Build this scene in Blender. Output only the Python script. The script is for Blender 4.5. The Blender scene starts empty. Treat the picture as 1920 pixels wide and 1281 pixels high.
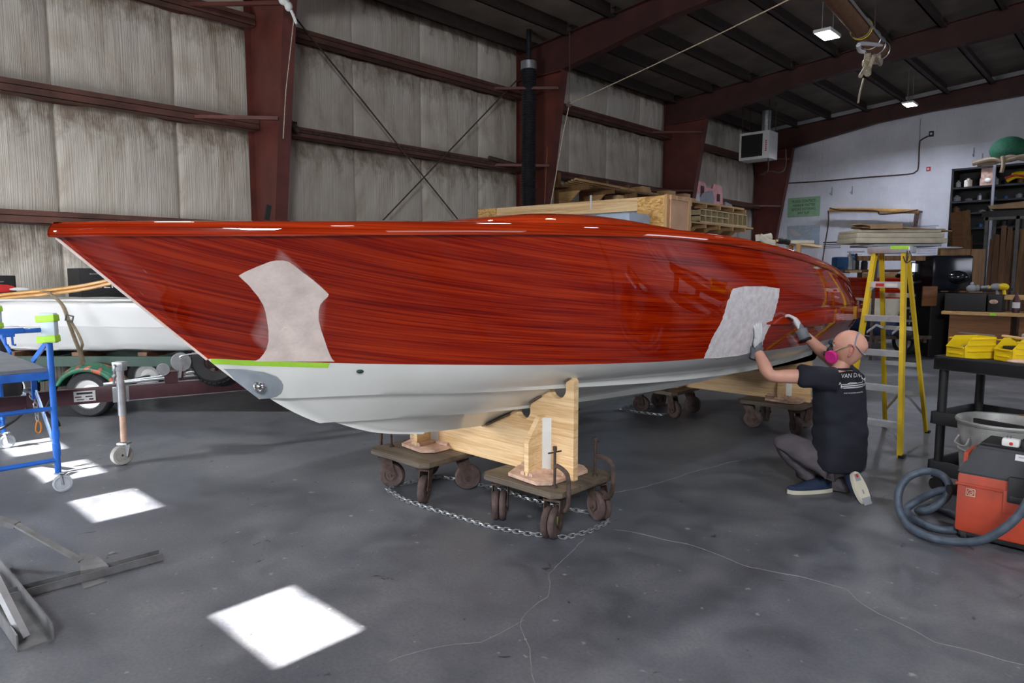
import bpy, bmesh, math, random
import numpy as np
from mathutils import Vector, Matrix, noise
random.seed(7)
SC = bpy.context.scene
COL = SC.collection
# ------------------------------------------------------------------ camera, world, sun, area lights, exposure
F = 1280.0; CX = 960.0; CY = 640.5; HCAM = 1.6
PITCH = math.atan(130.5/1280); YAW = math.radians(43.25)
cam_d = bpy.data.cameras.new('camera'); cam = bpy.data.objects.new('camera', cam_d); COL.objects.link(cam)
cam_d.sensor_fit = 'HORIZONTAL'; cam_d.sensor_width = 36.0; cam_d.lens = 36.0*F/1920.0
cam_d.clip_start = 0.05; cam_d.clip_end = 200
cam.location = (0, 0, HCAM); cam.rotation_euler = (math.pi/2-PITCH, 0, YAW)
SC.camera = cam
SC.view_settings.view_transform = 'Standard'; SC.view_settings.look = 'None'
SC.view_settings.gamma = 1.0; SC.view_settings.use_curve_mapping = False
SC.view_settings.exposure = 0.0
w = bpy.data.worlds.new('world'); SC.world = w; w.use_nodes = True
bg = w.node_tree.nodes['Background']; bg.inputs[0].default_value = (0.62, 0.76, 1.0, 1); bg.inputs[1].default_value = 1.2
SC.cycles.max_bounces = 6; SC.cycles.diffuse_bounces = 3; SC.cycles.glossy_bounces = 4
SC.cycles.transmission_bounces = 4; SC.cycles.sample_clamp_indirect = 6.0; SC.cycles.blur_glossy = 0.5
SUN_EL = math.radians(35)
def lamp(name, kind, loc, rot, energy, color, size=None, size_y=None, spread=None):
    d = bpy.data.lights.new(name, kind); d.energy = energy; d.color = color
    if kind == 'AREA':
        d.shape = 'RECTANGLE'; d.size = size; d.size_y = size_y
        if spread: d.spread = math.radians(spread)
    o = bpy.data.objects.new(name, d); COL.objects.link(o); o.location = loc; o.rotation_euler = rot
    return o
s = lamp('sun', 'SUN', (-4, -20, 15), (math.pi/2-SUN_EL, 0, 0), 58.0, (1.0, 0.96, 0.9)); s.data.angle = math.radians(0.35)
# daylight: high window and door openings behind the camera, openings in the right-hand wall
lamp('window_daylight', 'AREA', (3.2, -3.9, 5.1), (math.radians(50), 0, math.radians(38)), 1000, (0.93, 0.96, 1.0), 2.6, 1.5)
lamp('door_daylight', 'AREA', (-6.9, -3.9, 1.5), (math.radians(62), 0, 0), 620, (0.92, 0.95, 1.0), 4.0, 2.2)
lamp('side_daylight', 'AREA', (8.9, 3.0, 3.0), (math.radians(66), 0, math.radians(90)), 110, (0.93, 0.96, 1.0), 6.0, 2.2)
lamp('side_daylight', 'AREA', (8.9, 15.0, 3.0), (math.radians(72), 0, math.radians(90)), 240, (0.80, 0.85, 1.0), 5.0, 2.2)

R_ = Vector((math.cos(YAW), math.sin(YAW), 0)); FH = Vector((-math.sin(YAW), math.cos(YAW), 0))
FW = FH*math.cos(PITCH)+Vector((0, 0, -math.sin(PITCH))); UP = FH*math.sin(PITCH)+Vector((0, 0, math.cos(PITCH)))
def P(px, py, X=None, Y=None, Z=None, D=None):
    """world point seen at a pixel of the photograph, on plane X, Y or Z, or at horizontal distance D"""
    r = FW+R_*((px-CX)/F)+UP*((CY-py)/F)
    if X is not None: t = X/r.x
    elif Y is not None: t = Y/r.y
    elif Z is not None: t = (Z-HCAM)/r.z
    else: t = D/r.dot(FH)
    return Vector((0, 0, HCAM))+r*t
V = Vector
LED = [tuple(P(1551, 67, Z=5.5)), tuple(P(1706, 197, Z=6.0)), (-6.8, 2.0, 5.6), (-3.6, 5.2, 5.8), (1.2, 6.5, 6.1), (1.5, 12.5, 6.1), (1.2, 0.6, 6.0)]
# ------------------------------------------------------------------ helpers
class MB:
    def __init__(s): s.bm = bmesh.new()
    def _merge(s, b2, M=None):
        me = bpy.data.meshes.new('tmp'); b2.to_mesh(me); b2.free()
        if M is not None: me.transform(M)
        s.bm.from_mesh(me); bpy.data.meshes.remove(me); return s
    def box(s, c, d, rot=None, bevel=0):
        b = bmesh.new(); bmesh.ops.create_cube(b, size=1)
        bmesh.ops.scale(b, vec=d, verts=b.verts)
        if bevel: bmesh.ops.bevel(b, geom=b.edges[:], offset=bevel, segments=2, affect='EDGES', profile=0.6)
        M = Matrix.Translation(c)
        if rot is not None:
            M = M @ (rot.to_4x4() if isinstance(rot, Matrix) else Matrix.Rotation(rot, 4, 'Z'))
        return s._merge(b, M)
    def box2(s, a, b, bevel=0):
        a = V(a); b = V(b); return s.box((a+b)/2, (abs(b.x-a.x), abs(b.y-a.y), abs(b.z-a.z)), bevel=bevel)
    def bar(s, a, b, w, h, up=(0, 0, 1), bevel=0):
        a = V(a); b = V(b); t = b-a; L = t.length; t.normalize(); u = V(up)
        if abs(t.dot(u)) > .98: u = V((1, 0, 0))
        sx = t.cross(u).normalized(); uz = sx.cross(t)
        M = Matrix((sx, t, uz)).transposed()
        return s.box((a+b)/2, (w, L, h), rot=M, bevel=bevel)
    def cyl(s, a, b, r, r2=None, n=16, caps=True):
        a = V(a); b = V(b); t = (b-a); L = t.length
        q = bmesh.new(); bmesh.ops.create_cone(q, cap_ends=caps, segments=n, radius1=r, radius2=r if r2 is None else r2, depth=L)
        M = Matrix.Translation((a+b)/2) @ t.to_track_quat('Z', 'Y').to_matrix().to_4x4()
        return s._merge(q, M)
    def sph(s, c, r, sc=(1, 1, 1), n=16, rot=None):
        q = bmesh.new(); bmesh.ops.create_uvsphere(q, u_segments=n, v_segments=max(6, n//2), radius=r)
        M = Matrix.Translation(c)
        if rot is not None: M = M @ rot.to_4x4()
        M = M @ Matrix.Diagonal((*sc, 1)); return s._merge(q, M)
    def tube(s, pts, r, n=8, smooth=True, res=6, closed=False, flat=None):
        P0 = [V(p) for p in pts]; rr = r if isinstance(r, (list, tuple)) else [r]*len(P0)
        if smooth and len(P0) > 2:
            Q = []; Rr = []; m = len(P0)
            rng = range(m) if closed else range(m-1)
            for i in rng:
                g = lambda k: P0[k % m] if closed else P0[min(max(k, 0), m-1)]
                p0, p1, p2, p3 = g(i-1), g(i), g(i+1), g(i+2)
                for k in range(res):
                    t = k/res; t2 = t*t; t3 = t2*t
                    Q.append(0.5*((2*p1)+(-p0+p2)*t+(2*p0-5*p1+4*p2-p3)*t2+(-p0+3*p1-3*p2+p3)*t3))
                    Rr.append(rr[i]*(1-t)+rr[(i+1) % m]*t)
            if not closed: Q.append(P0[-1]); Rr.append(rr[-1])
        else: Q, Rr = P0, rr
        m = len(Q); rings = []; prev = None
        for i in range(m):
            a = Q[(i-1) % m] if closed else Q[max(i-1, 0)]; b = Q[(i+1) % m] if closed else Q[min(i+1, m-1)]
            t = (b-a).normalized()
            if prev is None:
                u = V((0, 0, 1)) if abs(t.z) < .9 else V((1, 0, 0)); u = (u-t*u.dot(t)).normalized()
            else: u = (prev-t*prev.dot(t)).normalized()
            prev = u; v = t.cross(u)
            f1, f2 = flat or (1, 1)
            rings.append([s.bm.verts.new(Q[i]+(u*math.cos(q)*f1+v*math.sin(q)*f2)*Rr[i]) for q in [2*math.pi*k/n for k in range(n)]])
        for i in range(m if closed else m-1):
            A = rings[i]; B = rings[(i+1) % m]
            for k in range(n): s.bm.faces.new((A[k], A[(k+1) % n], B[(k+1) % n], B[k]))
        if not closed:
            s.bm.faces.new(rings[0][::-1]); s.bm.faces.new(rings[-1])
        return s
    def prism(s, pts, ext, axis=None):
        """polygon of 3D points extruded by vector ext"""
        e = V(ext); a = [s.bm.verts.new(V(p)) for p in pts]; b = [s.bm.verts.new(V(p)+e) for p in pts]
        n = len(a); s.bm.faces.new(a[::-1]); s.bm.faces.new(b)
        for i in range(n): s.bm.faces.new((a[i], a[(i+1) % n], b[(i+1) % n], b[i]))
        return s
    def lathe(s, prof, c=(0, 0, 0), axis=(0, 0, 1), n=24, closed=False):
        ax = V(axis).normalized(); M = ax.to_track_quat('Z', 'Y').to_matrix(); c = V(c); rings = []
        for r, h in prof:
            rings.append([s.bm.verts.new(c+M @ V((max(r, 1e-4)*math.cos(q), max(r, 1e-4)*math.sin(q), h))) for q in [2*math.pi*k/n for k in range(n)]])
        m = len(rings)
        for i in range(m if closed else m-1):
            A = rings[i]; B = rings[(i+1) % m]
            for k in range(n): s.bm.faces.new((A[k], A[(k+1) % n], B[(k+1) % n], B[k]))
        return s
    def grid(s, fn, nu, nv, closed_u=False):
        g = [[s.bm.verts.new(V(fn(i/nu, j/nv))) for j in range(nv+1)] for i in range(nu+1)]
        for i in range(nu):
            for j in range(nv): s.bm.faces.new((g[i][j], g[i+1][j], g[i+1][j+1], g[i][j+1]))
        return s
    def obj(s, name, mat, parent=None, world=True, thick=None, ang=38, sub=0):
        bmesh.ops.remove_doubles(s.bm, verts=s.bm.verts, dist=1e-5)
        bmesh.ops.recalc_face_normals(s.bm, faces=s.bm.faces)
        me = bpy.data.meshes.new(name); s.bm.to_mesh(me); s.bm.free()
        if parent is not None and world: me.transform(rootm(parent).inverted())
        me.materials.append(mat)
        for p in me.polygons: p.use_smooth = True
        me.set_sharp_from_angle(angle=math.radians(ang))
        o = bpy.data.objects.new(name, me); COL.objects.link(o); o.parent = parent
        if thick:
            m = o.modifiers.new('thick', 'SOLIDIFY'); m.thickness = thick; m.offset = -1
        if sub:
            m = o.modifiers.new('sub', 'SUBSURF'); m.levels = sub; m.render_levels = sub
        return o
def rootm(o):
    while o.parent: o = o.parent
    return o.matrix_basis.copy()
def tag(o, label=None, cat=None, group=None, kind=None):
    if label: o['label'] = label
    if cat: o['category'] = cat
    if group: o['group'] = group
    if kind: o['kind'] = kind
    return o
def thing(name, label, cat, loc=(0, 0, 0), rz=0, group=None):
    o = bpy.data.objects.new(name, None); COL.objects.link(o); o.empty_display_size = .1
    o.location = loc; o.rotation_euler = (0, 0, rz); return tag(o, label, cat, group)
def dup(r, loc, rz=None, label=None, group=None):
    c = r.copy(); COL.objects.link(c); c.location = loc
    if rz is not None: c.rotation_euler = (0, 0, rz)
    if label: c['label'] = label
    if group: c['group'] = group
    for ch in list(r.children):
        d = ch.copy(); COL.objects.link(d); d.parent = c
        for g in ch.children:
            e = g.copy(); COL.objects.link(e); e.parent = d
    return c
def struct(o): o['kind'] = 'structure'; return o
def text(body, size, mat, loc, rot, parent=None, name='lettering', ext=.001, align='LEFT', sx=1, space=1.0):
    """lettering; rot = 3x3 matrix with columns right, up, normal"""
    c = bpy.data.curves.new(name, 'FONT'); c.body = body; c.size = size; c.extrude = ext; c.align_x = align
    c.space_line = space; c.resolution_u = 2
    o = bpy.data.objects.new(name+'_tmp', c)
    COL.objects.link(o); dg = bpy.context.evaluated_depsgraph_get()
    me = bpy.data.meshes.new_from_object(o.evaluated_get(dg)); bpy.data.objects.remove(o)
    M = Matrix.Translation(loc) @ rot.to_4x4() @ Matrix.Diagonal((sx, 1, 1, 1)); me.transform(M)
    if parent is not None: me.transform(rootm(parent).inverted())
    me.materials.clear(); me.materials.append(mat)
    q = bpy.data.objects.new(name, me); COL.objects.link(q); q.parent = parent; return q
def basis(right, up):
    r = V(right).normalized(); u = V(up); u = (u-r*u.dot(r)).normalized(); return Matrix((r, u, r.cross(u))).transposed()
# ------------------------------------------------------------------ materials
def newmat(name):
    m = bpy.data.materials.new(name); m.use_nodes = True; nt = m.node_tree; b = nt.nodes['Principled BSDF']; return m, nt, b
def N(nt, t, **kw):
    n = nt.nodes.new(t)
    for k, v in kw.items(): setattr(n, k, v)
    return n
def lk(nt, a, b): nt.links.new(a, b)
def ramp(nt, stops):
    r = N(nt, 'ShaderNodeValToRGB'); e = r.color_ramp.elements
    while len(e) < len(stops): e.new(.5)
    for i, (p, c) in enumerate(stops):
        e[i].position = p; e[i].color = (*c, 1) if len(c) == 3 else c
    return r
def mapped(nt, scale=(1, 1, 1), rot=(0, 0, 0), space='Object', loc=(0, 0, 0)):
    tc = N(nt, 'ShaderNodeTexCoord'); mp = N(nt, 'ShaderNodeMapping')
    mp.inputs['Scale'].default_value = scale; mp.inputs['Rotation'].default_value = rot; mp.inputs['Location'].default_value = loc
    lk(nt, tc.outputs[space], mp.inputs[0]); return mp
def noise_n(nt, vec, scale, detail=4, rough=.55, dist=0):
    n = N(nt, 'ShaderNodeTexNoise'); n.inputs['Scale'].default_value = scale; n.inputs['Detail'].default_value = detail
    n.inputs['Roughness'].default_value = rough; n.inputs['Distortion'].default_value = dist
    lk(nt, vec.outputs[0], n.inputs['Vector']); return n
def M(name, col, rough=.5, metal=0, var=.25, scale=7, bump=.0, coat=0, spec=.5, bscale=None, dirt=None):
    m, nt, b = newmat(name); mp = mapped(nt)
    n = noise_n(nt, mp, scale)
    lo = tuple(max(0, c*(1-var)) for c in col); hi = tuple(min(1, c*(1+var)) for c in col)
    st = [(.3, lo), (.7, hi)]
    if dirt: st = [(.42, dirt), (.46, lo), (.75, hi)]
    r = ramp(nt, st); lk(nt, n.outputs[0], r.inputs[0]); lk(nt, r.outputs[0], b.inputs['Base Color'])
    b.inputs['Roughness'].default_value = rough; b.inputs['Metallic'].default_value = metal
    b.inputs['Coat Weight'].default_value = coat; b.inputs['Specular IOR Level'].default_value = spec
    if bump:
        n2 = noise_n(nt, mp, bscale or scale*6); bp = N(nt, 'ShaderNodeBump'); bp.inputs['Strength'].default_value = bump
        bp.inputs['Distance'].default_value = .01; lk(nt, n2.outputs[0], bp.inputs['Height']); lk(nt, bp.outputs[0], b.inputs['Normal'])
    return m
def wood(name, c1, c2, axis='X', rough=.55, scale=1.0, coat=0, rings=9.0, bump=.05):
    m, nt, b = newmat(name)
    sc = {'X': (.35, 1.6, rings), 'Y': (1.6, .35, rings), 'Z': (rings, rings, .35)}[axis]
    mp = mapped(nt, tuple(v*scale for v in sc)); n = noise_n(nt, mp, 1.6, 3, .5, 1.4)
    mp2 = mapped(nt, tuple(v*scale*9 for v in sc)); n2 = noise_n(nt, mp2, 2.0, 3)
    mx = N(nt, 'ShaderNodeMix', data_type='FLOAT'); mx.inputs[0].default_value = .4
    lk(nt, n.outputs[0], mx.inputs[2]); lk(nt, n2.outputs[0], mx.inputs[3])
    r = ramp(nt, [(.34, c1), (.47, tuple((a+b_)/2 for a, b_ in zip(c1, c2))), (.58, c2)]); lk(nt, mx.outputs[0], r.inputs[0])
    lk(nt, r.outputs[0], b.inputs['Base Color']); b.inputs['Roughness'].default_value = rough; b.inputs['Coat Weight'].default_value = coat
    if bump:
        bp = N(nt, 'ShaderNodeBump'); bp.inputs['Strength'].default_value = bump; bp.inputs['Distance'].default_value = .004
        lk(nt, mx.outputs[0], bp.inputs['Height']); lk(nt, bp.outputs[0], b.inputs['Normal'])
    return m
def emit(name, col, st):
    m, nt, b = newmat(name); b.inputs['Emission Color'].default_value = (*col, 1); b.inputs['Emission Strength'].default_value = st
    b.inputs['Base Color'].default_value = (.9, .9, .9, 1); return m
def sr(r, g, b):  # sRGB 0-255 to linear
    f = lambda c: (c/255/12.92) if c <= 10 else ((c/255+.055)/1.055)**2.4
    return (f(r), f(g), f(b))

def mk_floor():
    m, nt, b = newmat('concrete_floor'); mp = mapped(nt)
    n1 = noise_n(nt, mp, .55, 6, .6, .6); n2 = noise_n(nt, mp, 3.2, 8, .68, .3); n3 = noise_n(nt, mp, 60, 3, .6)
    a = N(nt, 'ShaderNodeMix', data_type='FLOAT'); a.inputs[0].default_value = .5; lk(nt, n1.outputs[0], a.inputs[2]); lk(nt, n2.outputs[0], a.inputs[3])
    r = ramp(nt, [(.32, (.052, .056, .068)), (.47, (.108, .114, .134)), (.60, (.162, .166, .182)), (.72, (.24, .238, .24))]); lk(nt, a.outputs[0], r.inputs[0])
    mm = N(nt, 'ShaderNodeMixRGB', blend_type='MULTIPLY'); mm.inputs[0].default_value = .5
    r3 = ramp(nt, [(.35, (.62, .62, .62)), (.6, (1, 1, 1))]); lk(nt, n3.outputs[0], r3.inputs[0])
    lk(nt, r.outputs[0], mm.inputs[1]); lk(nt, r3.outputs[0], mm.inputs[2])
    # pale dust flecks and dark spots
    n4 = noise_n(nt, mp, 14, 2, .5); r4 = ramp(nt, [(.70, (0, 0, 0)), (.76, (1, 1, 1))]); lk(nt, n4.outputs[0], r4.inputs[0])
    m2 = N(nt, 'ShaderNodeMixRGB'); lk(nt, r4.outputs[0], m2.inputs[0]); lk(nt, mm.outputs[0], m2.inputs[1]); m2.inputs[2].default_value = (.30, .29, .28, 1)
    n5 = noise_n(nt, mp, 9, 3, .6, 1); r5 = ramp(nt, [(.26, (1, 1, 1)), (.31, (0, 0, 0))]); lk(nt, n5.outputs[0], r5.inputs[0])
    m3 = N(nt, 'ShaderNodeMixRGB'); lk(nt, r5.outputs[0], m3.inputs[0]); lk(nt, m2.outputs[0], m3.inputs[1]); m3.inputs[2].default_value = (.025, .025, .028, 1)
    lk(nt, m3.outputs[0], b.inputs['Base Color'])
    rr = ramp(nt, [(.35, (.34, .34, .34)), (.65, (.58, .58, .58))]); lk(nt, n2.outputs[0], rr.inputs[0]); lk(nt, rr.outputs[0], b.inputs['Roughness'])
    bp = N(nt, 'ShaderNodeBump'); bp.inputs['Strength'].default_value = .12; bp.inputs['Distance'].default_value = .004
    lk(nt, n3.outputs[0], bp.inputs['Height']); lk(nt, bp.outputs[0], b.inputs['Normal']); return m
def mk_insul():
    m, nt, b = newmat('vinyl_insulation')
    mp = mapped(nt, (1, 42, .5)); n = noise_n(nt, mp, 1.4, 3, .5, .2)
    mp2 = mapped(nt, (1, 1, .5)); n2 = noise_n(nt, mp2, 1.1, 6, .65, .8)
    r = ramp(nt, [(.28, (.37, .305, .235)), (.45, (.565, .51, .435)), (.62, (.66, .615, .545))]); lk(nt, n2.outputs[0], r.inputs[0])
    # soot stain hanging below each girt: generated Z near 1
    tc = N(nt, 'ShaderNodeTexCoord'); sx = N(nt, 'ShaderNodeSeparateXYZ'); lk(nt, tc.outputs['Generated'], sx.inputs[0])
    mpn = mapped(nt, (1, 2.2, 1.1)); ns = noise_n(nt, mpn, 2.3, 7, .72, .4)
    ad = N(nt, 'ShaderNodeMath', operation='ADD'); ml = N(nt, 'ShaderNodeMath', operation='MULTIPLY'); ml.inputs[1].default_value = 1.1
    sb = N(nt, 'ShaderNodeMath', operation='SUBTRACT'); sb.inputs[1].default_value = .5
    lk(nt, ns.outputs[0], sb.inputs[0]); lk(nt, sb.outputs[0], ml.inputs[0]); lk(nt, sx.outputs[2], ad.inputs[0]); lk(nt, ml.outputs[0], ad.inputs[1])
    r2 = ramp(nt, [(.66, (0, 0, 0)), (1.02, (.85, .85, .85))]); lk(nt, ad.outputs[0], r2.inputs[0])
    mx = N(nt, 'ShaderNodeMixRGB'); lk(nt, r2.outputs[0], mx.inputs[0]); lk(nt, r.outputs[0], mx.inputs[1]); mx.inputs[2].default_value = (.19, .135, .09, 1)
    r3 = ramp(nt, [(.35, (.8, .8, .8)), (.6, (1, 1, 1))]); lk(nt, n.outputs[0], r3.inputs[0])
    m2 = N(nt, 'ShaderNodeMixRGB', blend_type='MULTIPLY'); m2.inputs[0].default_value = .6; lk(nt, mx.outputs[0], m2.inputs[1]); lk(nt, r3.outputs[0], m2.inputs[2])
    lk(nt, m2.outputs[0], b.inputs['Base Color']); b.inputs['Roughness'].default_value = .5; b.inputs['Specular IOR Level'].default_value = .35
    bp = N(nt, 'ShaderNodeBump'); bp.inputs['Strength'].default_value = .5; bp.inputs['Distance'].default_value = .02
    lk(nt, n.outputs[0], bp.inputs['Height']); lk(nt, bp.outputs[0], b.inputs['Normal']); return m
def mk_mahog(name, dark, mid, hi, tilt=.052, coat=1.0):
    m, nt, b = newmat(name)
    tc = N(nt, 'ShaderNodeTexCoord'); sx = N(nt, 'ShaderNodeSeparateXYZ'); lk(nt, tc.outputs['Object'], sx.inputs[0])
    k1 = N(nt, 'ShaderNodeMath', operation='MULTIPLY'); k1.inputs[1].default_value = -.66; lk(nt, sx.outputs[1], k1.inputs[0])
    k2 = N(nt, 'ShaderNodeMath', operation='EXPONENT'); lk(nt, k1.outputs[0], k2.inputs[0])
    t = N(nt, 'ShaderNodeMath', operation='MULTIPLY_ADD'); lk(nt, k2.outputs[0], t.inputs[0]); t.inputs[1].default_value = -tilt; lk(nt, sx.outputs[2], t.inputs[2])
    cb = N(nt, 'ShaderNodeCombineXYZ'); lk(nt, sx.outputs[1], cb.inputs[0]); lk(nt, t.outputs[0], cb.inputs[1])
    def nz(sc, s, d, ds):
        mp = N(nt, 'ShaderNodeMapping'); mp.inputs['Scale'].default_value = sc; lk(nt, cb.outputs[0], mp.inputs[0])
        return noise_n(nt, mp, s, d, .6, ds)
    a = nz((.7, 22, 1), 1.0, 5, .3); c = nz((1.1, 120, 1), 1.0, 4, .12); e = nz((.6, 2.2, 1), 1.0, 2, .3)
    x = N(nt, 'ShaderNodeMix', data_type='FLOAT'); x.inputs[0].default_value = .60; lk(nt, a.outputs[0], x.inputs[2]); lk(nt, c.outputs[0], x.inputs[3])
    y = N(nt, 'ShaderNodeMix', data_type='FLOAT'); y.inputs[0].default_value = .12; lk(nt, x.outputs[0], y.inputs[2]); lk(nt, e.outputs[0], y.inputs[3])
    r = ramp(nt, [(.37, dark), (.46, mid), (.60, hi)]); lk(nt, y.outputs[0], r.inputs[0]); lk(nt, r.outputs[0], b.inputs['Base Color'])
    b.inputs['Roughness'].default_value = .35; b.inputs['Coat Weight'].default_value = coat; b.inputs['Coat Roughness'].default_value = .015; b.inputs['Coat IOR'].default_value = 1.64
    b.inputs['Specular IOR Level'].default_value = .0
    # faint waviness left by the build-up of varnish
    nb = noise_n(nt, mapped(nt), 2.2, 2, .4); bp = N(nt, 'ShaderNodeBump'); bp.inputs['Strength'].default_value = .03; bp.inputs['Distance'].default_value = .02
    lk(nt, nb.outputs[0], bp.inputs['Height']); lk(nt, bp.outputs[0], b.inputs['Coat Normal']); return m
def mk_osb():
    m, nt, b = newmat('osb'); mp = mapped(nt, (9, 9, 22), (0, .5, 0)); v = N(nt, 'ShaderNodeTexVoronoi'); v.inputs['Scale'].default_value = 2.2
    lk(nt, mp.outputs[0], v.inputs['Vector']); r = ramp(nt, [(0, (.34, .16, .04)), (.5, (.66, .38, .12)), (1, (.86, .58, .24))])
    lk(nt, v.outputs['Color'], r.inputs[0]); lk(nt, r.outputs[0], b.inputs['Base Color']); b.inputs['Roughness'].default_value = .7; return m

m_floor = mk_floor(); m_ins = mk_insul(); m_osb = mk_osb()
m_mah = mk_mahog('varnished_mahogany', (.115, .0016, .0001), (.255, .0068, .0002), (.48, .034, .002))
m_mah2 = mk_mahog('sheer_mahogany', (.14, .006, .001), (.28, .018, .003), (.48, .046, .008), 0)
m_bot = M('white_bottom_paint', (.87, .88, .84), .28, var=.05, scale=2, coat=.3)
m_pinkish = M('pale_pinkish_matt', (.90, .74, .68), .8, var=.14, scale=9, bump=.25)  # pale pinkish matt colour of the bow patch and stem strip
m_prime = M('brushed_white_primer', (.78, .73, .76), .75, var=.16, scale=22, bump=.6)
m_greyp = M('grey_fairing_compound', (.33, .37, .41), .7, var=.15, scale=8)
m_green = M('green_masking_tape', (.42, .78, .05), .6, var=.12)
m_chrome = M('chrome', (.75, .75, .78), .12, 1, var=.1)
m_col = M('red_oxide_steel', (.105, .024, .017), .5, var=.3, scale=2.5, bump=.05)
m_raf = M('shaded_red_oxide_steel', (.050, .013, .011), .6, var=.3, scale=2.5)  # column red oxide again, with the dimness under the roof put into the colour
m_girt = M('brown_girt_steel', (.10, .040, .028), .6, var=.4, scale=3)
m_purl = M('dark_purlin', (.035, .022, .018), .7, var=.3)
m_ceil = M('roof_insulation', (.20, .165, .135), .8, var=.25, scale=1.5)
m_block = M('white_block_paint', (.62, .62, .66), .7, var=.1, scale=1.2, bump=.2, bscale=30)
m_side = M('side_wall_sheet', (.24, .21, .19), .7, var=.2, scale=1)
m_duct = M('black_duct', (.018, .019, .023), .32, var=.3)
m_steel = M('galvanised_steel', (.42, .44, .46), .4, .8, var=.2, scale=12)
m_alu = M('aluminium', (.66, .67, .69), .38, .75, var=.12, scale=14)
m_rust = M('rusty_iron', (.085, .055, .045), .7, .35, var=.5, scale=20, bump=.3)
m_wheel = M('worn_caster_tread', (.085, .055, .050), .8, var=.4, scale=18, bump=.3)
m_black = M('black_plastic', (.009, .009, .011), .55, var=.3)
m_rubber = M('black_rubber', (.022, .022, .024), .75, var=.3, scale=20, bump=.1)
m_pine = wood('plywood_face', (.58, .33, .13), (.86, .63, .36), 'X', .55, 1.0, 0, 10)
m_pine2 = wood('lumber', (.42, .22, .085), (.62, .40, .18), 'Y', .6)
m_pinez = wood('upright_lumber', (.40, .20, .08), (.58, .36, .16), 'Z', .6)
m_edge = wood('plywood_edge', (.38, .20, .09), (.62, .42, .24), 'Z', .6, 1.5)
m_brown = wood('brown_timber', (.13, .06, .018), (.25, .13, .045), 'Z', .6)
m_darkwood = wood('dark_wood', (.10, .045, .02), (.20, .095, .04), 'Z', .6)
m_dolly = wood('oily_dolly_board', (.050, .038, .030), (.15, .115, .080), 'X', .6, 1.2)
m_fill = M('pink_epoxy_filler', (.60, .40, .30), .6, var=.35, scale=14)
m_white = M('white_paint', (.75, .75, .73), .5, var=.08)
m_tarp = M('white_cover', (.66, .66, .65), .6, var=.07, scale=1.5, bump=.1, bscale=4)
m_blue = M('blue_scaffold_paint', (.018, .15, .62), .4, var=.3, scale=6, coat=.2)
m_yel = M('yellow_fibreglass', (.66, .45, .012), .5, var=.14, scale=5)
m_yelp = M('yellow_plastic', (.80, .56, .01), .4, var=.08)
m_orange = M('orange_red_plastic', (.40, .048, .019), .5, var=.3, scale=5)
m_hose = M('grey_blue_hose', (.055, .075, .105), .5, var=.3, scale=20)
m_maroon = M('maroon_trailer_paint', (.065, .020, .026), .45, var=.3)
m_dkgreen = M('dark_green_paint', (.008, .042, .026), .5, var=.3)
m_fender = M('peeling_green_fender', (.018, .14, .075), .5, var=.35, scale=9, dirt=(.42, .10, .05))
m_strap = M('webbing', (.30, .24, .16), .85, var=.2, scale=30)
m_gold = wood('golden_spruce', (.38, .17, .035), (.60, .32, .09), 'Y', .4)
m_card = M('cardboard', (.32, .21, .12), .8, var=.2)
m_foam = M('cream_foam_board', (.44, .39, .30), .8, var=.12)
m_pinkf = M('pink_foam_board', (.75, .38, .38), .8, var=.15)
m_greyf = M('grey_foam', (.30, .31, .34), .8, var=.15)
m_paper = M('paper', (.62, .62, .66), .8, var=.05)
m_ink = M('black_ink', (.02, .02, .02), .7, var=.1)
m_redp = M('red_paint', (.55, .02, .02), .5, var=.1)
m_signg = M('green_sign_paint', (.25, .42, .25), .6, var=.12)
m_map = M('map_print', (.38, .45, .50), .7, var=.18, scale=3, dirt=(.46, .42, .40))
m_skin = M('skin', (.62, .32, .235), .5, var=.12, scale=9)
m_skin.node_tree.nodes['Principled BSDF'].inputs['Subsurface Weight'].default_value = .08
m_shirt = M('navy_black_cotton', (.0075, .009, .018), .85, var=.35, scale=5, bump=.25, bscale=9)
m_pants = M('grey_cotton', (.095, .080, .092), .85, var=.3, scale=7, bump=.3, bscale=10)
m_navy = M('navy_canvas', (.012, .026, .065), .8, var=.25)
m_cream = M('cream_rubber', (.62, .58, .47), .6, var=.08)
m_glovew = M('white_glove_coating', (.62, .63, .65), .6, var=.12, scale=20)
m_gloveg = M('grey_knit_glove', (.16, .17, .19), .8, var=.3, scale=30)
m_mag = M('magenta_filter', (.55, .012, .20), .7, var=.2, scale=30)
m_greyst = M('grey_strap', (.28, .33, .42), .7, var=.1)
m_galv = M('dusty_galvanised', (.30, .30, .29), .55, .3, var=.35, scale=7)
m_led = emit('led_panel', (.9, .95, 1.0), 14)
m_screen = emit('monitor_glow', (.75, .85, 1.0), 1.6)
m_gball = M('green_netting', (.012, .11, .055), .7, var=.25, scale=20, bump=.3)
m_rope = M('rope', (.42, .36, .26), .8, var=.3, scale=30)
m_blueb = M('blue_plastic', (.02, .10, .26), .5, var=.15)
m_glass = M('frosted_blue_sheet', (.34, .42, .52), .4, var=.08)
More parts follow.
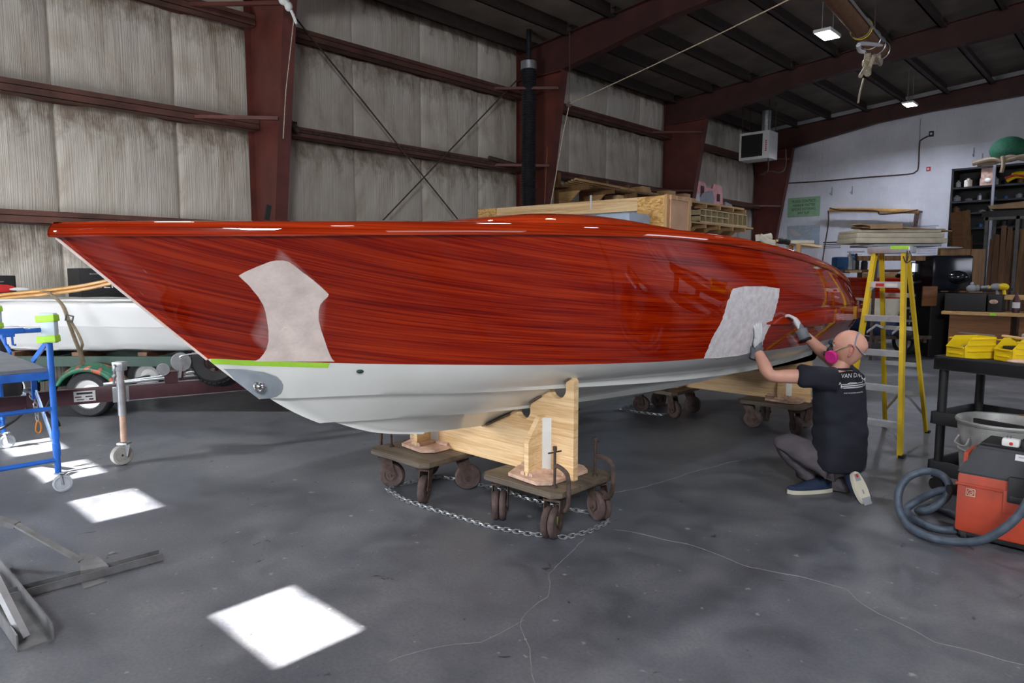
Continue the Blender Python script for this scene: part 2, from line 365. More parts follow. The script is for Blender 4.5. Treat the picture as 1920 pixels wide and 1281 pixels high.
# ------------------------------------------------------------------ the room
XW = -10.4; YB = 23.7; YR = -4.2; XR = 9.2
def zroof(x): return 6.5+.083*(x-XW)
floor = struct(MB().box2((XW-.2, YR-.2, -.15), (XR+.2, YB+.2, 0)).obj('floor', m_floor))
def crack(pix, wd=.006):
    b = MB(); pts = []
    for i, q in enumerate(pix): pts.append(P(*q, Z=.0))
    fine = []
    for i in range(len(pts)-1):
        n = max(2, int((pts[i+1]-pts[i]).length/.05))
        for k in range(n):
            p = pts[i].lerp(pts[i+1], k/n); q = noise.noise_vector(p*6)*.022+noise.noise_vector(p*19)*.010; fine.append(V((p.x+q.x, p.y+q.y, 0)))
    fine.append(pts[-1])
    for i in range(len(fine)-1):
        a, c = fine[i], fine[i+1]; t = (c-a).normalized(); s = V((-t.y, t.x, 0))*wd*(.5+.5*abs(noise.noise(a*9)))/2
        b.prism([a-s, c-s, c+s, a+s], (0, 0, .0012))
    return b.obj('crack', M_crack, floor)
M_crack = M('pale_crack_filler', (.24, .235, .23), .8)
crack([(1150, 992), (1290, 1020), (1400, 1062), (1500, 1080), (1585, 1105), (1640, 1150), (1760, 1205), (1919, 1247)])
crack([(1095, 1010), (1058, 1048), (1030, 1075), (1025, 1120), (985, 1150), (975, 1175), (990, 1215), (1003, 1280)])
crack([(985, 1162), (900, 1205), (810, 1215), (730, 1240)], .004)
crack([(1150, 925), (1210, 912), (1300, 885), (1390, 862)], .004)
# left wall: cladding plus the vinyl-faced insulation sheets between the girts
GZ = [2.30, 3.86, 5.40]
wl = struct(MB().box2((XW-.35, YR, 0), (XW-.15, YB, 6.5)).obj('wall_left', m_side))
lev = [(0.02, GZ[0]), (GZ[0], GZ[1]), (GZ[1], GZ[2]), (GZ[2], 6.48)]
var = {}
for li, (z0, z1) in enumerate(lev):
    for v in range(3):
        rnd = random.Random(li*7+v)
        wr = [(rnd.uniform(.05, .95), rnd.uniform(-.30, .30)*(1.6 if li >= 2 else .45), rnd.uniform(.010, .026), rnd.uniform(.006, .016)) for _ in range(20)]
        def fn(u, w_, z0=z0, z1=z1, wr=wr, li=li):
            d = .085*(math.sin(math.pi*min(max(u, 0), 1))**.35)*(math.sin(math.pi*min(max(w_, 0), 1))**.4)
            k = math.sin(math.pi*w_)**.5*math.sin(math.pi*u)**.5 if 0 < w_ < 1 and 0 < u < 1 else 0
            for c, sl, wd, am in wr:
                x = u-c-sl*(w_-.5); d += k*am*math.exp(-(x/wd)**2)*(1 if li >= 2 else .45)*(.4+.6*w_)
            d += k*.012*noise.noise(V((u*5, w_*2, li+v*3.1)))
            return (d, u*1.524, z0+(z1-z0)*w_)
        mb = MB().grid(fn, 44, 8); o = mb.obj('insulation_panel', m_ins, None, ang=80); var[li, v] = o.data; bpy.data.objects.remove(o)
y0 = 2.55-1.524*5; k = 0
for i in range(20):
    for li in range(4):
        y = y0+i*1.524
        if y > YB-.2: continue
        if li == 0 and y > 12: pass
        o = bpy.data.objects.new('insulation_panel', var[li, (i*2+li) % 3]); COL.objects.link(o); o.parent = wl
        o.location = (XW-.15, y, 0)
# end wall of painted blocks
wb = struct(MB().box2((XW-.35, YB, 0), (XR+.2, YB+.3, 8.4)).obj('wall_back', m_block))
bb = MB()
for r in range(36):
    x = -10.3+(r % 2)*.2
    while x < 1.5:
        if (r+1)*.203 < zroof(x): bb.box((x+.2, YB-.004, r*.203+.1), (.399, .018, .2015))
        x += .405
tag(bb.obj('block_courses', m_block, wb), kind='stuff')
# side and rear walls with their daylight openings
wr_ = struct(MB().box2((XR, YR, 0), (XR+.2, YB, 8.3)).obj('wall_right', m_side))
rear = MB()
zs0, zs1 = 3.52, 3.83          # window band of the tall door behind the camera
y_ = YR
def zat(yf): return (yf-y_)*math.tan(SUN_EL)
zs0, zs1 = zat(1.26), zat(1.68)
xs = [(-7.72, -7.12), (-6.60, -6.03), (-5.44, -4.85), (-3.12, -2.49)]
cur = XW-.2
rear.box2((XW-.3, YR-.02, 0), (XR+.2, YR+.0, zs0)); rear.box2((XW-.3, YR-.02, zs1), (XR+.2, YR+.0, 8.4))
for a, c in xs+[(XR+.2, XR+.2)]:
    rear.box2((cur, YR-.02, zs0), (a, YR, zs1)); cur = c
wr2 = struct(rear.obj('wall_rear', m_side))
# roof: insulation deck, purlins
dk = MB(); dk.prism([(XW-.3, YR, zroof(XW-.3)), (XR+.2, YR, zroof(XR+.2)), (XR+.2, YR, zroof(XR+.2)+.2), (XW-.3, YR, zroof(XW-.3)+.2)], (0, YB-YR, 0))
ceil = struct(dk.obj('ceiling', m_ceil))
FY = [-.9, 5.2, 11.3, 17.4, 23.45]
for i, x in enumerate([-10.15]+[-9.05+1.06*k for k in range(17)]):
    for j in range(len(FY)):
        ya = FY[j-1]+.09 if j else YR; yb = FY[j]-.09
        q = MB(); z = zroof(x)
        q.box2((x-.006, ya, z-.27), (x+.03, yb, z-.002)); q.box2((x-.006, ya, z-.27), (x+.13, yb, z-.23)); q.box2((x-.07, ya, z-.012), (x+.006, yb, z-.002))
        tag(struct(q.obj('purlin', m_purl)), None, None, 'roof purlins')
# girts
for z in GZ:
    for j in range(len(FY)):
        ya = FY[j-1]+.02 if j else YR; yb = FY[j]-.02
        q = MB(); q.box2((XW+.0, ya, z-.1), (XW+.20, yb, z-.092)); q.box2((XW+.19, ya, z-.1), (XW+.20, yb, z+.06)); q.box2((XW-.14, ya, z-.1), (XW-.13, yb, z+.04))
        q.box2((XW-.14, ya, z-.012), (XW+.2, yb, z-.004))
        tag(struct(q.obj('girt', m_girt)), None, None, 'wall girts')
# rigid frames: tapered columns and rafters
def xin(z): return XW+.36+.155*(z-0.0)*1.0 if z < 5.8 else XW+1.26
def raf_bot(x):
    t = [(-9.2, 5.72), (-6.6, 6.18), (-5.2, 6.30), (-2.7, 6.40), (0, 6.75), (XR, 7.6)]
    return float(np.interp(x, [a for a, b in t], [b for a, b in t]))
for j, y in enumerate(FY):
    fw = .10
    root = thing('steel_frame_column', None, None, (XW+.3, y, 0)); struct(root)
    q = MB(); q.prism([(XW+.0, y-.005, 0), (xin(0), y-.005, 0), (xin(5.72), y-.005, 5.72), (XW+.0, y-.005, 5.72)], (0, .01, 0)); q.obj('web', m_col, root)
    q = MB(); q.prism([(xin(0), y-fw, 0), (xin(5.72), y-fw, 5.72), (xin(5.72)+.014, y-fw, 5.72), (xin(0)+.014, y-fw, 0)], (0, 2*fw, 0)); q.obj('flange', m_col, root)
    q = MB(); q.box2((XW-.01, y-fw, 0), (XW+.0, y+fw, 6.4)); q.obj('flange', m_col, root)
    q = MB(); q.box2((XW, y-fw, 5.70), (xin(5.8), y+fw, 5.714)); q.obj('stiffener', m_col, root)
    q = MB(); q.box2((XW, y-.12, 0), (xin(0)+.06, y+.12, .02)); q.obj('base_plate', m_col, root)
    for z in GZ[:3]:
        q = MB(); q.bar((XW+.16, y-1.0, z-.04), (xin(z)-.02, y-.10, z-.04), .05, .05); q.obj('flange_brace', m_col, root)
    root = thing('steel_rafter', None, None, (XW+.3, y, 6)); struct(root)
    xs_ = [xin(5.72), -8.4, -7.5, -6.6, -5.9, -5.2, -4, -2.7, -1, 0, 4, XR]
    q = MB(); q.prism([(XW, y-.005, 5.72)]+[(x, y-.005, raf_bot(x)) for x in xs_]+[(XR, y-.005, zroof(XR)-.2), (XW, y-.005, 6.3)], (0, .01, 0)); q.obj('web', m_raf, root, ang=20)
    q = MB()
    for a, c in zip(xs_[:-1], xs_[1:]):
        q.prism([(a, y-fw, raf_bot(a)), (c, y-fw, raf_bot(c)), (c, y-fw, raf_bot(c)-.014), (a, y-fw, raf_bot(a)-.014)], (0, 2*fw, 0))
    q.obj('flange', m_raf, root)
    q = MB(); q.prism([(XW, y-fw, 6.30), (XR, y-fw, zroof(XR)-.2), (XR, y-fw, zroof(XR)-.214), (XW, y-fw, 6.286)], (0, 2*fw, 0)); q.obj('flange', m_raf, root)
# rod bracing in the bay behind the boat
def rod(name, label, cat, a, c, r, mat, group=None):
    return tag(MB().tube([a, c], r, 8, smooth=False).obj(name, mat), label, cat, group)
rod('brace_rod', 'thin dark steel brace rod running from beside the nearer red column down toward the boat', 'rod', P(545, 22, X=-10.16), (-10.16, 11.1, P(850, 412, X=-10.16).z-1.6), .014, m_rust)
rod('brace_rod', 'thin dark steel brace rod rising toward the black duct', 'rod', P(1000, 118, X=-10.12), P(640, 495, X=-10.12), .014, m_rust)
# LED high bay panels
for i, p in enumerate(LED):
    lab = ['bright white LED panel light hanging beside the rope-wrapped mast', 'bluish white LED panel light hanging before the white block wall'][i] if i < 2 else 'white LED panel light hung above the '+['covered boat', 'red bow', 'open floor beside the ladder', 'far workbench', 'photographer'][i-2]
    t = thing('ceiling_light', lab, 'light', p, 0, 'LED panel lights')
    MB().box((0, 0, .03), (.28, .52, .05), bevel=.01).obj('housing', m_white, t, world=False)
    MB().box((0, 0, .002), (.24, .47, .006)).obj('diffuser', m_led, t, world=False)
    q = MB()
    for sx in (-.25, .25): q.tube([(0, sx, .05), (0, sx, zroof(p[0])-p[2]-.01)], .006, 6, smooth=False)
    q.obj('hanger', m_steel, t, world=False)
    l = lamp('led_light', 'AREA', (p[0], p[1], p[2]-.012), (0, 0, 0), (62, 175, 55, 55, 34, 40, 30)[i], (.96, .98, 1.0) if i != 1 else (.78, .82, 1.0), .24, .47, 118 if i != 1 else 155)
# ------------------------------------------------------------------ the boat
XK = -3.37
def tb(*a): return ([p[0] for p in a], [p[1] for p in a])
def ev(t, y):
    """C1 cubic through the table"""
    X, Yv = t
    if y <= X[0]: return Yv[0]
    if y >= X[-1]: return Yv[-1]
    i = max(k for k in range(len(X)) if X[k] <= y); h = X[i+1]-X[i]; s = (y-X[i])/h
    def m(k):
        if k == 0: return (Yv[1]-Yv[0])/(X[1]-X[0])
        if k == len(X)-1: return (Yv[-1]-Yv[-2])/(X[-1]-X[-2])
        a = (Yv[k]-Yv[k-1])/(X[k]-X[k-1]); b = (Yv[k+1]-Yv[k])/(X[k+1]-X[k])
        return 0 if a*b <= 0 and abs(a)+abs(b) > .2 else (a*(X[k+1]-X[k])+b*(X[k]-X[k-1]))/(X[k+1]-X[k-1])
    m0, m1 = m(i)*h, m(i+1)*h
    return (2*s**3-3*s*s+1)*Yv[i]+(s**3-2*s*s+s)*m0+(-2*s**3+3*s*s)*Yv[i+1]+(s**3-s*s)*m1
def smooth_tb(t, y, w=.22):
    return (ev(t, y-w)+2*ev(t, y)+ev(t, y+w))/4
YE = 8.42
KEY = [  # name, start Y, start z, breadth table, height table
 ('keel', 2.75, .555, tb((2.7, 0), (9, 0)), tb((2.6, .58), (3.0, .545), (3.4, .52), (5, .48), (7, .50), (8.5, .56))),
 ('s1', 2.07, .757, tb((2.07, 0), (2.5, .12), (3.3, .36), (4, .44), (5, .50), (7, .50), (8.5, .42)), tb((2.07, .757), (2.7, .722), (3.3, .705), (5, .66), (7, .68), (8.5, .70))),
 ('s2', 1.70, .945, tb((1.7, 0), (2.1, .20), (2.6, .42), (3.3, .65), (4, .80), (5, .90), (7, .88), (8.5, .7)), tb((1.7, .945), (2.2, .925), (2.7, .90), (3.3, .875), (5, .80), (8.5, .80))),
 ('paint', 1.40, 1.172, tb((1.4, 0), (1.7, .18), (2, .35), (2.5, .60), (3, .83), (3.5, .99), (4, 1.10), (5, 1.24), (6, 1.28), (7, 1.18), (7.8, 1.0), (8.42, .80)),
  tb((1.4, 1.175), (1.7, 1.149), (2, 1.125), (2.5, 1.092), (3, 1.063), (3.5, 1.038), (4, 1.017), (5, 1.005), (8.5, .99))),
 ('sheer', .79, 1.75, tb((.79, 0), (.86, .12), (1.0, .27), (1.2, .43), (1.4, .57), (1.7, .73), (2, .86), (2.5, 1.01), (3, 1.14), (3.5, 1.23), (4, 1.29), (5, 1.36), (6, 1.36), (6.5, 1.31), (7, 1.22), (7.5, 1.06), (8, .84), (8.42, .55)),
  tb((.79, 1.75), (1.4, 1.757), (2, 1.774), (2.5, 1.789), (3, 1.798), (3.5, 1.80), (4, 1.790), (4.5, 1.766), (5, 1.728), (5.5, 1.68), (6, 1.62), (6.5, 1.548), (7, 1.47), (7.5, 1.39), (8, 1.31), (8.42, 1.24)))]
def hull_pt(k, u, off=0.0):
    n, ys, zs, bt, zt = KEY[k]; y = ys+(YE-ys)*u
    b = smooth_tb(bt, y, .12) if u > .02 else ev(bt, y); b *= min(1, u*60+.0) if u < 1/60 else 1
    z = smooth_tb(zt, y, .15) if u > .03 else ev(zt, y)
    if u == 0: b = 0; z = zs
    return y, b, z
_BT = ([.8, 2, 3.2, 5, 7, 8.4], [0, -.022, .0, .055, .10, .12])
def bulge(y): return ev(_BT, y)
STEM = [(.79, 1.75), (1.40, 1.172), (1.64, .98), (1.88, .83), (2.10, .725), (2.36, .64), (2.75, .555)]
def top_pt(u, v):   # topsides: v 0 at the paint line, 1 at the sheer
    ya, ba, za = hull_pt(3, u); yb, bb_, zb = hull_pt(4, u)
    y = ya+(yb-ya)*v; z = za+(zb-za)*v; b = ba+(bb_-ba)*v+bulge(y)*math.sin(math.pi*v)*min(1, u*8)
    # transom rounding
    if y > 7.9: b *= math.sqrt(max(0, 1-((y-7.9)/.56)**2*.28))
    return y, max(b, 0), z
NU = 110
us = [(i/NU)**1.35 for i in range(NU+1)]
def side_mesh(fn, nv, sgn, name, mat, par, **kw):
    q = MB()
    g = [[q.bm.verts.new(V((XK+sgn*b, y, z))) for (y, b, z) in [fn(u, j/nv) for j in range(nv+1)]] for u in us]
    for i in range(NU):
        for j in range(nv): q.bm.faces.new((g[i][j], g[i+1][j], g[i+1][j+1], g[i][j+1]))
    return q, g
boat = thing('wooden_motorboat', 'large varnished red mahogany motorboat with white bottom resting on plywood cradles', 'boat', (XK, 4.5, .5))
q = MB()
for sg in (1, -1):
    qq, g = side_mesh(top_pt, 14, sg, '', None, None); me = bpy.data.meshes.new('t'); qq.bm.to_mesh(me); q.bm.from_mesh(me)
# transom closing
def tr(v, s): 
    y, b, z = top_pt(1, v); return (XK+b*(2*s-1), y+.10*math.sin(math.pi*s)-.0, z)
q.grid(tr, 14, 10)
o = q.obj('topsides', m_mah, boat, ang=60)
LIN = [0, 1, 2, 3]
_SV = [(0, 2.75, .560), (.5, 2.38, .634), (1, 2.07, .757), (1.5, 1.87, .845), (2, 1.70, .945), (2.5, 1.55, 1.055), (3, 1.40, 1.172)]
def stem_xy(x):
    x = min(3, max(0, x)); i = min(5, int(x*2)); t = x*2-i; g = lambda k: _SV[min(6, max(0, k))]
    def cr(c): 
        p0, p1, p2, p3 = g(i-1)[c], g(i)[c], g(i+1)[c], g(i+2)[c]
        return .5*(2*p1+(p2-p0)*t+(2*p0-5*p1+4*p2-p3)*t*t+(3*p1-p0-3*p2+p3)*t**3)
    return cr(1), cr(2)
def bot_pt(u, v):
    x = v*3; k = min(2, int(x)); f = x-k
    ya, ba, za = hull_pt(k, u); yb, bb_, zb = hull_pt(k+1, u)
    led = .045*min(1, max(0, u-.03)*3) if k > 0 else 0
    if k > 0 and f < .10: ba2 = ba+led*(f/.10); 
    y = ya+(yb-ya)*f; z = za+(zb-za)*f; b = ba+(bb_-ba)*f
    if k > 0:
        g = min(1, f/.04); g2 = min(1, max(0, (f-.04)/.10)); b = ba+led*g+(bb_-ba-led)*max(0, (f-.14)/.86)
        ri = .045*min(1, max(0, u-.03)*3); z = za-.004*g+ri*g2+(zb-za+.004-ri)*max(0, (f-.14)/.86)
    b += .02*math.sin(math.pi*f)*(1 if k < 2 else 1.6)*min(1, u*6)
    # the forefoot follows one fair curve between the keys
    if u < .16:
        wgt = (1-u/.16)**2; sy_, sz_ = stem_xy(x); ly = KEY[k][1]+(KEY[k+1][1]-KEY[k][1])*f; lz = KEY[k][2]+(KEY[k+1][2]-KEY[k][2])*f
        y += (sy_-ly)*wgt; z += (sz_-lz)*wgt
    return y, b, z
vv = [0, .06, .12, .18, .24, .29, 1/3, 1/3+.0134, 1/3+.0467, .42, .47, .52, .57, .62, 2/3, 2/3+.0134, 2/3+.0467, .75, .80, .85, .9, .95, 1.0]
def bot2(u, j): return bot_pt(u, vv[int(round(j*22))])
q = MB()
for sg in (1, -1):
    qq, g = side_mesh(bot2, 22, sg, '', None, None); me = bpy.data.meshes.new('t'); qq.bm.to_mesh(me); q.bm.from_mesh(me)
def tr2(v, s):
    y, b, z = bot2(1, v); return (XK+b*(2*s-1), y, z)
q.grid(tr2, 22, 6)
q.obj('bottom', m_bot, boat, ang=22)
# sheer moulding and deck
def sheer(u): return top_pt(u, 1)
prof = [(0, -.006), (.014, -.005), (.0155, .000), (.0165, .008), (.015, .022), (.0115, .036), (.005, .047), (-.008, .054), (-.025, .058)]
q = MB(); rows = []
for sg in (1, -1):
    g = []
    for u in us:
        y, b, z = sheer(u); fade = min(1, u*40)
        g.append([q.bm.verts.new(V((XK+sg*(b+dx if b+dx > 0 else 0), y-(1-fade)*max(0, dx)*1.3, z+dz))) for dx, dz in prof])
    for i in range(NU):
        for j in range(len(prof)-1): q.bm.faces.new((g[i][j], g[i+1][j], g[i+1][j+1], g[i][j+1]))
q.obj('sheer_moulding', m_mah2, boat, ang=70)
def deck_pt(u, s):
    y, b, z = sheer(us[int(round(u*NU))]); b -= .018; t = 2*s-1
    return (XK+max(b, 0)*t, y, z+.056+.045*(1-t*t)*min(1, b))
q = MB().grid(deck_pt, NU, 12); q.obj('deck', m_mah2, boat, ang=60)
# raised trunk of the deck
def trunk(u, s):
    a = math.pi*u; y = 4.20-1.02*math.cos(a); w_ = .80*max(0.0, math.sin(a))**.42
    t = 2*s-1; zd = ev(KEY[4][4], y)+.075; h = .125*max(0, math.sin(a))**.35
    e = 1-abs(t)**7
    return (XK+w_*t, y, zd+h*e)
q = MB().grid(trunk, 48, 20); q.obj('deck_trunk', m_mah2, boat, ang=60)
q = MB().tube([(XK+.60, 3.4, 1.905), (XK+.72, 3.7, 1.915), (XK+.80, 4.2, 1.91), (XK+.74, 4.7, 1.885), (XK+.60, 5.0, 1.86)], .012, 8); q.obj('handrail', m_mah2, boat)
# side rail running into the swim platform
_T = []
for _k in range(21):
    _v = _k/20; _pts = [top_pt((i/160)**1.35, _v) for i in range(161)]
    _T.append(([p[0] for p in _pts], [p[1] for p in _pts], [p[2] for p in _pts]))
def surf(y, z):
    zs_ = [np.interp(y, t[0], t[2]) for t in _T]; bs_ = [np.interp(y, t[0], t[1]) for t in _T]
    return float(np.interp(z, zs_, bs_))
RG = [(4.9+(8.3-4.9)*i/26, surf(4.9+(8.3-4.9)*i/26, 1.235)) for i in range(27)]
q = MB()
for sg in (1, -1):
    g = []
    for y, b in RG:
        pr = .055*min(1, (y-4.9)/1.2)+.001; hh = .065*min(1, .25+(y-4.9)/1.0)
        g.append([q.bm.verts.new(V((XK+sg*(b+dx), y, 1.235+dz))) for dx, dz in ((-.02, -hh), (pr*.8, -hh), (pr, -hh+.01), (pr, hh-.008), (pr*.85, hh), (-.02, hh))])
    for i in range(len(RG)-1):
        for j in range(5): q.bm.faces.new((g[i][j], g[i+1][j], g[i+1][j+1], g[i][j+1]))
q.obj('side_rail', m_mah, boat)
bE = RG[-1][1]
q = MB(); pl = []
for sg in (1, -1):
    ring = [(XK+sg*(bE+.05), 8.28), (XK+sg*(bE+.04), 8.6), (XK+sg*(bE-.02), 8.85), (XK+sg*(bE-.12), 8.97)]
    pl += ring if sg == 1 else ring[::-1]
q.prism([(x, y, 1.17) for x, y in pl], (0, 0, .13)); q.obj('swim_platform', m_mah, boat)
# pale patches lying on the topsides: rows of (z, Y left, Y right) on the skin
def on_skin_pix(px, py):
    """point of the near topside seen at a pixel"""
    r = P(px, py, D=1)-V((0, 0, HCAM)); lo, hi = 1.5, 9
    def f(t):
        p = V((0, 0, HCAM))+r*t; 
        return p.x-(XK+(surf(p.y, p.z) if p.y > 1.2 else 0))
    # march to the first crossing
    t = 2.4; prev = f(t)
    while t < 9:
        t2 = t+.08; c = f(t2)
        if prev > 0 and c <= 0:
            a, b_ = t, t2
            for _ in range(18):
                m_ = (a+b_)/2
                if f(m_) > 0: a = m_
                else: b_ = m_
            p = V((0, 0, HCAM))+r*a; return p.y, p.z
        t = t2; prev = c
    return None
def patch(name, mat, rows, off=.0022, ncol=10, label=None, jag=0):
    """rows: (py, px left, px right) measured on the photograph; laid on the hull skin as (Y, z)"""
    q = MB(); g = []
    for (py, xl, xr) in rows:
        A = on_skin_pix(xl, py); B = on_skin_pix(xr, py); row = []
        for k in range(ncol+1):
            f = k/ncol; y = A[0]+(B[0]-A[0])*f; z = A[1]+(B[1]-A[1])*f
            if jag and k in (0, ncol): y += random.uniform(-jag, jag); z += random.uniform(-jag, jag)
            row.append(q.bm.verts.new(V((XK+surf(y, z)+off, y, z))))
        g.append(row)
    for i in range(len(g)-1):
        for k in range(ncol): q.bm.faces.new((g[i][k], g[i+1][k], g[i+1][k+1], g[i][k+1]))
    o = q.obj(name, mat, boat, ang=80)
    if label: o['label'] = label
    return o
def dens(rows, step=4):
    out = []
    for (a, b) in zip(rows[:-1], rows[1:]):
        n = max(1, int((b[0]-a[0])/step))
        for k in range(n):
            f = k/n; out.append(tuple(a[i]+(b[i]-a[i])*f for i in range(3)))
    out.append(rows[-1]); return out
patch('pale_bow_patch', m_pinkish, dens([(488.5, 518, 530), (491, 505, 541), (500, 482, 554), (510, 459, 566), (517, 447, 576), (524, 454, 585), (535, 466, 598), (545, 474, 609), (552, 480, 616), (557, 484, 614), (564, 488, 606), (572, 493, 600), (584, 497, 597), (600, 500, 597), (620, 503, 602), (640, 503, 609), (655, 499, 614), (665, 493, 618), (673, 486, 622), (678, 476, 627)], 5), label='pale pinkish patch on the red bow')  # matt pinkish area laid over the varnish of the bow
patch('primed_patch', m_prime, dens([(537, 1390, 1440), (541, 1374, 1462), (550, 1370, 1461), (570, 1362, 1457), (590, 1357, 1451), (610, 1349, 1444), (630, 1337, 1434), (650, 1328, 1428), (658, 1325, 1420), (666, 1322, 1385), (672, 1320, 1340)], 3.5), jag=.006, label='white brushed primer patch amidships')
# green tape along the forward paint line and the grey patch with the bow eye
def strip(name, mat, y0, y1, v0, v1, nv=3, off=.002, label=None):
    q = MB(); n = 26; g = []
    for i in range(n+1):
        t = i/n; row = []
        for j in range(nv+1):
            v = v0+(v1-v0)*j/nv
            # bottom panel between s2 and paint line, v measured down from paint
            a, c = 0, 1
            y = y0(t, j/nv)+(y1(t, j/nv)-y0(t, j/nv))*t if callable(y0) else y0+(y1-y0)*t
            for _ in range(18):
                u = (a+c)/2
                if bot_pt(u, v)[0] < y: a = u
                else: c = u
            yy, b, z = bot_pt(u, v); row.append(q.bm.verts.new(V((XK+b+off, yy-off*.8, z))))
        g.append(row)
    for i in range(n):
        for j in range(nv): q.bm.faces.new((g[i][j], g[i+1][j], g[i+1][j+1], g[i][j+1]))
    o = q.obj(name, mat, boat, ang=80)
    if label: o['label'] = label
    return o
strip('masking_tape', m_green, 1.415, 1.90, .955, .999, label='bright green masking tape along the paint line')
# grey round patch on the forefoot
q = MB(); cen = None
def bsurf(y, v):
    a, c = 0, 1
    for _ in range(18):
        u = (a+c)/2
        if bot_pt(u, v)[0] < y: a = u
        else: c = u
    return bot_pt(u, v)
g = []
rowsG = [(.925, 1.475, 1.56), (.91, 1.49, 1.64), (.88, 1.515, 1.70), (.85, 1.53, 1.725), (.82, 1.55, 1.74), (.79, 1.57, 1.745), (.76, 1.60, 1.745), (.73, 1.625, 1.735), (.705, 1.655, 1.715)]
for v, ya, yb in rowsG:
    row = []
    for k in range(9):
        y = ya+(yb-ya)*k/8; yy, b, z = bsurf(y, v); row.append(q.bm.verts.new(V((XK+b+.003, yy-.002, z))))
    g.append(row)
for i in range(len(g)-1):
    for k in range(8): q.bm.faces.new((g[i][k], g[i+1][k], g[i+1][k+1], g[i][k+1]))
q.obj('faired_patch', m_greyp, boat, ang=80)['label'] = 'grey filler patch around the bow eye'
ye = 1.60; yy, b, z = bsurf(1.615, .80)
c = P(487, 723, X=XK+.045)
R3 = basis((.55, .83, -.35), (-.2, .35, .9))
q = MB().lathe([(0, .012), (.022, .012), (.030, .006), (.033, 0), (.033, -.01)], c, R3.col[2]); 
e = q.obj('bow_eye', m_chrome, boat, ang=40)
q = MB(); q.tube([c+R3 @ V((-.03, 0, 0)), c+R3 @ V((-.022, .0, .03)), c+R3 @ V((.0, 0, .04)), c+R3 @ V((.022, 0, .03)), c+R3 @ V((.03, 0, 0))], .007, 8); q.obj('towing_ring', m_chrome, e)
# small through-hull fitting
yy, b, z = bsurf(2.05, .93); MB().sph((XK+b+.0, yy, z-.0), .016, (1, 1.4, .7), 12).obj('drain_fitting', m_dkgreen, boat)
# cut-water strip down the stem
q = MB(); pts = [(XK, a-.004, z_) for a, z_ in [(.80, 1.742), (1.0, 1.55), (1.2, 1.36), (1.40, 1.172)]]; q.tube(pts, .006, 8); q.obj('stem_strip', m_pinkish, boat)
# ------------------------------------------------------------------ dollies, cradles and chain under the boat
def make_caster(par, x, y, ang, double, zt, r=.098, tape=False):
    ca = Matrix.Rotation(ang, 3, 'Z')
    L = lambda v: V((x, y, 0))+ca @ V(v)
    q = MB(); q.cyl(L((0, 0, zt)), L((0, 0, zt-.022)), .055, n=16); w_ = .050 if double else .034
    for s_ in (-1, 1):
        q.prism([L((-.05, s_*w_, zt-.03)), L((.05, s_*w_, zt-.03)), L((.085, s_*w_, r+.0)), L((.055, s_*w_, r-.035)), L((.03, s_*w_, r-.03))], ca @ V((0, .006, 0)))
    q.box(L((0, 0, zt-.03)), (.10, w_*2+.01, .012), rot=ang)
    f = q.obj('caster_fork', m_rust, par, world=False)
    cx = .045
    for s_ in ((-1, 1) if double else (0,)):
        q = MB(); yy = s_*.023; hw = .019 if double else .024
        q.lathe([(.02, -hw*.8), (.05, -hw*.7), (.052, -hw), (r-.012, -hw), (r-.003, -hw*.6), (r, 0), (r-.003, hw*.6), (r-.012, hw), (.052, hw), (.05, hw*.7), (.02, hw*.8)], L((cx, yy, r)), ca @ V((0, 1, 0)), 28, closed=True)
        q.obj('wheel', m_wheel, par, world=False)
    q = MB(); q.cyl(L((cx, -w_-.012, r)), L((cx, w_+.012, r)), .010, n=10); q.obj('axle', m_rust, par, world=False)
def dolly(loc, sx, sy, rz, label, angs, dbl):
    t = thing('furniture_dolly', label, 'dolly', loc, rz, 'dollies under the boat cradles')
    hx, hy, c = sx/2, sy/2, .05; q = MB()
    pts = [(-hx+c, -hy), (hx-c, -hy), (hx, -hy+c), (hx, hy-c), (hx-c, hy), (-hx+c, hy), (-hx, hy-c), (-hx, -hy+c)]
    q.prism([(x, y, .262) for x, y in pts], (0, 0, .036)); bmesh.ops.bevel(q.bm, geom=[e for e in q.bm.edges if abs(e.verts[0].co.z-e.verts[1].co.z) < .001], offset=.006, segments=2, affect='EDGES')
    q.obj('platform', m_dolly, t, world=False)
    k = 0
    for ix in (-1, 1):
        for iy in (-1, 1):
            make_caster(t, ix*(hx-.10), iy*(hy-.10), angs[k], dbl[k], .262); k += 1
    return t
d1 = dolly((-3.86, 3.15, 0), .66, .54, 0, 'dark worn wooden dolly with single rusty wheels under the left end of the near cradle', [.6, 1.2, -1.0, .9], [False]*4)
d2 = dolly((-2.80, 3.32, 0), .66, .62, 0, 'mottled brown wooden dolly with double iron wheels under the near cradle post', [-.9, 2.2, -1.25, -.4], [True]*4)
d3 = dolly((-4.02, 6.80, 0), .64, .58, 0, 'dark wooden dolly in shadow under the far end of the far cradle', [.3, 1.0, -.3, .2], [False]*4)
d4 = dolly((-2.74, 6.93, 0), .66, .62, 0, 'dark wooden dolly beside the knee of the kneeling man', [.2, 2.0, -.7, -2.2], [False, True, False, False])
q = MB(); q.box((-2.515, 3.085, .115), (.004, .03, .05)); g_ = q.obj('green_tape', m_green, d2)
def hz(Y, X):   # underside height of the hull at station Y, athwart X
    b = abs(X-XK); pts = [(ev(KEY[k][3], Y), ev(KEY[k][4], Y)) for k in range(4)]
    return float(np.interp(b, [p[0] for p in pts], [p[1] for p in pts]))
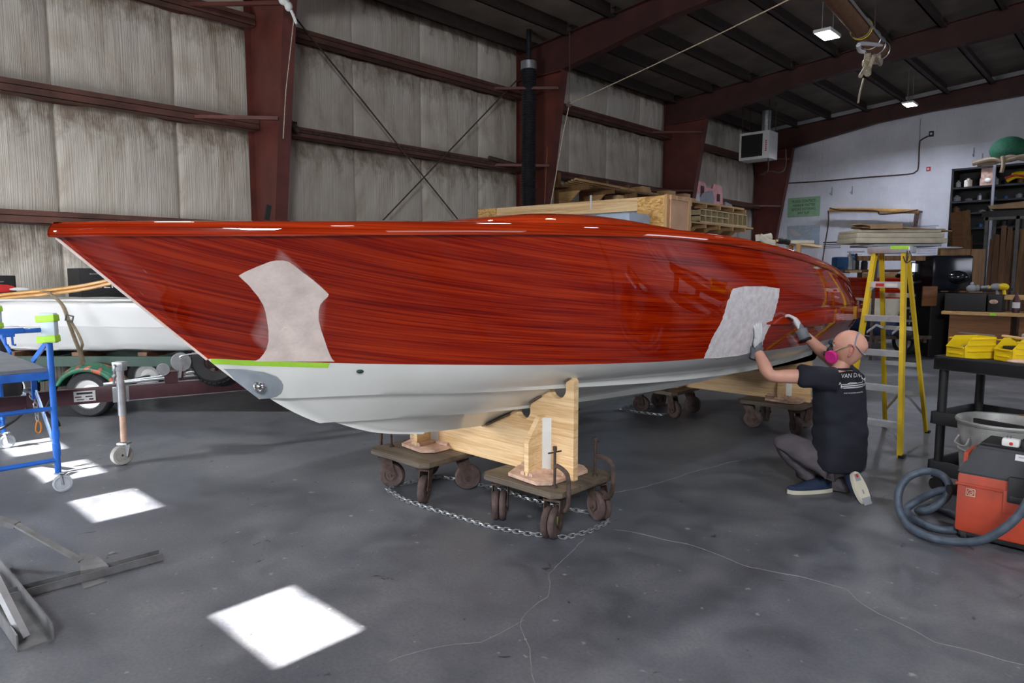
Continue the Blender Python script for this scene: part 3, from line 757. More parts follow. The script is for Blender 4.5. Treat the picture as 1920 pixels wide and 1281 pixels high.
def cradle(Y, xr, zb, label, th=.045):
    t = thing('boat_cradle', label, 'cradle', (XK, Y, zb), 0, 'plywood cradles under the boat')
    half = xr-XK
    s1b, s2b = ev(KEY[1][3], Y), ev(KEY[2][3], Y); G = .012
    def arc(cx, cz, r, a0, a1, n=9): return [(cx+r*math.cos(math.radians(a0+(a1-a0)*i/n)), cz+r*math.sin(math.radians(a0+(a1-a0)*i/n))) for i in range(n+1)]
    z1 = hz(Y, XK+s1b)-G; z2 = hz(Y, XK+s2b)-G
    R = [(half, 0)]
    ztop = hz(Y, XK+half)-G
    R += [(half, ztop-.03), (half-.03, ztop)]
    R += [(s2b+.10, hz(Y, XK+s2b+.10)-G)]
    R += arc(s2b+.03, z2+.012, .068, 20, -175)
    R += [(s2b-.10, hz(Y, XK+s2b-.08)-G)]
    R += [(s1b+.10, hz(Y, XK+s1b+.10)-G)]
    R += arc(s1b+.03, z1+.005, .062, 20, -175)
    R += [(s1b-.09, hz(Y, XK+s1b-.07)-G), (0, hz(Y, XK)-.006)]
    left = [(-x, z) for x, z in R[::-1][1:]]
    poly = R[:1]+R[1:]+left[:-1]+[(-half, 0)]
    pts = [(XK+x, Y-th/2, (z if i not in (0, len(poly)-1) else zb)) for i, (x, z) in enumerate(poly)]
    MB().prism(pts, (0, th, 0)).obj('cradle_board', m_pine, t, ang=30)
    for cx in (XK+half-.24, XK-half+.28):
        zb_ = zb+.004
        # octagonal foot
        o8 = [(cx+dx, Y+dy, zb_) for dx, dy in ((-.20, -.05), (-.13, -.22), (.13, -.25), (.20, -.18), (.20, .18), (.12, .24), (-.12, .24), (-.20, .12))]
        MB().prism(o8, (0, 0, .022)).obj('foot_plate', m_fill, t)
        ht = min(hz(Y, cx)-zb-.14, .44)
        for s_ in (-1, 1):
            y1 = Y+s_*th/2; w_ = .17
            MB().prism([(cx-.018, y1, zb+.026), (cx-.018, y1+s_*w_, zb+.026), (cx-.018, y1+s_*w_, zb+ht*.62), (cx-.018, y1+s_*.06, zb+ht), (cx-.018, y1, zb+ht)], (.036, 0, 0)).obj('gusset', m_pine, t)
            q = MB()
            for sx in (-1, 1): q.prism([(cx+sx*.0185, y1+s_*.001, zb+.03), (cx+sx*.062, y1+s_*.001, zb+.03), (cx+sx*.0185, y1+s_*.04, zb+.03)], (0, 0, ht-.04))
            q.obj('fillet', m_white, t)
            q = MB()
            for sx in (-1, 1): q.tube([(cx+sx*.03, y1+s_*.012, zb+.03), (cx+sx*.03, y1+s_*w_, zb+.03)], .022, 6, smooth=False)
            q.tube([(cx-.18, y1+s_*.008, zb+.028), (cx+.18, y1+s_*.008, zb+.028)], .02, 6, smooth=False)
            q.obj('filler_bead', m_fill, t)
    # thin cover strips on the bearing edges
    for sg in (1, -1):
        for a, b in (((s2b+.10), half-.02), ((s1b+.10), (s2b-.10)), (.06, (s1b-.09))):
            A = V((XK+sg*a, Y, hz(Y, XK+a)-.010)); B = V((XK+sg*b, Y, hz(Y, XK+b)-.010)); MB().bar(A, B, th+.05, .008).obj('edge_strip', m_dolly, t)
    return t
cradle(3.30, -2.56, .300, 'pale plywood cradle with notched top and white filleted gussets under the bow end')
cradle(6.95, -2.44, .300, 'plywood cradle behind the kneeling man, its gusset stained orange')
def clamp(p, rz, label, h=.30, w_=.13):
    t = thing('c_clamp', label, 'clamp', p, rz, 'C-clamps on the near cradle')
    q = MB(); q.tube([(0, 0, -.11), (.03, 0, -.135), (w_*.8, 0, -.12), (w_, 0, -.06), (w_, 0, .05), (w_*.85, 0, .11), (.03, 0, .135), (0, 0, .12)], [.012, .014, .016, .016, .016, .016, .015, .014], 8, flat=(1, .7)); q.obj('clamp_frame', m_rust, t, world=False)
    q = MB(); q.cyl((0, 0, .0), (0, 0, .235), .0085, n=10); q.cyl((0, 0, .225), (0, 0, .25), .013, n=10); q.cyl((-.0, -.05, .215), (0, .05, .215), .005, n=8); q.obj('screw', m_rust, t, world=False)
    q = MB(); q.cyl((0, 0, -.004), (0, 0, .008), .019, n=14); q.obj('swivel_pad', m_rust, t, world=False)
    return t
clamp((-2.575, 3.115, .302), -.2, 'rusty C-clamp nearer the camera on the dolly edge')
clamp((-2.535, 3.47, .302), .1, 'rusty C-clamp beside the cradle post, farther from the camera')
clamp((-4.09, 3.03, .302), math.pi, 'rusty C-clamp on the left dolly behind the cradle gusset')
# chains
lk_me = None
def chain(pts, label, pitch=.036, lw=.0045, loc=None, mat=None, name='chain', n_res=30):
    global lk_me
    t = thing(name, label, 'chain', pts[0] if loc is None else loc, 0, 'galvanised chains')
    if lk_me is None:
        q = MB(); a = .012; L = .014
        lp = [(0, 0, -L-a*.9), (a*.75, 0, -L-a*.5), (a, 0, -L), (a, 0, L), (a*.75, 0, L+a*.5), (0, 0, L+a*.9), (-a*.75, 0, L+a*.5), (-a, 0, L), (-a, 0, -L), (-a*.75, 0, -L-a*.5)]
        q.tube(lp, lw, 6, smooth=False, closed=True); o = q.obj('link', mat or m_steel, None); lk_me = o.data; bpy.data.objects.remove(o)
    P0 = [V(p) for p in pts]; D = [0]
    for a, b in zip(P0[:-1], P0[1:]): D.append(D[-1]+(b-a).length)
    n = int(D[-1]/pitch); inv = rootm(t).inverted()
    for k in range(n):
        d = (k+.5)*pitch; i = max(j for j in range(len(D)) if D[j] <= d); i = min(i, len(P0)-2)
        f = (d-D[i])/(D[i+1]-D[i]); p = P0[i].lerp(P0[i+1], f); tg = (P0[i+1]-P0[i]).normalized()
        q_ = tg.to_track_quat('Z', 'Y').to_matrix() @ Matrix.Rotation((math.pi/4 if k % 2 else -math.pi/4), 3, 'Z')
        jit = V((random.uniform(-.003, .003), random.uniform(-.003, .003), 0))
        o = bpy.data.objects.new('link', lk_me); COL.objects.link(o); o.parent = t
        o.matrix_basis = inv @ (Matrix.Translation(p+jit) @ q_.to_4x4())
    return t
zc = .014
def gp(x, y, z=zc): p = P(x, y, Z=z); return (p.x, p.y, z)
chain([gp(724, 917), gp(760, 938), gp(810, 955), gp(860, 970), gp(920, 988), gp(985, 1000), gp(1062, 1008), gp(1105, 996), gp(1141, 979), gp(1130, 962), gp(1085, 958), gp(1040, 948), gp(985, 934), gp(940, 918), gp(860, 900), gp(825, 893), gp(790, 900), gp(750, 908), gp(724, 917)],
      'bright chain laid on the floor in a loop around the two near dollies')
chain([gp(1162, 767), gp(1190, 772), gp(1240, 778), gp(1262, 772), gp(1282, 764), gp(1240, 758), gp(1180, 760), gp(1162, 767)], 'chain looped on the floor around the dark dolly under the boat', pitch=.036)
# ------------------------------------------------------------------ left side: covered boat on a green trailer
def cd(lat, d, z): p = R_*lat+FH*d; return V((p.x, p.y, z))
t = thing('covered_boat', 'long boat wrapped in a taut white cover on the green trailer', 'boat', cd(-4.4, 8.0, .7))
def cov(u, v):
    lat = -6.4+5.0*u; w_ = .62*(math.sin(math.pi*min(1, .12+u*.62))**.7)
    a = v*2*math.pi; c, s_ = math.cos(a), math.sin(a)
    zt = 1.285+.01*math.sin(u*9); zb = .675+.02*math.sin(u*3)+.05*max(0, u-.55)
    e = .20; x = abs(c)**e*(1 if c > 0 else -1); y = abs(s_)**(e*1.3)*(1 if s_ > 0 else -1)
    k = noise.noise(V((u*14, v*5, 0)))*.012+.01*noise.noise(V((u*5+v*30, v*8, 3)))
    d = 8.12-(w_)*x*(1-.06*(1-y))-k*2
    if s_ < 0: d += (.10*(-y))*(1 if x > 0 else -1)
    z = (zt+zb)/2+(zt-zb)/2*y+k
    return cd(lat, d, z)
q = MB().grid(cov, 70, 40)
q.obj('cover', m_tarp, t, ang=75)
q = MB(); q.tube([cd(-6.35, 7.52, 1.285), cd(-5.4, 7.50, 1.292), cd(-4.4, 7.48, 1.29), cd(-3.4, 7.49, 1.295), cd(-1.6, 7.50, 1.29)], .012, 6); q.obj('cover_hem', m_tarp, t)
tr_ = thing('boat_trailer', 'dark green boat trailer with peeling mudguard, carrying the white covered boat', 'trailer', cd(-4.4, 7.8, 0))
q = MB(); q.bar(cd(-6.2, 7.62, .60), cd(-1.4, 7.62, .60), .07, .11); q.bar(cd(-6.2, 8.6, .60), cd(-1.4, 8.6, .60), .07, .11)
for la in (-6.0, -5.2, -3.9, -2.6): q.bar(cd(la, 7.62, .60), cd(la, 8.6, .60), .06, .08)
q.obj('chassis', m_dkgreen, tr_)
q = MB()
for la in (-5.7, -4.95, -4.2, -3.2, -2.2):
    q.bar(cd(la, 7.70, .655), cd(la, 8.5, .655), .10, .07)
q.obj('bunk', m_darkwood, tr_)
def car_wheel(par, c, axis, R=.25, wd=.15, rim=m_white, tread=False, name='wheel', rr=.62):
    a = V(axis).normalized(); q = MB()
    q.lathe([(R*rr, -wd*.42), (R*.9, -wd*.5), (R*.97, -wd*.42), (R, -wd*.3), (R, wd*.3), (R*.97, wd*.42), (R*.9, wd*.5), (R*rr, wd*.42)], c, a, 40, closed=True)
    if tread:
        Mx = a.to_track_quat('Z', 'Y').to_matrix()
        for j in range(-3, 4):
            for k in range(34):
                th = 2*math.pi*(k+(.5 if j % 2 else 0))/34; rad = Mx @ V((math.cos(th), math.sin(th), 0)); tg = Mx @ V((-math.sin(th), math.cos(th), 0))
                p = V(c)+rad*(R+.002)+a*(j*wd*.125)
                q.box(p, (.011, .030, wd*.09), rot=Matrix((rad, tg, a)).transposed())
    tyre = q.obj('tyre', m_rubber, par)
    q = MB(); q.lathe([(R*.06, wd*.20), (R*.16, wd*.22), (R*.18, wd*.14), (R*.40, wd*.10), (R*.46, wd*.20), (R*.60, wd*.30), (R*(rr+.02), wd*.44), (R*(rr+.02), -wd*.44), (R*.5, -wd*.3), (R*.06, -wd*.2)], c, a, 32, closed=True)
    q.obj('rim', rim, tyre)
ax = -FH
car_wheel(tr_, cd(-4.68, 7.50, .255), ax, .255, .16)
car_wheel(tr_, cd(-5.85, 7.95, .255), ax, .255, .16)
q = MB(); 
def fend(u, v):
    a = math.radians(172-164*u); r = .345+(.05 if u > .85 else 0)*(u-.85)*4; w_ = (v-.5)*.24; rr = r-.035*(2*abs(v-.5))**2
    return cd(-4.66+rr*math.cos(a)*1.12, 7.50+w_, .285+rr*math.sin(a)*.92)
q.grid(fend, 30, 10)
def skirt(u, v):
    a = math.radians(172-164*u); rr = .31-.065*v*math.sin(math.pi*min(1, max(0, u)))**.4
    return cd(-4.66+rr*math.cos(a)*1.12, 7.50-.121-.01*math.sin(math.pi*v), .285+rr*math.sin(a)*.92)
q.grid(skirt, 30, 5); q.obj('mudguard', m_fender, tr_, thick=.006, ang=70)
def fend2(u, v):
    a = math.radians(172-164*u); w_ = (v-.5)*.24; rr = .345-.035*(2*abs(v-.5))**2
    return cd(-5.83+rr*math.cos(a)*1.1, 7.95+w_, .285+rr*math.sin(a)*.9)
MB().grid(fend2, 24, 8).obj('mudguard', m_fender, tr_, thick=.006, ang=70)
q = MB(); q.bar(cd(-4.68, 7.5, .255), cd(-4.68, 8.7, .255), .05, .05); q.bar(cd(-4.9, 7.62, .5), cd(-4.68, 7.62, .26), .04, .05); q.obj('axle', m_dkgreen, tr_)
car_wheel(tr_, cd(-4.68, 8.72, .255), ax, .255, .16)
# wooden batten and webbing strap
q = MB(); A = [P(-60, 566, D=7.62), P(0, 557, D=7.60), P(90, 548, D=7.55), P(150, 540, D=7.50), P(200, 530, D=7.50), P(300, 505, D=7.5)]
for dz in (-.020, .020):
    q.tube([a+V((0, 0, dz)) for a in A], .024, 6, flat=(.8, .9))
tag(q.obj('wooden_spar', m_gold), 'golden wooden spar lying along the top of the white cover', 'spar')
sp = thing('strap', 'tan webbing strap with a black buckle hanging down the white cover', 'strap', P(128, 593, D=7.42))
pa = [P(78, 546, D=7.50), P(92, 549, D=7.46), P(112, 566, D=7.42), P(121, 580, D=7.40), P(130, 607, D=7.38), P(140, 635, D=7.38), P(150, 662, D=7.39), P(156, 690, D=7.42)]
MB().tube(pa, .026, 8, flat=(.25, 1.0)).obj('webbing', m_strap, sp)
pb = [P(131, 600, D=7.37), P(146, 625, D=7.34), P(154, 645, D=7.33), P(152, 660, D=7.35), P(158, 682, D=7.40)]
MB().tube(pb, .020, 8, flat=(.25, 1.0)).obj('webbing_tail', m_strap, sp)
q = MB(); c = P(130, 597, D=7.34); Rb = basis(R_*1+V((0, 0, -.25)), (0, 0, 1))
for o_ in (-.03, .03): q.box(c+Rb @ V((0, o_, 0)), (.085, .012, .012), rot=Rb)
for o_ in (-.038, .038): q.box(c+Rb @ V((o_, 0, 0)), (.010, .07, .012), rot=Rb)
q.obj('buckle', m_black, sp)
# maroon trailer with tongue jack, winch and spare tyre
mt = thing('boat_trailer', 'maroon boat trailer tongue standing on a silver jack wheel', 'trailer', (-6.24, 1.84, 0))
T0 = V((-6.24, 1.84, 0)); TD = V((.25, .97, 0)).normalized()
def tp(s_, z, off=0): return V((T0.x+TD.x*s_+TD.y*off, T0.y+TD.y*s_-TD.x*off, z))
q = MB(); q.bar(tp(-.62, .595), tp(2.2, .595), .075, .125, bevel=.006); q.obj('tongue_beam', m_maroon, mt)
q = MB(); q.bar(tp(-.95, .60), tp(-.60, .60), .06, .07, bevel=.01); q.bar(tp(-.80, .55), tp(-.56, .55), .05, .06, bevel=.01); q.sph(tp(-.97, .60), .045, (1.2, 1, .9)); q.obj('coupler', m_maroon, mt)
q = MB(); q.bar(tp(0, .66, .037), tp(2.2, .66, .037), .006, .006); q.bar(tp(0, .532, .038), tp(2.2, .532, .038), .006, .006); q.obj('worn_edge', m_steel, mt)
q = MB(); q.tube([tp(-.1, .68, .02), tp(.5, .72, 0), tp(.86, .75, 0)], .012, 6); q.tube([tp(-.1, .675, .03), tp(.5, .695, .01), tp(1.1, .70, 0)], .012, 6); q.obj('cable', m_steel, mt)
# label plate (unreadable print)
pc = tp(-.235, .598, .0385); Rn = V((TD.y, -TD.x, 0)); Rl = Matrix((TD, V((0, 0, 1)), Rn)).transposed()
q = MB(); q.box(pc, (.15, .085, .002), rot=Rl); dec = q.obj('maker_decal', m_white, mt)
q = MB()
for (x, y_, w_, h_) in ((0, .024, .11, .016), (-.045, -.004, .045, .008), (.03, -.004, .05, .010), (-.03, -.026, .05, .007), (.045, -.027, .03, .012)): q.box(pc+Rl @ V((x, y_, .0015)), (w_, h_, .001), rot=Rl)
q.obj('print', m_ink, dec)
jk = tp(0.02, 0, .085)
q = MB(); q.cyl((jk.x, jk.y, .42), (jk.x, jk.y, .80), .030, n=20); q.obj('jack_tube', m_alu, mt)
q = MB(); q.cyl((jk.x, jk.y, .20), (jk.x, jk.y, .42), .024, n=20); q.obj('jack_inner_tube', m_fill, mt)['label'] = 'rust-streaked inner jack tube'
q = MB(); q.box((jk.x, jk.y, .83), (.085, .075, .075), rot=YAW, bevel=.006); q.obj('jack_head', m_alu, mt)
q = MB(); f = V((-FH.x, -FH.y, 0)); hc = V((jk.x, jk.y, .835))+f*.05; q.tube([hc, hc+V((0, 0, .012))+f*.02, hc+f*.03+V((0, 0, -.03)), hc+f*.035+V((-.01, 0, -.14))], .009, 8); q.sph(hc+f*.04+V((.012, 0, -.075)), .018); q.obj('crank_handle', m_steel, mt)
q = MB(); q.box(tp(.02, .59, .045), (.012, .12, .13), rot=Rl @ Matrix.Rotation(math.pi/2, 3, 'Y') if 0 else math.atan2(TD.y, TD.x)-math.pi/2, bevel=.004)
for dz in (-.05, .05):
    for ds in (-.045, .045): q.cyl(tp(.02+ds, .59+dz, .05), tp(.02+ds, .59+dz, .066), .011, n=6)
q.obj('jack_bracket', m_steel, mt)
q = MB(); wc = V((jk.x, jk.y, .085))-R_*.025; q.box(V((jk.x, jk.y, .185)), (.085, .075, .018), rot=YAW, bevel=.004)
AXj = (R_*.75-FH*.65).normalized()
for s_ in (-1, 1): q.prism([V((jk.x, jk.y, .185))+AXj*.034*s_+TDv for TDv in (V((-.03, 0, 0)), V((.04, .02, 0)), V((.03, 0, -.10)), V((-.035, 0, -.11)))], AXj*.004)
q.obj('wheel_fork', m_steel, mt)
q = MB(); q.lathe([(.01, -.024), (.05, -.022), (.055, -.03), (.075, -.03), (.084, -.015), (.085, 0), (.084, .015), (.075, .03), (.055, .03), (.05, .022), (.01, .024)], wc, AXj, 32, closed=True); q.obj('jack_wheel', M('grey_jack_wheel', (.33, .32, .30), .8, var=.3), mt)
# winch
q = MB(); q.box(tp(.40, .70), (.10, .10, .10), rot=math.atan2(TD.y, TD.x)); q.box(tp(.48, .74, .03), (.03, .035, .13), rot=math.atan2(TD.y, TD.x)); q.obj('winch_post', m_maroon, mt)
q = MB(); q.cyl(tp(.48, .83, .03), tp(.48, .83, .08), .078, n=28); q.cyl(tp(.34, .775, .03), tp(.34, .775, .08), .05, n=24); q.cyl(tp(.48, .83, -.05), tp(.48, .83, .10), .03, n=14); q.obj('winch_gear', m_steel, mt)
q = MB(); q.tube([tp(.48, .86, .08), tp(.52, .89, .08), tp(1.0, .93, .05)], .008, 6); q.bar(tp(.48, .83, .10), tp(.46, .70, .10), .02, .008); q.obj('winch_handle', m_alu, mt)
car_wheel(mt, tp(.80, .80, -.02), TD.cross(V((0, 0, 1)))*.5+V((.0, -.3, .25)), .215, .21, m_rust, True, rr=.5)
q = MB(); q.bar(tp(.78, .65), tp(.78, .80), .05, .05); q.obj('spare_carrier', m_maroon, mt)
# hidden rest of this trailer: cross member, axle and wheels
q = MB(); q.bar(tp(2.2, .595), tp(4.6, .60, .5), .06, .10); q.bar(tp(2.2, .595), tp(4.6, .60, -.7), .06, .10); q.bar(tp(4.0, .50, .75), tp(4.0, .50, -.95), .05, .06); q.bar(tp(4.0, .50, .30), tp(4.0, .28, .30), .04, .05); q.bar(tp(4.0, .50, -.5), tp(4.0, .28, -.5), .04, .05)
q.bar(tp(4.0, .26, .75), tp(4.0, .26, -.95), .05, .05); q.obj('rear_frame', m_maroon, mt)
for of in (.75, -.95): car_wheel(mt, tp(4.0, .27, of), TD.cross(V((0, 0, 1))), .27, .15)
# safety chain, hook and black tow strap on the tongue
c0 = tp(-.60, .67, .05)
ch = chain([c0, tp(-.57, .62, .07), tp(-.56, .55, .075), tp(-.555, .44, .075)], 'short safety chain hanging from the maroon trailer tongue', pitch=.034, name='safety_chain')
hp = tp(-.555, .41, .075)
q = MB(); q.tube([hp+V((0, 0, .03)), hp+TD*.018+V((0, 0, .0)), hp+TD*.016+V((0, 0, -.05)), hp+V((0, 0, -.065)), hp-TD*.016+V((0, 0, -.05)), hp-TD*.012+V((0, 0, -.005))], .007, 8, closed=True); q.obj('hook', M('orange_anodised', (.65, .25, .04), .4, .4), ch)
q = MB(); q.sph(c0+V((0, 0, .012)), .04, (1.4, 1, .5), 10); q.obj('chain_heap', m_steel, ch)
tag(MB().tube([tp(-.42, .70, .06), tp(-.46, .60, .08), tp(-.50, .50, .08), tp(-.44, .44, .08), tp(-.42, .38, .08)], .014, 8).obj('rubber_strap', m_black), 'black rubber strap hooked over the maroon trailer tongue', 'strap')
tag(MB().tube([tp(-.92, .55, .03), tp(-.93, .47, .05), tp(-.88, .40, .05), tp(-.80, .40, .05), tp(-.70, .46, .05), tp(-.62, .54, .05)], .012, 8).obj('wiring_loom', m_black), 'black cable looping below the trailer coupler', 'cable')
# ------------------------------------------------------------------ black cabinets against the left wall
def cabinet(px0, py0, px1, X, dep, label, logo=None):
    a = P(px0, py0, X=X+dep); b = P(px1, py0, X=X+dep); z = a.z
    t = thing('tool_cabinet', label, 'cabinet', ((X+X+dep)/2, (a.y+b.y)/2, 0))
    MB().box2((X, a.y, .08), (X+dep-.02, b.y, z), bevel=.01).obj('body', m_black, t)
    for k, (za, zb) in enumerate(((.1, .5), (.52, .9), (.92, 1.2), (1.22, z-.02))):
        d = MB().box2((X+dep-.02, a.y+.02, za), (X+dep, b.y-.02, zb), bevel=.004).obj('drawer', m_black, t)
        MB().tube([(X+dep, a.y+.12, zb-.05), (X+dep+.03, a.y+.13, zb-.05), (X+dep+.03, b.y-.13, zb-.05), (X+dep, b.y-.12, zb-.05)], .007, 6, smooth=False).obj('handle', m_steel, d)
    for yy in (a.y+.08, b.y-.08):
        MB().box2((X+.05, yy-.03, 0), (X+dep-.08, yy+.03, .08)).obj('foot', m_black, t)
    return t, a, b
t, a, b = cabinet(147, 503, 290, -10.1, .5, 'tall black tool cabinet with slanted white letters behind the bow')
Rt = basis((0, 1, 0), (0, 0, 1)); lt = P(181, 537, X=-9.585)
text('GENE', .13, m_white, (-9.597, lt.y-.05, 1.40), Rt, t, sx=1.3)
t, a, b = cabinet(-30, 517, 30, -10.1, .5, 'low black cabinet with a red and white picture at the picture edge')
q = MB(); c = P(2, 541, X=-9.59); q.sph((-9.596, c.y, c.z), .10, (.03, 1.4, .45), 14); q.obj('red_print', m_redp, t)
q = MB(); q.sph((-9.592, c.y+.17, c.z-.01), .06, (.04, 1.6, .3), 12); q.obj('white_print', m_white, t)
# ------------------------------------------------------------------ blue rolling scaffold
sc = thing('rolling_scaffold', 'blue painted rolling scaffold with grey deck standing in the sun patch', 'scaffold', (-6.6, .9, 0))
XA, XB_, YA, YB_ = -5.74, -7.55, 1.27, .52
def scaf_caster(x, y, hid=False):
    q = MB(); q.lathe([(.01, -.016), (.045, -.014), (.05, -.018), (.062, -.014), (.063, 0), (.062, .014), (.05, .018), (.045, .014), (.01, .016)], (x+.012, y+.02, .063), (R_*.55-FH*.83), 28, closed=True); w_ = q.obj('caster_wheel', M('grey_caster', (.42, .45, .50), .5), sc)
    q = MB(); q.box((x+.005, y+.01, .135), (.06, .05, .012), rot=.4)
    for s_ in (-1, 1):
        n_ = (R_*.55-FH*.83)*.023*s_; q.prism([V((x, y, .135))+n_+V((-.03, 0, 0)), V((x, y, .135))+n_+V((.035, .01, 0)), V((x+.025, y+.025, .055))+n_, V((x, y+.015, .055))+n_], n_.normalized()*.004)
    q.bar((x+.02, y+.01, .145), (x+.075, y+.03, .15), .025, .008); q.obj('caster_fork', m_steel, sc)
for x in (XA, XB_):
    for y in (YA, YB_):
        q = MB(); q.tube([(x, y, .14), (x, y, 1.30)], .021, 14, smooth=False); q.cyl((x, y, .40), (x, y, .46), .026, n=14); q.cyl((x, y, .27), (x, y, .36), .026, n=14); q.obj('post', m_blue, sc)
        scaf_caster(x, y)
    for z in (.24, .62, 1.19):
        q = MB(); q.tube([(x, YA, z), (x, YB_, z)], .017, 10, smooth=False); q.obj('rung', m_blue, sc)
q = MB(); q.bar((XA+.005, YA-.15, 1.195), (XA+.005, YB_, 1.195), .04, .035); q.obj('top_bar', m_blue, sc)
q = MB(); q.tube([(XA+.02, YA-.26, 1.18), (XA+.03, YA-.26, 1.10), (XA+.05, YA-.25, 1.10)], .008, 6, smooth=False); q.tube([(XA+.02, YA-.22, 1.18), (XA+.03, YA-.22, 1.10), (XA+.05, YA-.21, 1.10)], .008, 6, smooth=False); q.box((XA+.02, YA-.24, 1.17), (.03, .07, .03)); q.obj('hook', m_blue, sc)
q = MB(); q.box2((XB_+.02, YB_+.02, .89), (XA-.02, YA-.02, .915)); q.obj('deck', M('grey_deck_board', (.17, .18, .20), .5, var=.2, scale=4), sc)
q = MB(); q.box2((XB_, YA-.02, .835), (XA, YA+.02, .888)); q.box2((XB_, YB_-.02, .835), (XA, YB_+.02, .888)); q.box2((XA-.02, YB_, .835), (XA+.01, YA, .888)); q.box2((XB_-.01, YB_, .835), (XB_+.02, YA, .888)); q.obj('deck_frame', m_blue, sc)
xm = -6.28
m_lb = M('worn_pale_blue_steel', (.30, .42, .66), .45, .3, var=.3)
for a, b in (((XA, YA, 1.12), (xm, YA, .91)), ((XB_, YA, 1.12), (-7.0, YA, .91)), ((XA, YA, .30), (xm+.05, YA, .68)), ((XB_, YA, .34), (xm-.05, YA, .68)), ((XA, YB_, .30), (xm+.05, YB_, .68)), ((XB_, YB_, .34), (xm-.05, YB_, .68))):
    MB().bar(a, b, .012, .042).obj('diagonal_brace', m_lb if a[2] < 1 else m_blue, sc)
for y in (YA, YB_): MB().bar((xm, y, .62), (xm, y, .90), .035, .035).obj('centre_post', m_blue, sc)
# foam pad bound with green tape
def pad(x, y, label):
    t = thing('foam_pad', label, 'padding', (x, y, 1.1), 0, 'taped foam pads on the scaffold posts')
    q = MB(); q.cyl((x, y, 1.12), (x, y, 1.275), .025, n=12)
    rr = basis(R_, (0, 0, 1)); c = V((x, y, 1.205))+R_*.045
    MB().box(c, (.10, .215, .05), rot=rr, bevel=.012).obj('pad', M('pale_blue_foam', (.55, .66, .72), .8, var=.1), t)
    for dz in (-.080, .066): MB().box(c+V((0, 0, dz))-R_*.012, (.135, .048, .064), rot=rr @ Matrix.Rotation(.08, 3, 'Z'), bevel=.006).obj('tape_band', m_green, t)
pad(XA, YA-.03, 'pale foam pad bound with green tape on the near blue post')
pad(-7.47, 1.22, 'green taped foam pad at the edge of the picture on the far blue post')
# ------------------------------------------------------------------ steel stand lying in the lower left corner
m_stl = M('dusty_grey_steel', (.20, .20, .205), .5, .5, var=.3, scale=9, bump=.05)
st = thing('steel_stand', 'dusty grey steel stand of channels and sloping bars on the near floor', 'stand', P(100, 1120, Z=0))
def channel(a, b, w_, h, th=.006, nm='channel'):
    a = V(a); b = V(b); t_ = (b-a).normalized(); s_ = V((-t_.y, t_.x, 0)); q = MB()
    q.bar(a+V((0, 0, th/2)), b+V((0, 0, th/2)), w_, th)
    for k in (-1, 1): q.bar(a+s_*k*(w_/2-th/2)+V((0, 0, h/2)), b+s_*k*(w_/2-th/2)+V((0, 0, h/2)), th, h)
    q.obj(nm, m_stl, st)
channel(P(302, 1049, Z=0), P(-120, 1162, Z=0), .075, .045)
channel(P(68, 1212, Z=0), P(-30, 1075, Z=0), .135, .075)
q = MB(); a = P(-40, 962, D=3.6); q.bar(P(-30, 968, Z=.27), P(32, 985, Z=.215), .05, .03); q.bar(P(30, 984, Z=.22), P(152, 1052, Z=.06), .036, .012); q.obj('sloping_bar', m_stl, st)
q = MB(); q.prism([P(150, 1052, Z=.02), P(188, 1062, Z=.02), P(205, 1078, Z=.005), P(152, 1088, Z=.005)], (0, 0, .05)); q.obj('web_plate', m_stl, st)
q = MB(); q.prism([P(150, 1090, Z=0), P(190, 1078, Z=0), P(200, 1092, Z=0), P(158, 1106, Z=0)], (0, 0, .006)); q.bar(P(150, 1088, Z=.012), P(192, 1077, Z=.012), .006, .024); q.obj('foot_plate', m_stl, st)
q = MB(); q.bar(P(46, 1196, Z=.015), P(-30, 1045, Z=.36), .032, .03); q.obj('leg_tube', m_alu, st)
# ------------------------------------------------------------------ yellow stepladder
ld = thing('stepladder', 'yellow fibreglass stepladder with aluminium steps standing beside the boat stern', 'ladder', (-1.78, 7.0, 0))
LT = 1.80
fl = [((-2.0, 6.52, 0), (-1.935, 6.96, LT)), ((-1.50, 6.52, 0), (-1.665, 6.96, LT))]
rl = [((-1.96, 7.72, 0), (-1.915, 7.10, LT-.03)), ((-1.56, 7.72, 0), (-1.675, 7.10, LT-.03))]
def chan(q, a, b, w_, d_, side, th=.006):
    a = V(a); b = V(b); q.bar(a, b, th, d_, up=(0, 1, 0))
    for k in (-1, 1): q.bar(a+V((side*w_/2, k*(d_/2-th/2), 0)), b+V((side*w_/2, k*(d_/2-th/2), 0)), w_, th, up=(0, 1, 0))
for (a, b), sd in zip(fl, (1, -1)):
    q = MB(); chan(q, a, b, .032, .075, sd); r = q.obj('front_rail', m_yel, ld)
    MB().box((a[0], a[1], .012), (.045, .085, .024), bevel=.004).obj('rubber_foot', m_black, r)
for (a, b), sd in zip(rl, (1, -1)):
    q = MB(); chan(q, a, b, .028, .055, sd); r = q.obj('rear_rail', m_yel, ld)
    MB().box((a[0], a[1], .012), (.04, .065, .024), bevel=.004).obj('rubber_foot', m_black, r)
def lr(seg, z): a, b = V(seg[0]), V(seg[1]); return a.lerp(b, z/b.z)
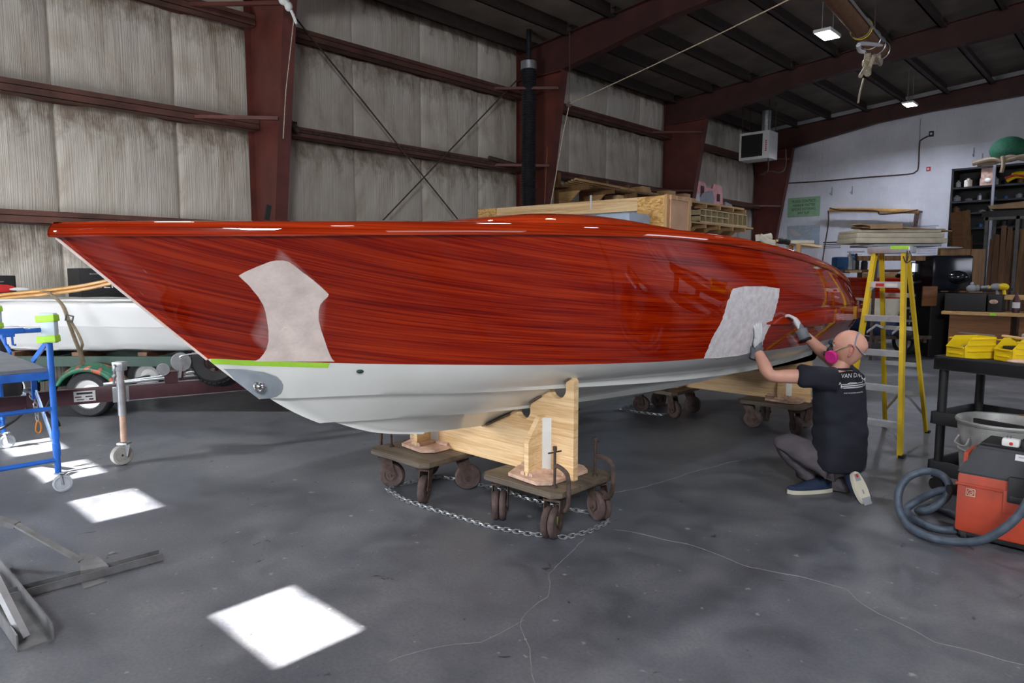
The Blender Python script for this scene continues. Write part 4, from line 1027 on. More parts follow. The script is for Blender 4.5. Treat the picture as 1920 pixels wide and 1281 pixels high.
for k in range(5):
    z = .29+.305*k; A = lr(fl[0], z); B = lr(fl[1], z); q = MB()
    q.box2((A.x, A.y-.036, z-.004), (B.x, A.y+.036, z), bevel=0)
    q.box2((A.x, A.y-.038, z-.052), (B.x, A.y-.034, z)); q.box2((A.x, A.y+.034, z-.03), (B.x, A.y+.038, z))
    for r in range(5): q.box2((A.x+.01, A.y-.028+r*.012, z), (B.x-.01, A.y-.024+r*.012, z+.002))
    s_ = q.obj('step', m_alu, ld)
    if k == 4:
        MB().box2(((A.x+B.x)/2-.08, A.y-.0395, z-.042), ((A.x+B.x)/2-.01, A.y-.038, z-.014)).obj('warning_label', m_redp, s_)
        MB().box2(((A.x+B.x)/2+.0, A.y-.0395, z-.042), ((A.x+B.x)/2+.10, A.y-.038, z-.012)).obj('paper_label', m_white, s_)
    if k in (0, 4):
        for s, X in ((1, A.x), (-1, B.x)):
            dz = -.17 if k == 0 else -.08
            MB().bar((X+s*.13 if k == 0 else X+s*.07, A.y, z-.03), (X+s*.01, A.y-.01, z+dz), .004, .022).obj('knee_brace', m_alu, ld)
for k, z in enumerate((.40, .70, 1.06, 1.38)):
    A = lr(rl[0], z); B = lr(rl[1], z); MB().bar(A, B, .006, .04).obj('rear_bar', m_alu, ld)
for a, b in ((lr(rl[1], .40), lr(rl[1], .16)), (lr(rl[0], .40), lr(rl[0], .16))):
    sg = -1 if a.x > -1.8 else 1
    MB().bar(V((a.x+sg*.16, a.y, a.z)), b, .004, .022).obj('knee_brace', m_alu, ld)
for X in (fl[0][1][0]+.03, fl[1][1][0]-.03):
    a = lr(fl[0], 1.05); b = lr(rl[0], 1.05); q = MB(); q.bar((X, a.y, 1.05), (X, (a.y+b.y)/2, 1.10), .004, .022); q.bar((X, (a.y+b.y)/2, 1.10), (X, b.y, 1.05), .004, .022); q.obj('spreader', m_alu, ld)
MB().box2((-1.975, 6.90, LT-.03), (-1.625, 7.15, LT+.03), bevel=.008).obj('top_cap', m_alu, ld)
MB().box2((-1.78, 6.895, LT+.005), (-1.63, 7.0, LT+.034)).obj('green_tape', m_green, ld)
q = MB(); 
for s in (-.02, .02): q.tube([(-1.635+s*.4, 6.90, 1.79), (-1.62+s, 6.89, 1.72), (-1.64, 6.885, 1.68), (-1.65-s, 6.895, 1.74)], .005, 6)
q.obj('hook_bracket', m_rust, ld)
# ------------------------------------------------------------------ black utility cart with yellow bins
ct_o = cd(3.10, 4.90, 0); CR = math.radians(-16)
ct = thing('utility_cart', 'black plastic utility cart with three shelves and yellow bins on top', 'cart', ct_o, CR)
CW, CDp = .86, .60
for nm, z, h in (('top_shelf', .90, .10), ('middle_shelf', .50, .09), ('bottom_shelf', .13, .10)):
    q = MB(); q.box2((-.03, -.03, z), (CW, CDp, z+(.085 if nm == 'top_shelf' else .012)))
    for a, b in (((-.03, -.03, z), (CW, -.005, z+h)), ((-.03, CDp-.025, z), (CW, CDp, z+h)), ((-.03, -.03, z), (-.005, CDp, z+h)), ((CW-.025, -.03, z), (CW, CDp, z+h))): q.box2(a, b, bevel=.005)
    q.obj(nm, m_black, ct, world=False)
for x in (.02, CW-.05):
    for y in (.02, CDp-.05):
        MB().cyl((x, y, .2), (x, y, .93), .030, n=18).obj('leg', m_black, ct, world=False)
        q = MB(); q.cyl((x, y-.016, .05), (x, y+.016, .05), .05, n=22); q.box((x, y, .115), (.06, .06, .03)); q.obj('caster', m_rubber, ct, world=False)
CRm = Matrix.Rotation(CR, 3, 'Z')
def cp(x, y, z): return ct_o+CRm @ V((x, y, z))
def bin_(x, y, rz, label, w_=.165, d_=.25, h_=.155):
    t = thing('storage_bin', label, 'bin', cp(x, y, .987), CR+rz, 'yellow bins on the cart')
    q = MB(); th = .004
    q.box2((-w_/2, -d_/2, 0), (w_/2, d_/2, th)); q.box2((-w_/2, d_/2-th, 0), (w_/2, d_/2, h_))
    for s in (-1, 1):
        q.prism([(s*w_/2, -d_/2, 0), (s*w_/2, d_/2, 0), (s*w_/2, d_/2, h_), (s*w_/2, -d_/4, h_), (s*w_/2, -d_/2, h_*.55)], (-s*th, 0, 0))
        for z in (.35, .62, .9): q.box((s*(w_/2+.004), .01, h_*z), (.009, d_*.9, .007))
    q.box2((-w_/2, -d_/2, 0), (w_/2, -d_/2+th, h_*.55)); q.box((0, -d_/2-.006, h_*.52), (w_*.9, .012, .008)); q.box((0, -d_/2-.003, h_*.22), (w_*.7, .006, .006))
    for s in (-1, 0, 1): q.box((s*w_*.3, d_/2+.002, h_*.5), (.006, .006, h_*.9))
    q.obj('bin_body', m_yelp, t, world=False); MB().box((0, 0, .035), (w_-.012, d_-.012, .05)).obj('dark_infill', m_black, t, world=False); return t  # black block low in the bin makes its inside dark
bin_(.12, .16, -.38, 'open yellow bin with a small tool inside, nearer the cart corner')
bin_(.40, .24, -.50, 'yellow bin holding dark material beside a rough grey pad')
tag(MB().box(cp(.40, .23, 1.075), (.11, .17, .03), rot=CR-.5, bevel=.006).obj('dark_sanding_block', m_black), 'black sanding block lying in the right yellow bin', 'block')
tag(MB().box(cp(.43, .36, 1.15), (.14, .09, .045), rot=CR+.2, bevel=.01).obj('abrasive_pad', m_greyf), 'rough grey abrasive pad leaning on the back yellow bin', 'pad')
tag(MB().bar(cp(.26, .30, 1.15), cp(.46, .24, 1.14), .03, .012).obj('wood_scrap', m_pine), 'pale wooden stick lying across the yellow bins', 'stick')
q = MB(); q.bar(cp(.08, .12, 1.06), cp(.15, .20, 1.12), .02, .01); q.cyl(cp(.12, .12, 1.06), cp(.15, .15, 1.07), .012, n=10)
tag(q.obj('hand_scraper', m_steel), 'grey hand scraper inside the nearer yellow bin', 'tool')
q = MB(); q.box(cp(.62, .16, 1.002), (.20, .12, .03), rot=CR+.25, bevel=.006)
tag(q.obj('grey_tray', m_greyf), 'flat grey block on the cart beside the yellow bins', 'block')
q = MB(); q.sph(cp(.47, .07, 1.0), .05, (1.6, .8, .35), 12); tag(q.obj('cleaning_rag', m_fill), 'crumpled brownish rag in front of the yellow bins', 'rag')
q = MB(); q.bar(cp(-.06, .36, 1.145), cp(.20, .30, 1.145), .03, .006); tag(q.obj('steel_rule', m_steel), 'thin steel rule lying behind the yellow bin', 'ruler')
q = MB(); q.sph(cp(.45, .30, .53), .16, (1.7, 1.0, .2), 16); tag(q.obj('cloth_bundle', m_greyf), 'grey cloth bundle on the middle cart shelf', 'cloth')
q = MB(); q.bar(cp(.35, .15, .60), cp(.78, .20, .66), .05, .03); tag(q.obj('wood_offcut', m_darkwood), 'brown wood offcut on the middle cart shelf', 'offcut')
# galvanised can
gc = cd(3.245, 4.42, 0)
g = thing('metal_bin', 'dusty galvanised round bin without lid behind the orange vacuum', 'bin', gc)
q = MB(); q.lathe([(0, .01), (.205, .01), (.21, .02), (.262, .60), (.272, .605), (.276, .618), (.270, .63), (.258, .625), (.250, .60), (.200, .03), (0, .03)], (0, 0, 0), n=48); q.obj('bin_body', m_galv, g, world=False)
q = MB()
for z, r in ((.20, .229), (.42, .248)): q.lathe([(r-.002, z-.008), (r+.006, z), (r-.002, z+.008)], n=48)
q.obj('rib', m_galv, g, world=False)
for s in (-1, 1):
    u = V((R_.x*s, R_.y*s, 0)); w_ = V((-u.y, u.x, 0)); q = MB()
    q.tube([u*.262+w_*.05+V((0, 0, .52)), u*.285+w_*.05+V((0, 0, .47)), u*.285-w_*.05+V((0, 0, .47)), u*.262-w_*.05+V((0, 0, .52))], .006, 8); q.obj('handle', m_galv, g, world=False)
# ------------------------------------------------------------------ orange workshop vacuum
VO = V((-.79, 4.73, 0)); VR = math.radians(-3)
vc = thing('workshop_vacuum', 'orange and black workshop vacuum cleaner with grey hose', 'vacuum', VO, VR)
VW, VD = .48, .40
q = MB(); q.box2((0, 0, .05), (VW, VD, .415), bevel=.025)
q.obj('tank', m_orange, vc, world=False)
q = MB(); q.box2((-.004, -.008, .335), (.25, -.0, .352), bevel=.003); q.box2((-.004, -.008, .335), (.0, VD, .352)); q.box2((.235, -.012, .22), (.405, 0, .352), bevel=.004); q.obj('tank_ridge', m_orange, vc, world=False)
MB().box2((.02, .02, .02), (VW-.02, VD-.02, .06), bevel=.01).obj('base', m_black, vc, world=False)
for x in (.05, VW-.05):
    for y in (.04, VD-.04): MB().cyl((x-.015, y, .028), (x+.015, y, .028), .028, n=18).obj('caster', m_rubber, vc, world=False)
m_lid = M('dusty_black_lid', (.035, .038, .045), .6, var=.3, scale=4)
q = MB(); h0, h1 = .405, .575; a = [(-.005, -.008), (VW+.005, -.008), (VW+.005, VD+.008), (-.005, VD+.008)]; b = [(.075, .05), (VW-.01, .05), (VW-.01, VD-.03), (.075, VD-.03)]
v0 = [q.bm.verts.new((x, y, h0)) for x, y in a]; v1 = [q.bm.verts.new((x, y, h1)) for x, y in b]
q.bm.faces.new(v0[::-1]); q.bm.faces.new(v1)
for i in range(4): q.bm.faces.new((v0[i], v0[(i+1) % 4], v1[(i+1) % 4], v1[i]))
bmesh.ops.bevel(q.bm, geom=q.bm.edges[:], offset=.012, segments=2, affect='EDGES')
lid = q.obj('lid', m_lid, vc, world=False)
q = MB(); q.box2((.09, .09, .575), (VW-.05, VD-.06, .592), bevel=.006); q.tube([(.30, .1, .585), (.31, .1, .64), (.42, .12, .65), (.50, .12, .63), (.50, .12, .56)], .018, 10); q.obj('carry_handle', m_black, lid, world=False)
q = MB(); q.box2((.255, -.030, .29), (.385, .01, .44), bevel=.010); q.box2((.27, -.036, .30), (.37, -.028, .335), bevel=.004); q.obj('latch', m_black, vc, world=False)
q = MB(); q.box2((.018, .03, .42), (.045, .30, .53), bevel=.01); q.obj('side_grip', m_orange, lid, world=False)
# power plug adapter on the lid, label strip, maker's mark
q = MB(); q.box((.235, .10, .615), (.085, .06, .045), bevel=.012); ad = q.obj('plug_adapter', m_white, vc, world=False)
q = MB()
for x in (.215, .232): q.box((x, .095, .643), (.006, .003, .022))
q.obj('plug_pin', m_chrome, ad, world=False)
MB().sph((.24, .068, .612), .010, (1, .2, 1), 10).obj('red_mark', m_redp, ad, world=False)
sl = V((0, (.05+.008), (h1-h0))).normalized(); 
Rl2 = basis((1, 0, 0), sl)
q = MB(); q.box((.365, .036, .545), (.19, .035, .004), rot=Rl2); ls = q.obj('label_strip', m_paper, lid, world=False)
q = MB()
for k in range(2): q.box((.365, .034-.004*0+k*.002, .549-.006*k+.0), (.16, .005, .003), rot=Rl2)
q.obj('print', m_greyf, ls, world=False)
q = MB(); c = V((.075, -.002, .30))
for (x, y, w_, h_) in ((0, .021, .048, .004), (0, -.021, .048, .004), (-.022, 0, .004, .045), (.022, 0, .004, .045)): q.box(c+V((x, -.002, y)), (w_, .004, h_))
q.lathe([(.016, -.002), (.013, -.002), (.013, .002), (.016, .002)], c+V((0, -.003, 0)), (0, 1, 0), 20, closed=True); q.lathe([(.008, -.002), (.005, -.002), (.005, .002), (.008, .002)], c+V((0.003, -.003, -.003)), (0, 1, 0), 16, closed=True)
q.obj('square_emblem', m_fill, vc, world=False)
q = MB(); pt = P(1803, 918, D=4.1); q.cyl(pt-R_*.02, pt+R_*.06, .034, n=20); q.cyl(pt-R_*.08, pt-R_*.02, .030, n=20); q.obj('hose_port', m_black, vc)
hp_ = [(1797, 918, .245, 0), (1760, 921, .20, 0), (1722, 938, .11, 0), (1700, 955, .05, 0), (1712, 972, .03, 0), (1750, 990, .03, 0), (1790, 994, .03, 0), (1808, 985, .03, 0), (1795, 968, .03, 0), (1745, 951, .03, 0), (1722, 958, .05, 0), (1745, 955, .09, 0), (1772, 935, .17, 0), (1780, 912, .25, 0), (1765, 891, .31, 0), (1735, 884, .33, 0), (1702, 896, .28, 0), (1686, 922, .19, 0), (1686, 955, .09, 0), (1705, 988, .036, 0), (1745, 1008, .034, 0), (1790, 1016, .045, 0), (1838, 1014, .10, 0), (1880, 993, .20, 0), (1915, 960, .31, 0), (1950, 900, .50, 0), (1985, 850, .68, 0)]
pts = []
for i, (x, y, z, _) in enumerate(hp_):
    p = P(x, y, Z=z); pts.append(p)
q = MB(); q.tube(pts, .0235, 12, res=10)
# ribbed look: radius ripples
hs = q.obj('hose', m_hose, vc)
# ------------------------------------------------------------------ end-wall fixtures and signs
RB = basis((1, 0, 0), (0, 0, 1))
def onwall(px0, py0, px1, py1, Y, name, mat, th=.02, cat=None, label=None, bevel=0):
    a = P(px0, py0, Y=Y); b = P(px1, py1, Y=Y); t = thing(name, label, cat, ((a.x+b.x)/2, Y, (a.z+b.z)/2))
    MB().box2((a.x, Y-th, min(a.z, b.z)), (b.x, Y, max(a.z, b.z)), bevel=bevel).obj('board' if th > .005 else 'sheet', mat, t); return t, a, b
YS = YB-.015
sg_, a, b = onwall(1478, 372, 1537, 405, YS, 'painted_sign', m_signg, .02, 'sign', 'pale green sign asking visitors to contact the harbor master, on the white wall', .004)
W_ = b.x-a.x; H_ = a.z-b.z
for k, ln in enumerate(('PLEASE CONTACT', 'HARBOR MASTER', 'BEFORE ENTERING', 'ANY SLIP')):
    text(ln, H_*.20, m_ink, ((a.x+b.x)/2, YS-.022, a.z-H_*(.27+.20*k)), RB, sg_, align='CENTER', sx=W_*.82/(H_*.20*.62*15)*1.0)
mp_, a, b = onwall(1476, 424, 1536, 466, YS, 'wall_map', m_map, .004, 'map', 'faded blue and beige map pinned below the green sign')
q = MB(); q.box2((b.x-.25, YS-.0055, b.z+.05), (b.x-.04, YS-.004, a.z-.1)); q.obj('blue_area', m_glass, mp_)
for i, (x0, y0, x1, y1, lb) in enumerate(((1540, 452, 1583, 467, 'printed white notice to the right of the map'), (1585, 468, 1622, 492, 'printed white notice low beside the ladder'), (1716, 423, 1762, 432, 'printed white notice just above the stacked foam boards'), (1716, 458, 1762, 478, 'printed white notice below the stacked foam boards'))):
    n_, a, b = onwall(x0, y0, x1, y1, YS, 'paper_notice', m_paper, .004, 'notice', lb); n_['group'] = 'paper notices on the end wall'
    q = MB(); hh = abs(a.z-b.z)
    for k in range(4): q.box2((a.x+.06, YS-.0055, max(a.z, b.z)-hh*(.2+.2*k)-.02), (a.x+(b.x-a.x)*(.85 if k else .95), YS-.004, max(a.z, b.z)-hh*(.2+.2*k)+(.02 if k == 0 else .0)))
    q.obj('print', m_greyf if i else m_ink, n_)
fs, a, b = onwall(1446, 392, 1455, 407, YS, 'fire_sign', m_redp, .01, 'sign', 'small red fire extinguisher sign beside the far red column')
q = MB(); cx, cz = (a.x+b.x)/2, (a.z+b.z)/2; q.prism([(cx-.03, YS-.013, cz), (cx+.03, YS-.013, cz), (cx, YS-.013, cz-.07)], (0, .002, 0)); q.box((cx, YS-.012, cz+.03), (.02, .002, .06)); q.obj('white_arrow', m_white, fs)
def wtube(pix, r, name, label, cat, mat, Y=YS-.02):
    return tag(MB().tube([P(x, y, Y=Y) for x, y in pix], r, 6, smooth=True).obj(name, mat), label, cat)
wtube([(1452, 345), (1540, 340), (1620, 333), (1700, 327), (1717, 322), (1722, 312), (1724, 270), (1728, 262), (1741, 255)], .022, 'conduit', 'dark cable run along the white block wall up to a small box', 'cable', m_rust)
wtube([(1724, 266), (1725, 240), (1726, 222)], .012, 'conduit', 'thin vertical conduit rising toward the roof on the white wall', 'conduit', m_greyf)
for x0, y0, x1, y1, nm, mt_, lb, ct_ in ((1743, 247, 1751, 256, 'junction_box', m_black, 'small black electrical box high on the white wall', 'box'), (1738, 314, 1745, 321, 'fire_alarm', m_redp, 'small red fire alarm below the black electrical box', 'alarm')):
    t, a, b = onwall(x0, y0, x1, y1, YS, nm, mt_, .08, ct_, lb, .01)
    MB().sph(((a.x+b.x)/2, YS-.08, (a.z+b.z)/2), abs(b.x-a.x)*.28, (1, .5, 1), 10).obj('lens', m_white, t)
# wall brackets
for i, (x, y, lb) in enumerate(((1560, 362, 'small grey wall bracket above the hanging spar, left one'), (1598, 360, 'small grey wall bracket above the hanging spar, right one'), (1826, 289, 'grey angled wall bracket up beside the shelving'), (1842, 300, 'grey angled wall bracket just above the black shelving'), (1853, 306, 'grey angled wall bracket half hidden behind the shelving top'))):
    p = P(x, y, Y=YS); t = thing('wall_bracket', lb, 'bracket', p, 0, 'wall brackets')
    MB().box((0, -.012, .05), (.03, .02, .26)).obj('back_plate', m_greyf, t, world=False)
    q = MB(); q.bar((0, -.01, -.06), (0.02, -.24, -.04), .03, .02); q.bar((0, -.02, .10), (.02, -.2, -.04), .015, .015); q.obj('arm', m_greyf, t, world=False)
# hanging spar with ropes
spr = thing('hanging_spar', 'wooden spar with rope slung level across the white wall', 'spar', P(1640, 396, Y=YB-.4))
q = MB(); a = P(1556, 394, Y=YB-.4); b = P(1722, 397, Y=YB-.4); q.tube([a, a.lerp(b, .5)+V((0, 0, .02)), b], .065, 10); q.obj('spar', m_gold, spr)
q = MB(); q.tube([a+V((0, -.03, .06)), a+V((.3, -.08, -.02)), a+V((.7, -.08, -.05)), a+V((1.4, -.07, -.12)), a.lerp(b, .6)+V((0, -.07, -.10)), b+V((-.4, -.08, .0)), b+V((0, -.05, .05))], .022, 6); q.obj('lashing', m_rust, spr)
q = MB(); q.tube([a+V((-.04, -.02, -.02)), P(1553, 420, Y=YB-.45), P(1545, 470, Y=YB-.5), P(1541, 500, Y=YB-.5)], .022, 6); q.obj('sling', m_rust, spr)
q = MB(); q.tube([b, P(1716, 402, Y=YB-.4), P(1713, 425, Y=YB-.5)], .02, 6); q.bar(b+V((0, 0, 0)), P(1716, 425, Y=YB-.4), .05, .10); q.obj('support_arm', m_rust, spr)
for x in (a, b): MB().bar(x, V((x.x, YS, x.z+.02)), .05, .05).obj('wall_hook', m_rust, spr)
# ------------------------------------------------------------------ unit heater
hx0 = P(1443, 243, Y=20.0)
hw, hd = .92, .62
ht_ = thing('unit_heater', 'white unit heater with dark louvred face hanging below the roof', 'heater', (hx0.x-hw/2, 20+hd/2, hx0.z-.8))
q = MB(); q.box2((hx0.x-hw, 20, hx0.z-.80), (hx0.x, 20+hd, hx0.z), bevel=.015); q.obj('casing', m_white, ht_)
q = MB(); q.box2((hx0.x-hw+.08, 19.985, hx0.z-.72), (hx0.x-.20, 20.0, hx0.z-.08)); gr = q.obj('grille', m_black, ht_)
for k in range(9):
    z = hx0.z-.68+k*.068; MB().bar((hx0.x-hw+.11, 19.975, z), (hx0.x-.23, 19.975, z), .03, .012).obj('louvre', m_black, gr)
q = MB()
for k in range(6): q.box((hx0.x-.09, 19.997, hx0.z-.30-k*.055), (.035, .006, .038))
q.obj('lettering', m_redp, ht_)
q = MB(); q.cyl((hx0.x-.25, 20.35, hx0.z), (hx0.x-.25, 20.35, hx0.z+.62), .13, n=20); q.cyl((hx0.x-.25, 20.35, hx0.z+.1), (hx0.x-.25, 20.35, hx0.z+.13), .14, n=20); q.obj('flue', m_steel, ht_)
for x in (hx0.x-hw+.06, hx0.x-.06):
    for y in (20.06, 20+hd-.06): MB().cyl((x, y, hx0.z), (x, y, zroof(x)-.05), .010, n=6).obj('hanger_rod', m_rust, ht_)
q = MB(); c = V((hx0.x-.05, 20.1, hx0.z-.8)); q.tube([c, c+V((0, 0, -.35)), c+V((-.1, 0, -.42))], .02, 6); q.tube([c+V((.3, .5, .3)), c+V((.32, .5, -.2)), c+V((.22, .4, -.38)), c+V((.0, .1, -.36)), c+V((-.2, 0, -.44))], .016, 6); q.box(c+V((-.15, 0, -.45)), (.12, .05, .06)); q.obj('gas_pipe', m_rust, ht_)
# black duct beside the second column
p = P(991, 300, X=-9.75)
dt = thing('flexible_duct', 'black corrugated duct rising beside the second red column', 'duct', (p.x, p.y, 0))
q = MB(); prof = []; zt = P(991, 118, X=-9.75).z
r0 = .155
for k in range(int((zt-.02)/.05)): prof += [(r0, .02+k*.05), (r0-.022, .045+k*.05)]
prof = [(0, .02)]+prof+[(0, zt-.02)]
q.lathe(prof, (p.x, p.y, 0), n=24); q.obj('hose_body', m_duct, dt, ang=60)
MB().cyl((p.x, p.y, zt-.14), (p.x, p.y, zt+.02), r0+.012, n=28).obj('collar', m_steel, dt)
MB().cyl((p.x, p.y, zt+.02), (p.x, p.y, zroof(p.x)+.0), .05, n=12).obj('riser', m_duct, dt)
# copper pipe on second column, ropes and fixings
tag(MB().tube([P(1021, 385, X=-9.6), P(1028, 250, X=-9.6), P(1033, 160, X=-9.6), P(1034, 128, X=-9.6), P(1044, 140, X=-9.6), P(1034, 152, X=-9.6)], .012, 6, smooth=False).obj('copper_pipe', M('copper_pipe', (.30, .12, .06), .5, .4)), 'thin copper pipe with a bent top running up the second red column', 'pipe')
tag(MB().tube([P(1066, 196, D=11.5), P(1200, 134, D=10.0), P(1340, 68, D=8.6), P(1490, -6, D=7.2), P(1560, -40, D=6.8)], .008, 5, smooth=False).obj('rope_line', m_rope), 'long pale line crossing below the roof beams to a small pulley', 'rope')
pu = thing('pulley', 'small dark pulley where the pale line turns down', 'pulley', P(1067, 196, D=11.5))
MB().cyl(P(1067, 196, D=11.46), P(1067, 196, D=11.54), .045, n=16).obj('sheave', m_rust, pu)
MB().tube([P(1067, 196, D=11.5), P(1068, 120, D=11.5), P(1068, 60, D=11.5)], .004, 5, smooth=False).obj('hanger_line', m_rust, pu)
tag(MB().tube([P(1067, 198, D=11.5), P(1056, 250, D=11.5), P(1044, 320, D=11.5), P(1030, 400, D=11.5)], .008, 5, smooth=False).obj('rope_line', m_rope), 'pale line dropping from the pulley toward the deck', 'rope')
tag(MB().tube([P(552, 26, D=9.6), P(545, 90, D=9.6), P(536, 170, D=9.6), P(531, 260, D=9.6)], .007, 5, smooth=False).obj('rope_line', m_rope), 'short pale cord hanging beside the nearest red column', 'rope')
q = MB(); c = P(541, 12, D=9.6); q.sph(c, .055, (1, 1, 1.2), 12); q.sph(P(532, 0, D=9.6), .07, (1, 1, 1), 12); q.tube([P(546, 20, D=9.6), P(552, 34, D=9.6), P(556, 45, D=9.6)], .02, 8)
tag(q.obj('insulator', m_white), 'white insulators at the top of the nearest red column', 'fixing')
# objects lying on the girts
for i, (a, b, r, lb) in enumerate((((532, 218), (560, 248), .055, 'dark pipe offcut lying on the girt beside the nearest red column'), ((536, 232), (556, 236), .06, 'second dark pipe offcut wedged on the girt beside the nearest red column'), ((917, 296), (968, 310), .045, 'dark pipe offcut resting on the girt near the black duct'))):
    A = P(*a, X=-10.18); B = P(*b, X=-10.12); tag(MB().cyl(A, B, r, n=14).obj('pipe_offcut', m_rust), lb, 'pipe', 'pipe offcuts on the girts')
tag(MB().tube([P(556, 245, X=-10.2), P(700, 268, X=-10.2), P(900, 302, X=-10.2), P(965, 314, X=-10.2)], .03, 8).obj('long_pipe', m_rust), 'long dark pipe lying along the girt behind the boat', 'pipe')
# ------------------------------------------------------------------ wooden crate frame behind the boat
cf = thing('crate_frame', 'tall crate frame of lumber with OSB and plywood corner panels behind the boat', 'crate', (-6.8, 8.9, 0))
yc = 8.55
L0 = P(900, 393, Y=yc); L1 = P(1252, 366, Y=yc)
zt = (L0.z+L1.z)/2
q = MB(); q.prism([(L0.x, yc, L0.z), (L1.x, yc, L1.z), (L1.x, yc, L1.z-.19), (L0.x, yc, L0.z-.19)], (0, .04, 0)); q.obj('top_rail', m_pine, cf)
q = MB(); q.prism([(L0.x+.3, yc+.05, L0.z-.16), (L1.x-.3, yc+.05, L1.z-.17), (L1.x-.3, yc+.05, L1.z-.26), (L0.x+.3, yc+.05, L0.z-.21)], (0, .03, 0)); q.obj('inner_rail', m_greyf, cf)
a = P(1196, 374, Y=yc-.02); b = P(1247, 366, Y=yc-.02)
q = MB(); q.prism([(a.x, yc-.03, a.z+.02), (b.x, yc-.03, b.z), (b.x, yc-.03, 1.2), (P(1230, 425, Y=yc-.02).x, yc-.03, 1.2), (P(1226, 400, Y=yc-.02).x, yc-.03, 1.9), (a.x, yc-.03, a.z-.28)], (0, .018, 0)); q.obj('osb_panel', m_osb, cf)
q = MB(); q.box2((b.x, yc-.04, 0), (b.x+.045, yc+.06, b.z+.01)); q.obj('corner_post', m_pinez, cf)
m_plyp = M('pale_plywood', (.60, .38, .24), .6, var=.12, scale=3)
q = MB(); q.box2((b.x+.05, yc+.03, 0), (b.x+.068, yc+.52, b.z-.01)); q.obj('plywood_panel', m_plyp, cf)
q = MB(); q.box2((b.x+.045, yc+.02, b.z-.06), (b.x+.085, yc+.54, b.z+.0)); q.box2((b.x+.045, yc+.50, 0), (b.x+.09, yc+.56, b.z)); q.obj('edge_batten', m_edge, cf)
q = MB(); q.box2((L0.x-.02, yc-.03, 0), (L0.x+.42, yc-.01, L0.z)); q.obj('osb_panel', m_osb, cf)
for x, y in ((L0.x, yc+.5), (L0.x, yc+.02)): MB().box2((x, y, 0), (x+.045, y+.09, L0.z-.19)).obj('corner_post', m_pinez, cf)
q = MB(); q.bar((L0.x, yc+.5, zt-.1), (b.x, yc+.5, zt-.1), .04, .14); q.obj('back_rail', m_pine, cf)
tg_ = P(1108, 380, Y=yc-.005); MB().box((tg_.x, yc-.004, tg_.z-.0), (.03, .008, .22)).obj('paper_tag', m_paper, cf)
c0_, c1_ = P(1150, 405, X=-6.4), P(1226, 412, X=-5.4)
q = MB(); q.box2((-5.85, 7.9, 0), (-5.25, 8.45, P(1200, 406, X=-5.6).z), bevel=.06)
tag(q.obj('wrapped_crate', m_glass), 'pale blue wrapped bulky box half hidden behind the deck and crate', 'box')
# ------------------------------------------------------------------ lumber rack on the left wall
def XL(px, py, X): return P(px, py, X=X)
lr_ = thing('lumber_rack', 'brown timber wall rack carrying short boards behind the crate frame', 'rack', (-10.1, XL(1100, 360, -10).y, 0))
for k, (px, pt_) in enumerate(((1046, 324), (1093, 332), (1136, 340), (1176, 347), (1214, 352))):
    a = XL(px, pt_, -10.05)
    MB().box2((-10.12, a.y-.05, .0), (-10.0, a.y+.05, a.z)).obj('rack_post', m_brown, lr_)
    zb = XL(px, pt_+27, -10.05).z
    MB().box2((-10.05, a.y-.02, zb-.12), (-9.15, a.y+.02, zb)).obj('bracket_arm', m_brown, lr_)
    MB().prism([(-10.0, a.y-.015, zb-.12), (-9.4, a.y-.015, zb-.12), (-10.0, a.y-.015, zb-.6)], (0, .03, 0)).obj('gusset', m_pine2, lr_)
ya = XL(1046, 350, -10.05).y; yb = XL(1214, 360, -10.05).y; zb = XL(1130, 366, -10.05).z
for j in range(3):
    x = -9.9+.24*j; MB().box2((x, ya-.3+j*.4, zb), (x+.2, yb-.2-j*.3, zb+.045)).obj('shelf_board', m_brown, lr_)
bd = random.Random(4)
for i in range(9):
    y = ya+1.5+i*.40; L = bd.uniform(.18, .36); h = bd.uniform(-.02, .10); x = -9.85+bd.uniform(0, .3)
    lab = 'short yellow pine block on the wall rack, number %d counted from the duct' % (i+1)
    lab = ['short pine block', 'pine block'][i % 2]+' on the timber wall rack, '+['nearest the second column', 'second from the second column', 'third from the second column', 'fourth from the second column', 'in the middle of the row', 'fourth from the crate side', 'third from the crate side', 'second from the crate side', 'nearest the crate side'][i]
    tag(MB().box2((x, y, zb+.046), (x+.35, y+min(L, .5), zb+.046+h+.08), bevel=.004).obj('wood_block', m_pine2), lab, 'block', 'wood blocks on the wall rack')
for i in range(4):
    y = ya+.5+i*.2; tag(MB().bar((-9.75+i*.09, ya-.1, zb+.10+i*.02), (-9.78+i*.09, ya+2.4+i*.3, zb+.07+i*.01), .05, .05).obj('long_batten', m_pine2), 'long wooden batten on the wall rack, '+['closest to the wall', 'second from the wall', 'third from the wall', 'farthest from the wall'][i], 'batten', 'battens on the wall rack')
z2 = XL(1110, 382, -9.9).z
q = MB().box2((-10.1, ya+1.0, z2-.05), (-9.4, yb+.5, z2)); q.obj('lower_shelf', m_pine2, lr_)
for i in range(5):
    y = ya+1.6+i*.66; tag(MB().box2((-9.9, y, z2), (-9.5, y+.5, z2+[.22, .1, .30, .16, .24][i]), bevel=.004).obj('board_stack', [m_pine, m_black, m_pine, m_darkwood, m_pine][i]), ['pale board stack', 'dark flat case', 'tall pale carton', 'dark brown panel stack', 'pale panel stack'][i]+' on the lower shelf of the timber wall rack', 'stack')
